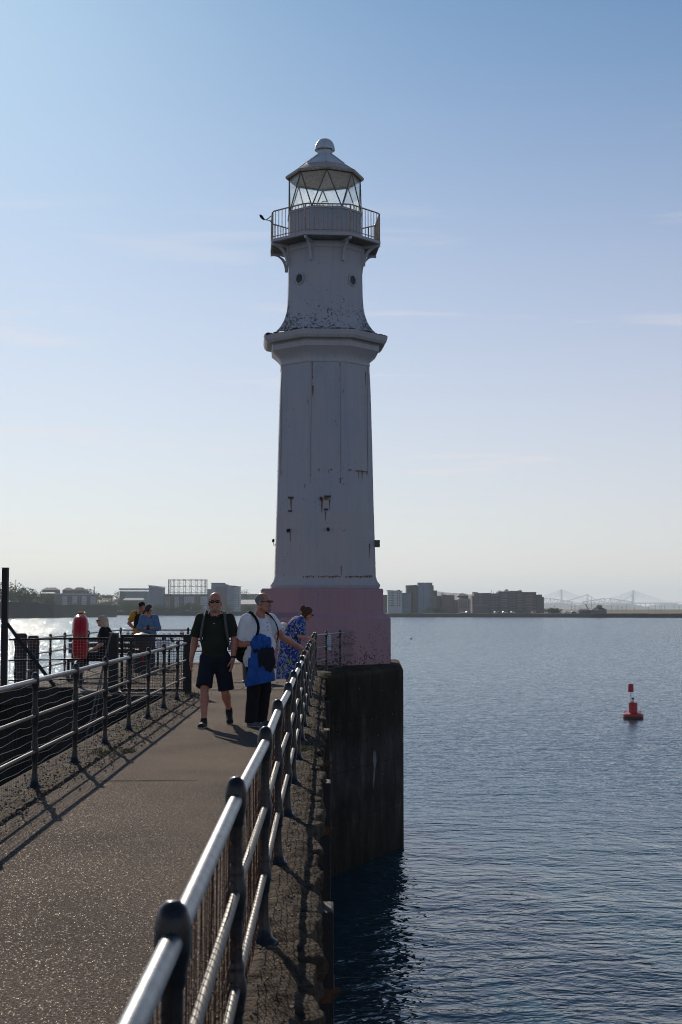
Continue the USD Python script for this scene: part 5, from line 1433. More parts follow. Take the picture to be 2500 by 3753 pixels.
def ridge(pts_, Z, depth, seed):
    pts_ = np.array(pts_, float)
    xo = np.linspace(pts_[0, 0], pts_[-1, 0], 90)
    yo = np.interp(xo, pts_[:, 0], pts_[:, 1]) - 3.0 * (meshkit.fbm(np.column_stack([xo / 9, xo * 0, xo * 0]), 4, seed) - 0.5)
    rows = []
    for t in (-1, -0.7, -0.4, -0.15, 0, 0.3, 0.7, 1):
        Y = Z + depth * t
        x = (xo - 1250) / FO * Z
        top_ = np.array([zz(y, Z) for y in yo])
        k = math.cos(t * math.pi / 2) ** 0.7 if abs(t) < 1 else 0
        rows.append(np.column_stack([x, np.full(len(x), Y), SEA + (top_ - SEA) * k]))
    R_ = np.array(rows)
    obj('hills', grid_sheet(R_[..., 0], R_[..., 1], R_[..., 2]), 'hill_far', kind='structure', smooth=True)


ridge([(1480, 2200), (1580, 2172), (1610, 2168), (1640, 2172), (1700, 2176), (1740, 2180), (1830, 2205)], 4500, 500, 1)
ridge([(1900, 2215), (2000, 2212), (2050, 2211), (2110, 2216), (2150, 2214), (2210, 2216), (2260, 2212), (2310, 2216), (2340, 2226), (2370, 2231)], 7500, 500, 2)
ridge([(2030, 2231), (2070, 2225), (2110, 2220), (2150, 2214), (2190, 2213), (2250, 2217), (2330, 2225), (2360, 2230)], 6500, 300, 3)
ridge([(2330, 2231), (2390, 2222), (2430, 2214), (2450, 2212), (2470, 2216), (2490, 2214), (2530, 2217), (2620, 2212), (2700, 2225)], 9500, 700, 4)
ridge([(800, 2225), (1000, 2205), (1200, 2200), (1400, 2205), (1500, 2212), (1700, 2222)], 6000, 600, 5)
# ---- the three bridges
def line(t, name, a, c, r, m_, n=4):
    obj(name, tube([a, c], r, n), m_, t)


BZ = 13600
deck = 57.0
t = thing('cable_stayed_bridge', 'faint cable stayed bridge with two tall slender towers far up the firth', 'bridge')
xs_ = [(2057 - 1250) / FO * BZ, (2320 - 1250) / FO * BZ]
sp = xs_[1] - xs_[0]
obj('deck', box(xs_[0] - sp, xs_[1] + sp * 1.2, BZ - 15, BZ + 15, deck - 4, deck), 'bridge_pale', t)
for x, y in zip(xs_, (2159.5, 2162.5)):
    top_ = zz(y, BZ)
    obj('tower', rings([ccw([(x - 8, BZ - 8), (x + 8, BZ - 8), (x + 8, BZ + 8), (x - 8, BZ + 8)]), ccw([(x - 6.5, BZ - 7), (x + 6.5, BZ - 7), (x + 6.5, BZ + 7), (x - 6.5, BZ + 7)])], [SEA, top_]), 'bridge_pale', t)
    for s in (-1, 1):
        for k in range(14):
            line(t, 'stay_cable', [x, BZ, top_ - 4 - k * 4.5], [x + s * sp * 0.5 * (1 - k / 15), BZ, deck], 0.8, 'bridge_pale')
for k in range(9):
    line(t, 'pier', [xs_[1] + sp * (0.3 + 0.1 * k), BZ, SEA], [xs_[1] + sp * (0.3 + 0.1 * k), BZ, deck - 4], 3, 'bridge_pale')
SZ = 13100
t = thing('suspension_bridge', 'grey suspension bridge tower and drooping cable between the two taller towers', 'bridge')
xa, xb = (2152 - 1250) / FO * SZ, (2317 - 1250) / FO * SZ
top_ = zz(2179, SZ)
for x in (xa, xb):
    for s in (-1, 1):
        obj('tower_leg', box(x + s * 5 - 3, x + s * 5 + 3, SZ - 4, SZ + 4, SEA, top_), 'bridge_pale', t)
    obj('cross_beam', box(x - 2, x + 2, SZ - 3, SZ + 3, top_ - 9, top_ - 3), 'bridge_pale', t)
obj('deck', box(xa - 420, xb + 200, SZ - 12, SZ + 12, 42, 47), 'bridge_pale', t)
u_ = np.linspace(-1, 1, 25)
obj('main_cable', tube(np.column_stack([xa + (xb - xa) * (u_ + 1) / 2, np.full(25, SZ), 50 + (top_ - 50) * u_ ** 2]), 2.4, 5, False), 'bridge_pale', t)
v_ = np.linspace(0, 1, 14)
obj('side_cable', tube(np.column_stack([xa - 330 * v_, np.full(14, SZ), top_ + (40 - top_) * v_ + -8 * np.sin(v_ * math.pi)]), 3.6, 5, False), 'bridge_pale', t)
CZ = 12100
t = thing('cantilever_bridge', 'reddish cantilever railway bridge with diamond shaped lattice spans far up the firth', 'bridge')
rd = 46 + SEA
for xo in (2005, 2225):
    xc = (xo - 1250) / FO * CZ
    top_ = zz(2193.5, CZ)
    hw_ = 23.0
    for s in (-1, 1):
        line(t, 'tower_column', [xc + s * hw_ * 1.0, CZ, SEA], [xc + s * hw_, CZ, top_], 2.4, 'bridge_red', 6)
        arm = 195
        topn = [np.array([xc + s * (hw_ + arm * q), CZ, top_ + (rd + 12 - top_) * q]) for q in np.linspace(0, 1, 7)]
        botn = [np.array([xc + s * (hw_ + arm * q), CZ, SEA + 8 + (rd - 4 - SEA - 8) * (1 - (1 - q) ** 1.8)]) for q in np.linspace(0, 1, 7)]
        obj('top_chord', tube(topn, 4.0, 5), 'bridge_red', t)
        obj('bottom_chord', tube(botn, 2.8, 5), 'bridge_red', t)
        for k in range(6):
            line(t, 'strut', topn[k], botn[k + 1], 2.0, 'bridge_red')
            line(t, 'strut', botn[k], topn[k + 1], 2.0, 'bridge_red')
    line(t, 'tower_cap', [xc - hw_, CZ, top_], [xc + hw_, CZ, top_], 2.2, 'bridge_red', 6)
    line(t, 'tower_brace', [xc - hw_, CZ, SEA + 8], [xc + hw_, CZ, top_], 1.2, 'bridge_red')
    line(t, 'tower_brace', [xc + hw_, CZ, SEA + 8], [xc - hw_, CZ, top_], 1.2, 'bridge_red')
x0_, x1_ = (1900 - 1250) / FO * CZ, (2480 - 1250) / FO * CZ
obj('rail_deck', box(x0_, x1_, CZ - 5, CZ + 5, rd - 3, rd + 3), 'bridge_red', t)
for k in range(8):
    x = (2310 + 18 * k - 1250) / FO * CZ
    obj('viaduct_pier', box(x - 3, x + 3, CZ - 5, CZ + 5, SEA, rd - 3), 'bridge_pale', t)

# ------------------------------------------------------------------ red buoy, sea bird
BZ_ = 85.2
t = thing('buoy', 'red can topped navigation buoy floating on the sea at the right', 'buoy', ((2313 - 1250) / FO * BZ_, BZ_, SEA), 0.0)
mat('buoy_red', (0.38, 0.010, 0.018), 0.4, var=0.3, scale=3, dark=(0.33, 0.01, 0.015))
mat('buoy_dark', (0.03, 0.015, 0.015), 0.6)
mat('white_plastic', (0.7, 0.68, 0.65), 0.4)
obj('float', lathe([(0.50, -0.3), (0.58, 0.14), (0.605, 0.16), (0.61, 0.24), (0.60, 0.28), (0.52, 0.31), (0.30, 0.36), (0.26, 0.37)], 32), 'buoy_red', t, smooth=40)
obj('skirt', lathe([(0.52, -0.35), (0.60, -0.1), (0.607, 0.10), (0.59, 0.135)], 32), 'buoy_dark', t, smooth=40)
obj('tower', lathe([(0.27, 0.34), (0.262, 0.36), (0.258, 0.93), (0.25, 0.95)], 28), 'buoy_red', t, smooth=40)
for a in (0.4, 2.5, 4.3):
    m = trimesh.creation.torus(0.06, 0.018, 12, 6)
    m.apply_transform(trimesh.transformations.rotation_matrix(math.pi / 2, (1, 0, 0)))
    obj('lifting_eye', T(m, (0.49 * math.cos(a), 0.49 * math.sin(a), 0.36)), 'buoy_red', t, smooth=50)
obj('lantern_base', lathe([(0.05, 0.95), (0.07, 0.97), (0.05, 1.02)], 14), 'buoy_red', t, smooth=40)
obj('lantern_lens', lathe([(0.065, 1.02), (0.07, 1.04), (0.07, 1.14)], 14), 'white_plastic', t, smooth=40)
obj('lantern_cap', lathe([(0.078, 1.14), (0.078, 1.2), (0.07, 1.24)], 14), 'buoy_dark', t, smooth=40)
obj('pole', tube([[-0.115, 0, 0.93], [-0.115, 0, 2.13]], 0.016, 8), 'buoy_dark', t)
obj('pole_foot', lathe([(0.04, 0.95), (0.035, 1.0), (0.02, 1.03)], 10, (-0.115, 0)), 'buoy_dark', t)
obj('topmark', lathe([(0.172, 1.58), (0.172, 1.6), (0.15, 2.04), (0.15, 2.05)], 20, (-0.115, 0)), 'buoy_red', t, smooth=40)
mat('bird_black', (0.015, 0.015, 0.016), 0.6)
p = G(1507, 2343, SEA)
t = thing('sea_bird', 'dark sea bird sitting on the water right of the lighthouse', 'bird', (p[0], p[1], SEA), 0.6)
bodyp = [[-0.35, 0, 0.12], [-0.2, 0, 0.09], [0.0, 0, 0.08], [0.16, 0, 0.10], [0.22, 0, 0.2], [0.21, 0, 0.38], [0.24, 0, 0.44], [0.32, 0, 0.44]]
obj('body', tube(bodyp, [0.02, 0.08, 0.12, 0.09, 0.05, 0.04, 0.045, 0.02], 10), 'bird_black', t, smooth=60)
obj('bill', tube([[0.33, 0, 0.44], [0.43, 0, 0.43]], [0.016, 0.006], 6), 'bird_black', t)
for s in (-1, 1):
    obj('wing', tube([[0.1, s * 0.09, 0.13], [-0.1, s * 0.11, 0.13], [-0.33, s * 0.04, 0.14]], [0.05, 0.05, 0.015], 7), 'bird_black', t, smooth=60)
# ------------------------------------------------------------------ people: smooth bodies from distance fields
class Field:
    """a distance field on a grid; shapes are blended in and the surface is drawn by surface nets"""

    def __init__(self, lo, hi, h):
        self.lo, self.h = np.asarray(lo, float), h
        self.n = np.ceil((np.asarray(hi, float) - self.lo) / h).astype(int) + 1
        self.d = np.full(self.n, 1.0, np.float32)

    def _box(self, lo, hi):
        a = np.clip(np.floor((np.asarray(lo) - self.lo) / self.h).astype(int), 0, self.n - 1)
        b = np.clip(np.ceil((np.asarray(hi) - self.lo) / self.h).astype(int) + 1, 1, self.n)
        sl = tuple(slice(i, max(j, i + 1)) for i, j in zip(a, b))
        g = np.meshgrid(*[self.lo[k] + self.h * np.arange(sl[k].start, sl[k].stop) for k in range(3)], indexing='ij')
        return sl, np.stack(g, -1)

    def _mix(self, sl, d, k):
        a = self.d[sl]
        if k <= 0:
            self.d[sl] = np.minimum(a, d)
        else:
            t = np.clip(0.5 + 0.5 * (d - a) / k, 0, 1)
            self.d[sl] = d * (1 - t) + a * t - k * t * (1 - t)

    def cone(self, a, b, ra, rb, k=0.02, cut0=False, cut1=False, flat=None):
        """tapered limb from a to b; cut ends it flat; flat = (direction, factor) squashes it"""
        a, b = np.asarray(a, float), np.asarray(b, float)
        m = max(ra, rb) + k + 3 * self.h
        sl, p = self._box(np.minimum(a, b) - m, np.maximum(a, b) + m)
        L = b - a
        t = np.clip(((p - a) @ L) / max(L @ L, 1e-9), 0, 1)
        v = p - (a + t[..., None] * L)
        if flat is not None:
            n = np.asarray(flat[0], float)
            n /= np.linalg.norm(n)
            v = v + np.outer((v @ n).ravel() * (flat[1] - 1), n).reshape(v.shape)
        d = np.linalg.norm(v, axis=-1) - (ra + (rb - ra) * t)
        u = L / max(np.linalg.norm(L), 1e-9)
        if cut1:
            d = np.maximum(d, (p - b) @ u)
        if cut0:
            d = np.maximum(d, (a - p) @ u)
        self._mix(sl, d, k)

    def ball(self, c, r, k=0.02, rot=None, sub=False):
        c, r = np.asarray(c, float), np.broadcast_to(np.asarray(r, float), (3,))
        m = r.max() + k + 3 * self.h
        sl, p = self._box(c - m, c + m)
        q = p - c
        if rot is not None:
            q = q @ np.asarray(rot)
        l1 = np.linalg.norm(q / r, axis=-1)
        l2 = np.linalg.norm(q / r ** 2, axis=-1)
        d = l1 * (l1 - 1) / np.maximum(l2, 1e-6)
        if sub:
            self.d[sl] = np.maximum(self.d[sl], -d)
        else:
            self._mix(sl, d, k)

    def keep(self, point, normal):
        """cuts away everything on the normal's side of the plane"""
        sl, p = self._box(self.lo, self.lo + self.h * (self.n - 1))
        self.d = np.maximum(self.d, (p - np.asarray(point)) @ np.asarray(normal, float)).astype(np.float32)

    def folds(self, amp, scale, seed, stretch=(1, 1, 1)):
        near = np.argwhere(np.abs(self.d) < 4 * self.h)
        p = self.lo + near * self.h
        self.d[tuple(near.T)] += (amp * 2 * (meshkit.fbm(p * scale * np.asarray(stretch), 3, seed) - 0.5)).astype(np.float32)

    def mesh(self):
        d = np.pad(self.d, 1, constant_values=1.0)
        s = d < 0
        c = np.stack([s[i:s.shape[0] - 1 + i, j:s.shape[1] - 1 + j, k:s.shape[2] - 1 + k] for i in (0, 1) for j in (0, 1) for k in (0, 1)])
        act = np.argwhere(c.any(0) & ~c.all(0))
        idx = -np.ones(c.shape[1:], int)
        idx[tuple(act.T)] = np.arange(len(act))
        acc, cnt = np.zeros((len(act), 3)), np.zeros((len(act), 1))
        corner = [(i, j, k) for i in (0, 1) for j in (0, 1) for k in (0, 1)]
        for x in range(8):
            for y in range(x + 1, 8):
                if sum(abs(np.subtract(corner[x], corner[y]))) == 1:
                    da, db = d[tuple((act + corner[x]).T)], d[tuple((act + corner[y]).T)]
                    hit = (da < 0) != (db < 0)
                    t = np.where(hit, da / np.where(hit, da - db, 1), 0)[:, None]
                    acc += hit[:, None] * (np.array(corner[x]) + t * np.subtract(corner[y], corner[x]))
                    cnt += hit[:, None]
        v = self.lo + (act + acc / np.maximum(cnt, 1) - 1) * self.h
        faces = []
        for ax in range(3):
            e = np.eye(3, dtype=int)[ax]
            u, w = np.eye(3, dtype=int)[(ax + 1) % 3], np.eye(3, dtype=int)[(ax + 2) % 3]
            sh = tuple(slice(0, n - e[i]) for i, n in enumerate(s.shape))
            s2 = tuple(slice(e[i], None) for i in range(3))
            ed = np.argwhere(s[sh] != s[s2])
            ed = ed[((ed - u - w) >= 0).all(1)]
            q = np.stack([idx[tuple((ed - o).T)] for o in (u + w, w, 0 * u, u)], 1)
            ok = (q >= 0).all(1)
            inside = s[tuple(ed.T)]
            q = np.where(inside[:, None], q, q[:, ::-1])[ok]
            faces += [q[:, [0, 1, 2]], q[:, [0, 2, 3]]]
        m = trimesh.Trimesh(v, np.vstack(faces), process=False)
        trimesh.smoothing.filter_taubin(m, iterations=4)
        if m.volume < 0:
            m.invert()
        return m


def skin(name, c):
    usdkit.material(stage, '/World/Looks/' + name, {"g": ("geometry", {}), "n": ("noise_texture", {"scale": 9.0, "detail": 3.0}), "r": ("rgb_ramp", {"ramp": [(0.3, c), (0.7, (c[0] * 0.8, c[1] * 0.7, c[2] * 0.68))]}),
                    "p": ("principled_bsdf", {"roughness": 0.55, "subsurface_weight": 0.12, "subsurface_scale": 0.01, "specular_ior_level": 0.35})}, [("g.position", "n.vector"), ("n.fac", "r.fac"), ("r.color", "p.base_color")], surface="p.BSDF")


skin('skin_fair', (0.42, 0.22, 0.155))
skin('skin_ruddy', (0.36, 0.17, 0.115))


def cloth(name, c, var=0.25, scale=14, rough=0.85, bump=0.3, dark=None):
    return mat(name, c, rough, var=var, scale=scale, bump=bump, bscale=70, bdist=0.004, spec=0.15, dark=dark)


cloth('fleece', (0.010, 0.013, 0.024)); cloth('polo_green', (0.016, 0.020, 0.014)); cloth('shorts_navy', (0.008, 0.011, 0.022)); cloth('trousers_dark', (0.008, 0.009, 0.014))
cloth('shirt_white', (0.62, 0.64, 0.68), var=0.12); cloth('jacket_blue', (0.009, 0.075, 0.31), rough=0.55); cloth('black_cloth', (0.008, 0.008, 0.010)); cloth('denim', (0.06, 0.085, 0.15), var=0.4)
cloth('shirt_blue', (0.10, 0.18, 0.29), var=0.5, scale=24, dark=(0.05, 0.10, 0.20)); cloth('shirt_yellow', (0.50, 0.24, 0.02)); cloth('hair_white', (0.62, 0.58, 0.48), var=0.25, scale=30); cloth('hair_brown', (0.075, 0.042, 0.022), var=0.5, scale=40)
cloth('hair_grey', (0.17, 0.16, 0.15), var=0.3, scale=50); cloth('strap_grey', (0.09, 0.09, 0.095)); cloth('shoe_dark', (0.018, 0.017, 0.018), rough=0.6); cloth('shoe_grey', (0.10, 0.10, 0.11)); cloth('canvas_white', (0.62, 0.58, 0.52), var=0.15)
usdkit.material(stage, '/World/Looks/hair_blond', {"d": ("diffuse_bsdf", {"color": (0.66, 0.60, 0.48)}), "t": ("translucent_bsdf", {"color": (0.75, 0.68, 0.52)}), "m": ("mix_closure", {"fac": 0.5})}, [("d.BSDF", "m.closure1"), ("t.BSDF", "m.closure2")], surface="m.closure")
mat('sole', (0.22, 0.21, 0.20), 0.7)
mat('lens_black', (0.004, 0.004, 0.005), 0.08, spec=0.6)
mat('silver', (0.6, 0.6, 0.6), 0.2, metal=1.0)
usdkit.material(stage, '/World/Looks/floral', {
    "tc": ("texture_coordinate", {}), "v": ("voronoi_texture", {"scale": 34.0, "randomness": 1.0}), "sc": ("separate_color", {}), "n": ("noise_texture", {"scale": 30.0, "detail": 2.0}),
    "dist": ("vector_math", {"math_type": "add"}), "sm": ("vector_math", {"math_type": "scale", "scale": 0.05}),
    "r": ("rgb_ramp", {"interpolate": False, "ramp": [(0.0, (0.010, 0.030, 0.18)), (0.32, (0.11, 0.17, 0.36)), (0.48, (0.015, 0.05, 0.30)), (0.66, (0.26, 0.28, 0.08)), (0.78, (0.30, 0.28, 0.46)), (0.88, (0.012, 0.02, 0.09))]}),
    "p": ("principled_bsdf", {"roughness": 0.8, "specular_ior_level": 0.2})},
    [("tc.object", "n.vector"), ("n.color", "sm.vector1"), ("tc.object", "dist.vector1"), ("sm.vector", "dist.vector2"), ("dist.vector", "v.vector"), ("v.color", "sc.color"), ("sc.r", "r.fac"), ("r.color", "p.base_color")], surface="p.BSDF")

V = lambda *a: np.array(a, float)


def rot_z(a):
    return np.array([[math.cos(a), -math.sin(a), 0], [math.sin(a), math.cos(a), 0], [0, 0, 1.0]])


def head(F, c, yaw=0.0, pitch=0.0, s=1.0, chin=0.0):
    """skull, jaw, nose, brow, ears, lips around the head's centre; looks along -y before turning. returns the turning matrix"""
    R = rot_z(yaw) @ np.array([[1, 0, 0], [0, math.cos(pitch), -math.sin(pitch)], [0, math.sin(pitch), math.cos(pitch)]])
    q = lambda x, y, z: c + R @ (V(x, y, z) * s)
    F.ball(q(0, 0.012, 0.035), V(0.076, 0.096, 0.088) * s, 0.02, R)
    F.ball(q(0, -0.02, -0.035), V(0.060, 0.074, 0.085) * s, 0.03, R)
    F.ball(q(0, -0.058, -0.092), V(0.032, 0.030, 0.026) * s, 0.025, R)
    for sx_ in (-1, 1):
        F.cone(q(sx_ * 0.052, 0.0, -0.06), q(sx_ * 0.022, -0.062, -0.092), 0.026 * s, 0.02 * s, 0.02)
        F.ball(q(sx_ * 0.04, -0.066, -0.025), V(0.026, 0.018, 0.022) * s, 0.02, R)
        F.ball(q(sx_ * 0.078, 0.012, -0.012), V(0.010, 0.020, 0.034) * s, 0.006, R)
        F.ball(q(sx_ * 0.031, -0.083, 0.012), V(0.015, 0.011, 0.010) * s, 0.006, R)
        F.ball(q(sx_ * 0.03, -0.079, 0.034), V(0.024, 0.012, 0.008) * s, 0.01, R)
    F.cone(q(0, -0.080, 0.014), q(0, -0.104, -0.028), 0.008 * s, 0.013 * s, 0.008)
    for sx_ in (-1, 1):
        F.ball(q(sx_ * 0.012, -0.092, -0.030), V(0.009, 0.010, 0.008) * s, 0.006, R)
    F.ball(q(0, -0.086, -0.058), V(0.024, 0.010, 0.0055) * s, 0.004, R)
    F.ball(q(0, -0.084, -0.070), V(0.021, 0.011, 0.006) * s, 0.004, R)
    return R, q


def hand(F, wrist, palm_dir, out_dir, curl=0.5, s=1.0, thumb_side=1, spread=0.0):
    """palm and five bent fingers; palm_dir runs from the wrist to the knuckles, out_dir is the back of the hand"""
    p = palm_dir / np.linalg.norm(palm_dir)
    o = out_dir - p * (out_dir @ p)
    o /= np.linalg.norm(o)
    w = np.cross(p, o) * thumb_side                     # towards the thumb
    k0 = wrist + p * 0.085 * s
    F.cone(wrist, wrist + p * 0.02 * s, 0.026 * s, 0.028 * s, 0.012)
    for f in (-1.1, -0.4, 0.35, 1.05):
        F.cone(wrist + p * 0.015 * s + w * f * 0.016 * s, k0 + w * f * 0.021 * s, 0.017 * s, 0.0135 * s, 0.012)
    for f, L in ((1.05, 0.072), (0.35, 0.080), (-0.4, 0.075), (-1.15, 0.058)):
        a = k0 + w * f * 0.0215 * s
        d = p + w * f * (0.05 + spread)
        for seg, r0, r1 in ((0.45, 0.0105, 0.0095), (0.32, 0.0095, 0.0088), (0.26, 0.0088, 0.0075)):
            d = d / np.linalg.norm(d)
            b = a + d * L * seg * s
            F.cone(a, b, r0 * s, r1 * s, 0.003)
            a = b
            ang = curl
            d = d * math.cos(ang) - o * math.sin(ang)
    a = wrist + p * 0.022 * s + w * 0.026 * s
    b = a + (p * 0.6 + w * 0.55 - o * 0.35) * 0.045 * s
    F.cone(a, b, 0.016 * s, 0.013 * s, 0.008)
    c = b + (p * 0.95 + w * 0.1 - o * 0.35) * 0.034 * s
    F.cone(b, c, 0.012 * s, 0.0105 * s, 0.004)
    F.cone(c, c + (p - o * 0.4) * 0.022 * s, 0.0105 * s, 0.008 * s, 0.003)


def arm(F, sh, el, wr, k=1.0):
    F.cone(sh, el, 0.054 * k, 0.043 * k, 0.03)
    F.ball(sh + (el - sh) * 0.35, 0.055 * k, 0.03)
    F.cone(el, el + (wr - el) * 0.35, 0.043 * k, 0.044 * k, 0.02)
    F.cone(el + (wr - el) * 0.3, wr, 0.044 * k, 0.028 * k, 0.02)


def leg(F, hip, kn, an, k=1.0):
    F.cone(hip, kn, 0.085 * k, 0.055 * k, 0.03)
    F.cone(kn, kn + (an - kn) * 0.35, 0.053 * k, 0.058 * k, 0.02)
    F.cone(kn + (an - kn) * 0.3, an, 0.058 * k, 0.036 * k, 0.02)
    back = np.array([0, 1.0, 0])
    F.ball(kn + (an - kn) * 0.3 + back * 0.02 * k, (0.05 * k, 0.05 * k, 0.10), 0.03)


def shoe(an, toe_dir, up=V(0, 0, 1), L=0.28, h=0.006):
    """shoe upper and sole; an = ankle, toe_dir = horizontal direction the toes point in (may tilt)"""
    t = toe_dir / np.linalg.norm(toe_dir)
    side = np.cross(t, up)
    side /= np.linalg.norm(side)
    u = np.cross(side, t)
    heel = an - u * 0.055 - t * 0.045
    F = Field(np.minimum(heel, an + t * L) - 0.12, np.maximum(heel, an + t * L) + 0.12, h)
    F.cone(an + u * 0.015, an - u * 0.03, 0.044, 0.05, 0.02, cut0=True)
    F.cone(heel + t * 0.02, heel + t * 0.08, 0.040, 0.043, 0.02)
    F.cone(heel + t * 0.08, an - u * 0.058 + t * (L - 0.10), 0.044, 0.040, 0.02, flat=(u, 1.15))
    F.ball(an - u * 0.062 + t * (L - 0.105), (0.048, 0.048, 0.034), 0.02)
    F.keep(an - u * 0.078, -u)
    S = Field(F.lo, F.lo + F.h * (F.n - 1), h)
    S.cone(heel + t * 0.018 - u * 0.03, an - u * 0.085 + t * (L - 0.10), 0.045, 0.050, 0.01, flat=(u, 2.6))
    return F.mesh(), S.mesh()


def torso(F, pel, wai, che, nk, shl, shr, fat=1.0, deep=1.0, k=0.05, extra=0.0, facing=V(0, -1, 0)):
    across = (shl - shr) / np.linalg.norm(shl - shr)
    up = (nk - pel) / np.linalg.norm(nk - pel)
    fw = np.cross(across, up)
    B = np.column_stack([across, fw, up])
    e = extra
    F.ball(pel, V(0.165 * fat + e, 0.115 * deep + e, 0.13), k, B)
    F.ball(wai, V(0.155 * fat + e, 0.118 * deep * (1 if fat < 1.1 else 1.12) + e, 0.17), k, B)
    F.ball(che, V(0.168 * (0.5 + fat / 2) + e, 0.118 * deep + e, 0.17), k, B)
    F.cone(shr * 0.86 + che * 0.14 + up * 0.01, shl * 0.86 + che * 0.14 + up * 0.01, 0.062 + e, 0.062 + e, k)
    F.cone(che + up * 0.1, nk - up * 0.02, 0.10 + e, 0.055 + e, k)
    return B


def mirror_box(pts_, m=0.2):
    p = np.array(pts_)
    return p.min(0) - m, p.max(0) + m


# ---- 1: bald man in a dark polo shirt walking towards the camera
H = 0.0072
B1 = V((790 - 1250) / FO * 19.7, 19.7, 0)
t1 = thing('person', 'bald man in dark polo shirt and navy shorts with sunglasses walking along the pier', 'person', B1)
hipR, hipL = V(-0.095, 0.0, 0.93), V(0.095, 0.0, 0.93)            # picture left / right
knR, knL = V(-0.125, -0.16, 0.51), V(0.135, 0.03, 0.49)
anR, anL = V(-0.125, -0.24, 0.095), V(0.165, 0.40, 0.205)
shR, shL = V(-0.20, 0.0, 1.475), V(0.20, 0.0, 1.475)
elR, elL = V(-0.285, 0.05, 1.175), V(0.275, -0.02, 1.17)
wrR, wrL = V(-0.325, 0.0, 0.915), V(0.255, -0.10, 0.915)
hd = V(0.0, -0.03, 1.70)
F = Field((-0.5, -0.5, 0.0), (0.48, 0.65, 1.86), H)
F.cone(hd - V(0, -0.015, 0.03), V(0, 0.0, 1.47), 0.060, 0.064, 0.03)
R1, q1 = head(F, hd, 0.05, 0.02, 1.10)
F.ball(q1(0, -0.055, -0.093), V(0.040, 0.034, 0.036), 0.02)
torso(F, V(0, 0, 0.96), V(0, -0.02, 1.12), V(0, -0.005, 1.32), V(0, 0, 1.53), shL, shR, 1.0, 0.95)
arm(F, shR, elR, wrR, 1.05); arm(F, shL, elL, wrL, 1.05)
hand(F, wrR, V(-0.03, -0.10, -1), V(-1, 0.1, 0.0), 0.30, 1.05, -1)
hand(F, wrL, V(-0.15, -0.2, -1), V(1, -0.2, 0.0), 0.35, 1.05, 1)
leg(F, hipR, knR, anR, 1.0); leg(F, hipL, knL, anL, 1.0)
F.cone(anR, anR + V(0, -0.02, -0.05), 0.036, 0.034, 0.01); F.cone(anL, anL + V(0, 0.0, -0.05), 0.036, 0.034, 0.01)
obj('body', F.mesh(), 'skin_ruddy', t1, smooth=True)
F = Field((-0.45, -0.35, 0.82), (0.45, 0.35, 1.60), H)
torso(F, V(0, 0, 0.96), V(0, -0.035, 1.12), V(0, -0.01, 1.32), V(0, 0.005, 1.50), shL, shR, 1.10, 1.16, 0.05, 0.014)
for a, b in ((shR, elR), (shL, elL)):
    F.cone(a, a + (b - a) * 0.82, 0.074, 0.084, 0.04, cut1=True)
F.folds(0.012, 9, 3, (1, 1, 0.6))
F.keep(V(0, 0, 0.875), V(0, 0, -1)); F.ball(V(0, -0.045, 1.60), V(0.078, 0.10, 0.115), 0, sub=True)
obj('polo_shirt', F.mesh(), 'polo_green', t1, smooth=True)
F = Field((-0.2, -0.2, 1.4), (0.2, 0.2, 1.64), 0.005)
for s in (-1, 1):
    F.cone(V(s * 0.075, 0.05, 1.565), V(s * 0.09, -0.05, 1.525), 0.016, 0.018, 0.01); F.cone(V(s * 0.09, -0.05, 1.525), V(s * 0.035, -0.135, 1.47), 0.018, 0.012, 0.01)
F.cone(V(-0.075, 0.05, 1.565), V(0.075, 0.05, 1.565), 0.016, 0.016, 0.01)
obj('collar', F.mesh(), 'polo_green', t1, smooth=True)
obj('button', lathe([(0.007, -0.003), (0.007, 0.003)], 8).apply_transform(trimesh.transformations.rotation_matrix(math.pi / 2, (1, 0, 0))).apply_translation((0, -0.165, 1.41)), 'white_plastic', t1)
F = Field((-0.35, -0.3, 0.42), (0.36, 0.3, 1.02), H)
F.ball(V(0, 0.0, 0.93), V(0.19, 0.15, 0.12), 0.04)
for a, b in ((hipR, knR + V(-0.01, 0, 0.04)), (hipL, knL + V(0.02, 0, 0.0))):
    F.cone(a, b, 0.115, 0.112, 0.05, cut1=True)
F.folds(0.012, 10, 4, (1, 1, 0.4))
obj('shorts', F.mesh(), 'shorts_navy', t1, smooth=True)
for a, d, u in ((anR, V(-0.10, -1, 0.0), V(0, 0, 1)), (anL, V(0.12, -0.80, -0.60), V(0, -0.60, 0.8))):
    up_, so_ = shoe(a, d, u, 0.29)
    sh_ = obj('shoe', up_, 'shoe_dark', t1, smooth=True)
    obj('sole', so_, 'sole', sh_, smooth=True)
    F = Field(a - 0.1, a + 0.12, 0.006)
    F.cone(a + V(0, 0, -0.02), a + u * 0.035, 0.046, 0.042, 0.0, cut1=True)
    obj('sock', F.mesh(), 'black_cloth', t1, smooth=True)


def glasses(t, q, dark=True, s=1.0):
    F = Field(q(0, 0, 0) - 0.16, q(0, 0, 0) + 0.16, 0.0035)
    for sx_ in (-1, 1):
        F.ball(q(sx_ * 0.034, -0.096, 0.012), V(0.030, 0.010, 0.019) * s if dark else V(0.026, 0.006, 0.016) * s, 0.002)
        F.cone(q(sx_ * 0.066, -0.088, 0.016), q(sx_ * 0.082, 0.0, 0.010), 0.0055, 0.005, 0.002)
        F.cone(q(sx_ * 0.060, -0.092, 0.016), q(sx_ * 0.068, -0.086, 0.016), 0.007, 0.006, 0.002)
    F.cone(q(-0.02, -0.102, 0.018), q(0.02, -0.102, 0.018), 0.005, 0.005, 0.002)
    return obj('sunglasses' if dark else 'spectacles', F.mesh(), 'lens_black' if dark else 'lens_black', t, smooth=True)


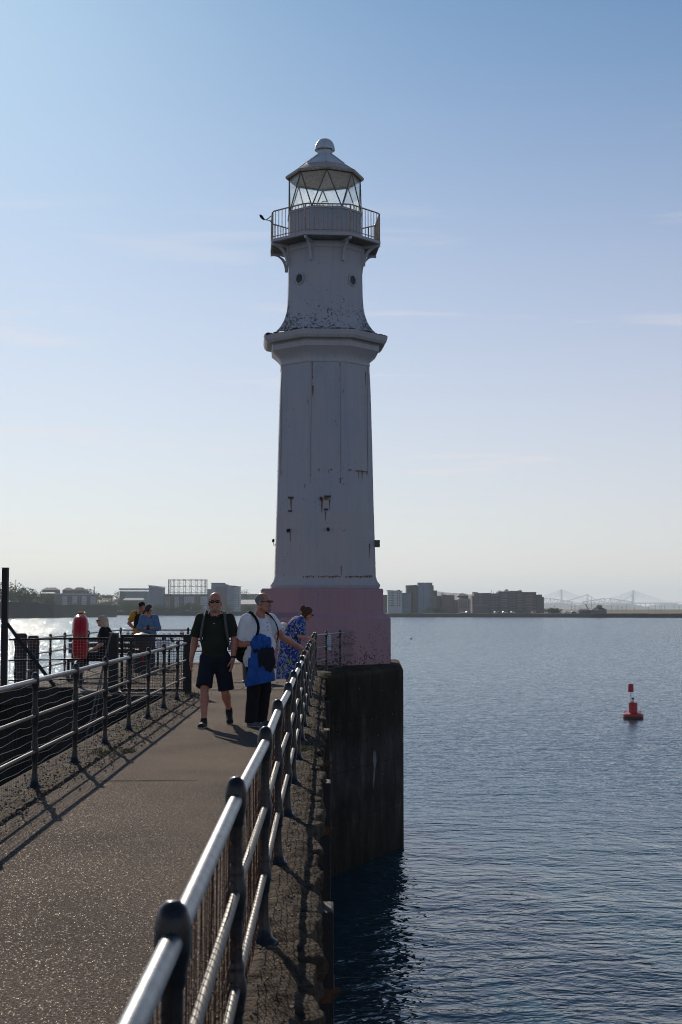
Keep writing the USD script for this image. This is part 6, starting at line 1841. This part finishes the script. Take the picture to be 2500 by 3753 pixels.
glasses(t1, q1, True, 1.15)
F = Field(q1(0, -0.06, -0.09) - 0.1, q1(0, -0.06, -0.09) + 0.1, 0.0045)
F.ball(q1(0, -0.082, -0.098), V(0.030, 0.022, 0.024), 0.01)
F.cone(q1(-0.026, -0.082, -0.052), q1(0.026, -0.082, -0.052), 0.007, 0.007, 0.01)
for s in (-1, 1):
    F.cone(q1(s * 0.030, -0.08, -0.054), q1(s * 0.030, -0.077, -0.088), 0.008, 0.009, 0.01)
obj('beard', F.mesh(), 'hair_grey', t1, smooth=True)
F = Field(wrL - 0.08, wrL + 0.08, 0.005)
F.cone(wrL + V(0.004, 0.008, 0.045), wrL + V(0.001, 0.0, 0.018), 0.036, 0.034, 0.0, cut0=True, cut1=True)
F.ball(wrL + V(0.036, -0.005, 0.032), V(0.010, 0.02, 0.02), 0.004)
obj('wrist_watch', F.mesh(), 'black_steel', t1, smooth=True)


# backpacks are things of their own: a bag and two straps over the shoulders
def backpack(label, at, yaw, size, m_bag, m_strap, shoulders, hips, seed, bag_c):
    t = thing('backpack', label, 'backpack', at)
    F = Field(bag_c - np.array(size) - 0.1, bag_c + np.array(size) + 0.1, 0.009)
    R = rot_z(yaw)
    F.ball(bag_c, V(*size) * [1.0, 1.0, 1.0], 0.0, R)
    F.ball(bag_c - V(0, 0, size[2] * 0.35), V(size[0] * 1.05, size[1] * 1.15, size[2] * 0.6), 0.05, R)
    F.ball(bag_c + V(0, 0, size[2] * 0.45), V(size[0] * 0.85, size[1] * 0.8, size[2] * 0.5), 0.05, R)
    F.ball(bag_c + R @ V(0, size[1] * 0.9, -size[2] * 0.35), V(size[0] * 0.7, size[1] * 0.5, size[2] * 0.4), 0.03, R)
    F.folds(0.008, 8, seed)
    obj('bag', F.mesh(), m_bag, t, smooth=True)
    for line_ in shoulders:
        pts_ = np.array(line_)
        uu = np.linspace(0, len(pts_) - 1, 22)
        from scipy.interpolate import CubicSpline
        cs = CubicSpline(np.arange(len(pts_)), pts_)(uu)
        tg = np.gradient(cs, axis=0)
        tg /= np.linalg.norm(tg, axis=1, keepdims=True)
        axis_c = np.array([at_c for at_c in [hips]])[0]
        outw = cs - np.column_stack([np.full(len(cs), axis_c[0]), np.full(len(cs), axis_c[1]), cs[:, 2] * 0.6 + axis_c[2] * 0.4])
        side = np.cross(tg, outw)
        side /= np.linalg.norm(side, axis=1, keepdims=True)
        nrm = np.cross(side, tg)
        w, th = 0.019, 0.006
        ring_ = np.stack([cs + side * w + nrm * th, cs - side * w + nrm * th, cs - side * w - nrm * th, cs + side * w - nrm * th], 1)
        n = len(cs)
        v = ring_.reshape(-1, 3)
        f = []
        for i in range(n - 1):
            for j in range(4):
                a, b = i * 4 + j, i * 4 + (j + 1) % 4
                f += [[a, b, b + 4], [a, b + 4, a + 4]]
        f += [[0, 2, 1], [0, 3, 2], [4 * n - 4, 4 * n - 3, 4 * n - 2], [4 * n - 4, 4 * n - 2, 4 * n - 1]]
        mm = trimesh.Trimesh(v, f, process=False)
        mm.fix_normals()
        obj('strap', mm, m_strap, t, smooth=60)
    return t


backpack('dark backpack with grey straps worn by the bald man', B1, 0.0, (0.15, 0.09, 0.22), 'black_cloth', 'strap_grey',
         [[V(s * 0.10, 0.15, 1.50), V(s * 0.13, 0.03, 1.575), V(s * 0.145, -0.11, 1.50), V(s * 0.165, -0.165, 1.36), V(s * 0.185, -0.13, 1.22), V(s * 0.19, 0.02, 1.12), V(s * 0.14, 0.15, 1.10)] for s in (-1, 1)], V(0, 0, 1.3), 5, V(0, 0.24, 1.27))

# ---- 2: man in a white shirt with one hand on the railing
B2 = V((948 - 1250) / FO * 19.75, 19.75, 0)
t2 = thing('person', 'man in white short sleeved shirt and dark trousers resting one hand on the railing', 'person', B2)
Y2_ = math.radians(42)                       # body turned towards the picture's right
R2 = rot_z(Y2_)
L2 = lambda x, y, z: R2 @ V(x, y, z)
hipR, hipL = L2(-0.10, 0, 0.92), L2(0.10, 0, 0.92)
knR, knL = L2(-0.105, -0.03, 0.50), L2(0.12, 0.0, 0.50)
anR, anL = L2(-0.11, 0.02, 0.085), L2(0.13, 0.10, 0.085)
shR, shL = L2(-0.215, 0.0, 1.455), L2(0.215, 0.0, 1.455)
elR = V(-0.24, -0.06, 1.13)
wrR = V(-0.03, -0.25, 1.135)
hand_tgt = pier(-0.307, 20.35) - B2[:2]
wrL = V(hand_tgt[0] - 0.05, hand_tgt[1] - 0.04, 1.045)
elL = V(0.33, 0.08, 1.22)
hd = V(0.075, -0.055, 1.70)
F = Field((-0.5, -0.5, 0.0), (0.85, 0.85, 1.86), H)
F.cone(hd + V(-0.02, 0.02, -0.03), L2(0, 0, 1.45), 0.062, 0.068, 0.03)
R2h, q2 = head(F, hd, math.radians(66), 0.02, 1.06)
torso(F, L2(0, 0, 0.96), L2(0, -0.02, 1.12), L2(0, -0.005, 1.31), L2(0, 0, 1.51), shL, shR, 1.0, 0.95)
arm(F, shR, elR, wrR, 1.08); arm(F, shL, elL, wrL, 1.08)
hand(F, wrR, V(0.9, -0.25, -0.1), V(0.2, -1, 0.1), 0.6, 1.05, -1)
hand(F, wrL, V(0.55, 0.5, -0.50), V(0.25, 0.1, 1.0), 0.75, 1.05, 1, 0.04)
leg(F, hipR, knR, anR, 1.0); leg(F, hipL, knL, anL, 1.0)
F.cone(anR, anR - V(0, 0, 0.05), 0.036, 0.034, 0.01); F.cone(anL, anL - V(0, 0, 0.05), 0.036, 0.034, 0.01)
obj('body', F.mesh(), 'skin_ruddy', t2, smooth=True)
F = Field((-0.55, -0.5, 0.74), (0.65, 0.5, 1.60), H)
torso(F, L2(0, 0, 0.92), L2(0, -0.05, 1.12), L2(0, -0.015, 1.30), L2(0, 0.005, 1.48), shL, shR, 1.25, 1.35, 0.06, 0.022)
F.cone(L2(0, -0.01, 1.0), L2(0, -0.01, 0.79), 0.19, 0.20, 0.08, flat=(L2(0, 1, 0), 1.25))
for a, b, e in ((shR, elR, 0.80), (shL, elL, 0.70)):
    F.cone(a, a + (b - a) * e, 0.088, 0.096, 0.05, cut1=True)
F.folds(0.016, 7, 13, (1, 1, 0.5))
F.keep(V(0, 0, 0.80), V(0, 0, -1)); F.ball(L2(0, -0.06, 1.585), V(0.085, 0.11, 0.12), 0, R2, sub=True)
sh = obj('shirt', F.mesh(), 'shirt_white', t2, smooth=True)
for k in range(3):
    obj('button', T(trimesh.creation.icosphere(1, 0.008), L2(0.0, -0.195 - 0.012 * k, 1.42 - 0.05 * k)), 'lens_black', t2)
F = Field((-0.35, -0.35, 0.02), (0.38, 0.35, 0.96), H)
F.ball(L2(0, 0, 0.90), V(0.185, 0.15, 0.13), 0.04, R2)
for h_, k_, a_ in ((hipR, knR, anR), (hipL, knL, anL)):
    F.cone(h_, k_, 0.108, 0.088, 0.04); F.cone(k_, a_ - V(0, 0, 0.035), 0.088, 0.085, 0.03, cut1=True)
F.folds(0.012, 9, 14, (1, 1, 0.45))
obj('trousers', F.mesh(), 'trousers_dark', t2, smooth=True)
for a in (anR, anL):
    up_, so_ = shoe(a, L2(0.1, -1, 0), V(0, 0, 1), 0.29)
    sh_ = obj('shoe', up_, 'shoe_grey', t2, smooth=True)
    obj('sole', so_, 'sole', sh_, smooth=True)
glasses(t2, q2, False, 1.05)
F = Field(hd - 0.16, hd + 0.16, 0.0045)                          # short hair round the back of the head
F.ball(q2(0, 0.020, 0.030), V(0.083, 0.098, 0.088) * 1.06, 0, R2h)
F.ball(q2(0, -0.085, 0.075), V(0.075, 0.10, 0.06), 0, R2h, sub=True)
F.keep(q2(0, 0.0, -0.065), R2h @ V(0, -0.5, -0.8)); F.keep(q2(0, -0.028, 0.0), R2h @ V(0, -1, -0.25))
F.folds(0.004, 40, 3)
obj('hair', F.mesh(), 'hair_grey', t2, smooth=True)
F = Field(q2(0, -0.08, -0.08) - 0.09, q2(0, -0.08, -0.08) + 0.09, 0.0045)
F.cone(q2(-0.026, -0.090, -0.048), q2(0.026, -0.090, -0.048), 0.008, 0.008, 0.01); F.ball(q2(0, -0.086, -0.10), V(0.026, 0.018, 0.022), 0.01)
for s in (-1, 1):
    F.cone(q2(s * 0.028, -0.084, -0.054), q2(s * 0.028, -0.08, -0.09), 0.008, 0.009, 0.01)
obj('beard', F.mesh(), 'hair_grey', t2, smooth=True)
F = Field(wrR - 0.09, wrR + 0.09, 0.005)
d_ = (wrR - elR) / np.linalg.norm(wrR - elR)
F.cone(wrR - d_ * 0.045, wrR - d_ * 0.012, 0.037, 0.036, 0.0, cut0=True, cut1=True)
F.ball(wrR - d_ * 0.028 + V(0, -0.034, 0.01), V(0.02, 0.012, 0.02), 0.004)
obj('wrist_watch', F.mesh(), 'black_steel', t2, smooth=True)
backpack('black backpack worn by the man in the white shirt', B2, Y2_, (0.16, 0.11, 0.24), 'black_cloth', 'black_cloth',
         [[L2(s * 0.10, 0.15, 1.49), L2(s * 0.13, 0.03, 1.565), L2(s * 0.15, -0.13, 1.48), L2(s * 0.17, -0.215, 1.34), L2(s * 0.205, -0.16, 1.18), L2(s * 0.21, 0.03, 1.06), L2(s * 0.15, 0.18, 1.0)] for s in (-1, 1)], L2(0, 0, 1.3), 6, L2(0, 0.30, 1.10))
# the blue jacket hung over his forearm, with a dark fleece
jt = thing('jacket', 'bright blue jacket hanging over the forearm of the man in the white shirt', 'jacket', B2)
F = Field((-0.35, -0.60, 0.42), (0.42, 0.0, 1.34), H)
F.ball(V(0.05, -0.30, 1.145), V(0.125, 0.10, 0.105), 0.03); F.ball(V(0.10, -0.31, 1.19), V(0.075, 0.08, 0.065), 0.03)
F.cone(V(0.03, -0.30, 1.10), V(-0.03, -0.30, 0.86), 0.085, 0.062, 0.05, flat=(V(0, 1, 0), 1.6))
F.cone(V(0.0, -0.28, 0.86), V(-0.02, -0.27, 0.62), 0.10, 0.13, 0.06, flat=(V(0, 1, 0), 1.9))
F.cone(V(0.08, -0.29, 0.88), V(0.10, -0.28, 0.60), 0.10, 0.14, 0.05, cut1=True, flat=(V(0, 1, 0), 1.8))
F.cone(V(0.12, -0.27, 1.05), V(0.13, -0.27, 0.76), 0.06, 0.09, 0.05, flat=(V(0, 1, 0), 1.5))
F.folds(0.075, 7, 31, (1.6, 1.2, 0.3)); F.folds(0.02, 18, 32, (1.4, 1, 0.4))
F.keep(V(0.02, -0.3, 0.585), V(0.22, 0, -1))
obj('jacket_body', F.mesh(), 'jacket_blue', jt, smooth=True)
F = Field((-0.2, -0.65, 0.50), (0.45, -0.1, 1.2), H)
F.cone(V(0.02, -0.345, 1.05), V(0.19, -0.33, 1.02), 0.045, 0.04, 0.03)
F.cone(V(0.11, -0.335, 1.0), V(0.15, -0.33, 0.80), 0.07, 0.055, 0.04, flat=(V(0, 1, 0), 1.5))
F.cone(V(0.05, -0.345, 1.0), V(0.03, -0.33, 0.74), 0.04, 0.022, 0.03, flat=(V(0, 1, 0), 1.3))
F.cone(V(0.19, -0.31, 1.02), V(0.205, -0.31, 0.84), 0.045, 0.035, 0.03)
F.folds(0.06, 8, 33, (1.5, 1.2, 0.35)); F.folds(0.025, 20, 35, (1.3, 1.2, 0.5))
obj('lining', F.mesh(), 'fleece', jt, smooth=True, label='dark fleece lining turned outwards')

# ---- 3: woman in a floral dress leaning on the railing
B3 = V((1062 - 1250) / FO * 27.6, 27.6, 0)
t3 = thing('person', 'woman in long blue and yellow floral dress leaning over the railing with hair tied up', 'person', B3)
pel, wai, che, nk = V(0.0, 0, 0.90), V(0.035, 0, 1.08), V(0.13, 0, 1.26), V(0.24, -0.005, 1.41)
shN, shF = V(0.21, -0.18, 1.37), V(0.21, 0.18, 1.37)
rail3 = pier(-0.307, 27.55) - B3[:2]
wrN, wrF = V(rail3[0] - 0.06, rail3[1] - 0.18, 1.05), V(rail3[0] - 0.05, rail3[1] + 0.16, 1.04)
elN, elF = V(0.20, -0.27, 1.09), V(0.22, 0.26, 1.09)
hd = V(0.355, -0.02, 1.515)
F = Field((-0.35, -0.45, 0.0), (0.85, 0.5, 1.72), 0.0085)
F.cone(hd - V(0.03, 0, 0.02), nk, 0.050, 0.055, 0.03)
R3, q3 = head(F, hd, math.radians(84), math.radians(24), 0.98)
torso(F, pel, wai, che, nk, shF, shN, 0.98, 0.95, 0.05)
arm(F, shN, elN, wrN, 0.95); arm(F, shF, elF, wrF, 0.95)
hand(F, wrN, V(1, 0.2, -0.25), V(0.2, -0.2, 1), 0.6, 0.92, 1); hand(F, wrF, V(1, -0.1, -0.25), V(0.2, 0.2, 1), 0.6, 0.92, -1)
for s in (-1, 1):
    leg(F, V(0.0, s * 0.09, 0.88), V(0.0, s * 0.08, 0.47), V(-0.03, s * 0.07, 0.08), 0.95)
    F.cone(V(-0.03, s * 0.07, 0.08), V(-0.02, s * 0.07, 0.04), 0.034, 0.034, 0.01)
obj('body', F.mesh(), 'skin_fair', t3, smooth=True)
F = Field((-0.42, -0.5, 0.22), (0.55, 0.5, 1.52), 0.0085)
torso(F, pel, wai, che, nk - V(0.02, 0, 0.03), shF, shN, 1.15, 1.25, 0.06, 0.025)
F.cone(V(0.0, 0, 0.95), V(-0.02, 0, 0.26), 0.19, 0.245, 0.10, cut1=True)
for a, b in ((shN, elN), (shF, elF)):
    F.cone(a, a + (b - a) * 0.95, 0.085, 0.105, 0.05, cut1=True)
F.folds(0.022, 6, 41, (1.3, 1.3, 0.25))
F.ball(nk + V(0.045, 0, 0.055), V(0.08, 0.085, 0.08), 0, sub=True)
obj('dress', F.mesh(), 'floral', t3, smooth=True)
F = Field(hd - 0.25, hd + 0.2, 0.006)
F.ball(q3(0, 0.022, 0.032), V(0.086, 0.100, 0.098), 0, R3); F.cone(q3(-0.075, 0.01, 0.0), q3(-0.07, 0.02, -0.085), 0.03, 0.022, 0.02); F.cone(q3(0.075, 0.01, 0.0), q3(0.07, 0.02, -0.085), 0.03, 0.022, 0.02)
F.ball(q3(0, 0.07, -0.03), V(0.065, 0.05, 0.07), 0.03, R3)
F.keep(q3(0, -0.062, 0.0), R3 @ V(0, -1, -0.30))
F.ball(q3(0, 0.135, 0.055), V(0.055, 0.050, 0.062), 0.012, R3)
F.folds(0.006, 30, 6)
obj('hair', F.mesh(), 'hair_brown', t3, smooth=True)
glasses(t3, q3, False, 0.95)
for s in (-1, 1):
    up_, so_ = shoe(V(-0.03, s * 0.07, 0.085), V(1, 0, 0), V(0, 0, 1), 0.25, 0.008)
    sh_ = obj('shoe', up_, 'shoe_dark', t3, smooth=True)
    obj('sole', so_, 'sole', sh_, smooth=True)
bt = thing('shoulder_bag', 'white shoulder bag behind the woman in the floral dress', 'bag', B3)
F = Field((-0.45, -0.35, 0.9), (0.3, 0.3, 1.5), 0.009)
F.ball(V(-0.12, 0.03, 1.24), V(0.10, 0.16, 0.11), 0.0); F.ball(V(-0.13, 0.02, 1.19), V(0.105, 0.14, 0.09), 0.03); F.folds(0.01, 9, 2)
obj('bag', F.mesh(), 'canvas_white', bt, smooth=True)
obj('strap', tube([V(-0.05, -0.10, 1.29), V(0.10, -0.13, 1.42), V(0.23, -0.13, 1.43), V(0.30, -0.15, 1.33), V(0.16, -0.19, 1.15), V(-0.06, -0.09, 1.18)], 0.012, 6), 'canvas_white', bt, smooth=True)

# ---- 4: seated woman with long white hair
B4 = V((380 - 1250) / FO * 31.7, 31.72, 0)
t4 = thing('person', 'seated woman with long white hair in black dress facing left', 'person', B4)
pel, wai, che, nk = V(0.06, 0.0, 0.60), V(0.07, 0.0, 0.79), V(0.05, 0.0, 0.99), V(0.02, 0.0, 1.16)
shN, shF = V(0.03, -0.18, 1.12), V(0.03, 0.18, 1.12)
hd = V(-0.03, -0.01, 1.33)
F = Field((-0.75, -0.4, 0.0), (0.35, 0.42, 1.52), 0.0085)
F.cone(hd + V(0.02, 0, -0.03), nk, 0.052, 0.056, 0.03)
R4, q4 = head(F, hd, math.radians(-84), 0.03, 1.0)
torso(F, pel, wai, che, nk, shN, shF, 1.0, 0.95, 0.05)
elN, elF, wrN, wrF = V(0.02, -0.23, 0.83), V(0.02, 0.22, 0.83), V(-0.20, -0.13, 0.70), V(-0.2, 0.10, 0.70)
arm(F, shN, elN, wrN, 0.9); arm(F, shF, elF, wrF, 0.9)
hand(F, wrN, V(-1, 0.5, -0.15), V(0, -0.3, 1), 0.5, 0.9, -1); hand(F, wrF, V(-1, -0.4, -0.15), V(0, 0.3, 1), 0.5, 0.9, 1)
for s in (-1, 1):
    leg(F, V(0.02, s * 0.09, 0.56), V(-0.38, s * 0.10, 0.53), V(-0.52 - 0.06 * s, s * 0.09, 0.08), 0.92)
    F.cone(V(-0.52 - 0.06 * s, s * 0.09, 0.08), V(-0.54 - 0.06 * s, s * 0.09, 0.05), 0.034, 0.034, 0.01)
obj('body', F.mesh(), 'skin_fair', t4, smooth=True)
F = Field((-0.72, -0.42, 0.2), (0.36, 0.42, 1.26), 0.0085)
torso(F, pel, wai, che, nk - V(0, 0, 0.04), shN, shF, 1.15, 1.25, 0.06, 0.025)
for s in (-1, 1):
    F.cone(V(0.03, s * 0.09, 0.56), V(-0.40, s * 0.10, 0.54), 0.12, 0.095, 0.06); F.cone(V(-0.40, s * 0.09, 0.54), V(-0.52, s * 0.09, 0.28), 0.10, 0.12, 0.06, cut1=True)
for a, b in ((shN, elN), (shF, elF)):
    F.cone(a, a + (b - a) * 0.9, 0.075, 0.085, 0.05, cut1=True)
F.folds(0.016, 7, 51, (1, 1, 0.5))
F.ball(nk + V(-0.03, 0, 0.05), V(0.08, 0.085, 0.09), 0, sub=True)
obj('dress', F.mesh(), 'black_cloth', t4, smooth=True)
F = Field(hd - V(0.25, 0.25, 0.4), hd + V(0.3, 0.25, 0.2), 0.006)
F.ball(q4(0, 0.022, 0.038), V(0.090, 0.104, 0.100), 0, R4)
for s in (-1, 1):
    F.cone(q4(s * 0.07, 0.02, 0.0), q4(s * 0.075, 0.03, -0.20), 0.045, 0.040, 0.03)
F.cone(q4(0, 0.075, 0.0), q4(0, 0.11, -0.22), 0.075, 0.06, 0.04)
F.keep(q4(0, -0.050, 0.0), R4 @ V(0, -1, -0.22))
F.folds(0.010, 26, 7, (1, 1, 0.3))
obj('hair', F.mesh(), 'hair_blond', t4, smooth=True)
glasses(t4, q4, True, 1.0)
for s in (-1, 1):
    up_, so_ = shoe(V(-0.52 - 0.06 * s, s * 0.09, 0.085), V(-1, 0, 0), V(0, 0, 1), 0.25, 0.008)
    sh_ = obj('shoe', up_, 'shoe_grey', t4, smooth=True)
    obj('sole', so_, 'sole', sh_, smooth=True)

# ---- 5: woman in a blue shirt looking at her phone, 6: man in yellow behind her
B5 = V((548 - 1250) / FO * 39.2, 39.2, 0)
t5 = thing('person', 'woman in blue denim shirt, cap and jeans looking down at a phone', 'person', B5)
hd = V(0.0, -0.06, 1.585)
shR, shL = V(-0.185, 0.0, 1.36), V(0.185, 0.0, 1.36)
elR, elL, wrR, wrL = V(-0.26, -0.02, 1.08), V(0.26, -0.02, 1.08), V(-0.07, -0.24, 1.08), V(0.10, -0.24, 1.08)
F = Field((-0.42, -0.45, 0.0), (0.42, 0.3, 1.78), 0.009)
F.cone(hd - V(0, -0.02, 0.03), V(0, 0, 1.36), 0.052, 0.056, 0.03)
R5, q5 = head(F, hd, math.radians(-25), math.radians(28), 0.98)
torso(F, V(0, 0, 0.90), V(0, -0.01, 1.05), V(0, 0, 1.22), V(0, 0, 1.42), shL, shR, 0.98, 0.95)
arm(F, shR, elR, wrR, 0.92); arm(F, shL, elL, wrL, 0.92)
hand(F, wrR, V(0.8, -0.3, 0.1), V(-0.2, -1, -0.4), 0.55, 0.9, 1); hand(F, wrL, V(-0.8, -0.3, 0.1), V(0.2, -1, -0.4), 0.55, 0.9, -1)
for s in (-1, 1):
    leg(F, V(s * 0.09, 0, 0.87), V(s * 0.09, -0.02, 0.47), V(s * 0.095, 0.02, 0.08), 0.95)
    F.cone(V(s * 0.095, 0.02, 0.08), V(s * 0.095, 0.01, 0.05), 0.034, 0.034, 0.01)
obj('body', F.mesh(), 'skin_ruddy', t5, smooth=True)
F = Field((-0.45, -0.4, 0.7), (0.45, 0.35, 1.48), 0.009)
torso(F, V(0, 0, 0.88), V(0, -0.02, 1.05), V(0, 0, 1.22), V(0, 0, 1.38), shL, shR, 1.18, 1.25, 0.06, 0.022)
for a, b, c in ((shR, elR, wrR), (shL, elL, wrL)):
    F.cone(a, b, 0.078, 0.075, 0.05); F.cone(b, b + (c - b) * 0.75, 0.075, 0.062, 0.03, cut1=True)
F.folds(0.016, 8, 61, (1, 1, 0.5)); F.keep(V(0, 0, 0.76), V(0, 0, -1)); F.ball(V(0, -0.06, 1.46), V(0.07, 0.09, 0.10), 0, sub=True)
obj('shirt', F.mesh(), 'shirt_blue', t5, smooth=True)


def trousers(t, m_, hips_, kn_, an_, seed, r=0.1):
    F = Field((-0.4, -0.3, 0.02), (0.4, 0.3, 1.0), 0.009)
    F.ball(sum(hips_) / 2 + V(0, 0, 0.0), V(0.18, 0.14, 0.13), 0.04)
    for h_, k_, a_ in zip(hips_, kn_, an_):
        F.cone(h_, k_, r, r * 0.82, 0.04); F.cone(k_, a_ - V(0, 0, 0.03), r * 0.82, r * 0.8, 0.03, cut1=True)
    F.folds(0.012, 9, seed, (1, 1, 0.45))
    obj('trousers', F.mesh(), m_, t, smooth=True)


trousers(t5, 'denim', [V(-0.09, 0, 0.87), V(0.09, 0, 0.87)], [V(-0.09, -0.02, 0.47), V(0.09, -0.02, 0.47)], [V(-0.095, 0.02, 0.08), V(0.095, 0.02, 0.08)], 62)
for s in (-1, 1):
    up_, so_ = shoe(V(s * 0.095, 0.02, 0.085), V(s * 0.15, -1, 0), V(0, 0, 1), 0.25, 0.009)
    sh_ = obj('shoe', up_, 'shoe_dark', t5, smooth=True)
    obj('sole', so_, 'sole', sh_, smooth=True)


def cap(t, q, R, m_, hair):
    F = Field(q(0, 0, 0.05) - 0.24, q(0, 0, 0.05) + 0.24, 0.007)
    F.ball(q(0, 0.010, 0.050), V(0.092, 0.108, 0.088), 0, R); F.keep(q(0, 0, 0.038), R @ V(0, 0, -1))
    F.cone(q(-0.03, -0.10, 0.045), q(-0.03, -0.155, 0.036), 0.045, 0.04, 0.01, flat=(R @ V(0, 0, 1), 5)); F.cone(q(0.03, -0.10, 0.045), q(0.03, -0.155, 0.036), 0.045, 0.04, 0.01, flat=(R @ V(0, 0, 1), 5))
    obj('cap', F.mesh(), m_, t, smooth=True)
    F = Field(q(0, 0, 0) - 0.2, q(0, 0, 0) + 0.2, 0.007)
    F.ball(q(0, 0.028, 0.01), V(0.084, 0.088, 0.085), 0, R); F.keep(q(0, -0.02, 0), R @ V(0, -1, -0.3)); F.keep(q(0, 0, 0.05), R @ V(0, 0, 1)); F.folds(0.005, 30, 9)
    obj('hair', F.mesh(), hair, t, smooth=True)


cloth('cap_grey', (0.035, 0.035, 0.045))
cap(t5, q5, R5, 'cap_grey', 'hair_white')
glasses(t5, q5, True, 0.95)
ph = thing('phone', 'dark phone held in both hands by the woman in blue', 'phone', B5)
m = rounded_prism([(-0.038, -0.075), (0.038, -0.075), (0.038, 0.075), (-0.038, 0.075)], -0.004, 0.004, 0.002, 2)
m.apply_transform(trimesh.transformations.rotation_matrix(math.radians(55), (1, 0, 0)))
obj('case', T(m, (0.015, -0.30, 1.09)), 'lens_black', ph)
m = box(-0.034, 0.034, -0.07, 0.07, 0.0041, 0.005)
m.apply_transform(trimesh.transformations.rotation_matrix(math.radians(55), (1, 0, 0)))
obj('screen', T(m, (0.015, -0.30, 1.09)), 'dark_glass', ph)
cb = thing('crossbody_bag', 'small black bag slung across the woman in blue', 'bag', B5)
obj('strap', tube([V(0.10, 0.02, 1.44), V(0.075, -0.10, 1.38), V(0.03, -0.165, 1.22), V(-0.03, -0.17, 1.05), V(-0.06, -0.19, 0.95)], 0.010, 6), 'black_cloth', cb, smooth=True)
obj('pouch', rounded_prism([(-0.16, -0.24), (0.05, -0.24), (0.05, -0.175), (-0.16, -0.175)], 0.78, 0.95, 0.02, 3), 'black_cloth', cb, smooth=40)

B6 = V((518 - 1250) / FO * 40.6, 40.6, 0)
t6 = thing('person', 'man in yellow T-shirt and dark cap standing behind the woman in blue', 'person', B6)
hd = V(0.02, 0.01, 1.665)
shR, shL = V(-0.20, 0.0, 1.45), V(0.20, 0.0, 1.45)
elR, elL, wrR, wrL = V(-0.34, 0.02, 1.19), V(0.30, 0.02, 1.17), V(-0.15, -0.10, 1.02), V(0.22, -0.1, 0.98)
F = Field((-0.5, -0.35, 0.0), (0.45, 0.35, 1.85), 0.009)
F.cone(hd - V(0, 0, 0.03), V(0, 0, 1.45), 0.06, 0.064, 0.03)
R6, q6 = head(F, hd, math.radians(-20), math.radians(12), 1.03)
torso(F, V(0, 0, 0.95), V(0, -0.01, 1.11), V(0, 0, 1.30), V(0, 0, 1.5), shL, shR, 1.0, 0.95)
arm(F, shR, elR, wrR, 1.0); arm(F, shL, elL, wrL, 1.0)
hand(F, wrR, V(0.7, -0.2, -0.6), V(-0.5, -0.8, 0.1), 0.5, 1.0, 1); hand(F, wrL, V(0, -0.2, -1), V(1, 0, 0), 0.4, 1.0, 1)
for s in (-1, 1):
    leg(F, V(s * 0.095, 0, 0.92), V(s * 0.10, -0.02, 0.50), V(s * 0.11, 0.02, 0.085), 1.0)
    F.cone(V(s * 0.11, 0.02, 0.085), V(s * 0.11, 0.01, 0.05), 0.036, 0.034, 0.01)
obj('body', F.mesh(), 'skin_ruddy', t6, smooth=True)
F = Field((-0.5, -0.35, 0.7), (0.45, 0.35, 1.58), 0.009)
torso(F, V(0, 0, 0.93), V(0, -0.02, 1.11), V(0, 0, 1.30), V(0, 0, 1.47), shL, shR, 1.16, 1.2, 0.06, 0.022)
for a, b in ((shR, elR), (shL, elL)):
    F.cone(a, a + (b - a) * 0.75, 0.082, 0.085, 0.05, cut1=True)
F.folds(0.014, 8, 71, (1, 1, 0.5)); F.keep(V(0, 0, 0.82), V(0, 0, -1)); F.ball(V(0, -0.05, 1.56), V(0.075, 0.09, 0.10), 0, sub=True)
obj('shirt', F.mesh(), 'shirt_yellow', t6, smooth=True)
trousers(t6, 'trousers_dark', [V(-0.095, 0, 0.92), V(0.095, 0, 0.92)], [V(-0.10, -0.02, 0.50), V(0.10, -0.02, 0.50)], [V(-0.11, 0.02, 0.085), V(0.11, 0.02, 0.085)], 72, 0.105)
for s in (-1, 1):
    up_, so_ = shoe(V(s * 0.11, 0.02, 0.09), V(s * 0.15, -1, 0), V(0, 0, 1), 0.28, 0.009)
    sh_ = obj('shoe', up_, 'shoe_dark', t6, smooth=True)
    obj('sole', so_, 'sole', sh_, smooth=True)
cap(t6, q6, R6, 'black_cloth', 'hair_brown')
backpack('black rucksack worn on the front by the man in yellow', B6, math.pi, (0.15, 0.09, 0.22), 'black_cloth', 'black_cloth',
         [[V(s * 0.10, -0.2, 1.44), V(s * 0.13, -0.05, 1.545), V(s * 0.15, 0.10, 1.46), V(s * 0.17, 0.155, 1.3), V(s * 0.19, 0.06, 1.12), V(s * 0.15, -0.17, 1.08)] for s in (-1, 1)], V(0, 0, 1.3), 8, V(0.0, -0.24, 1.24))
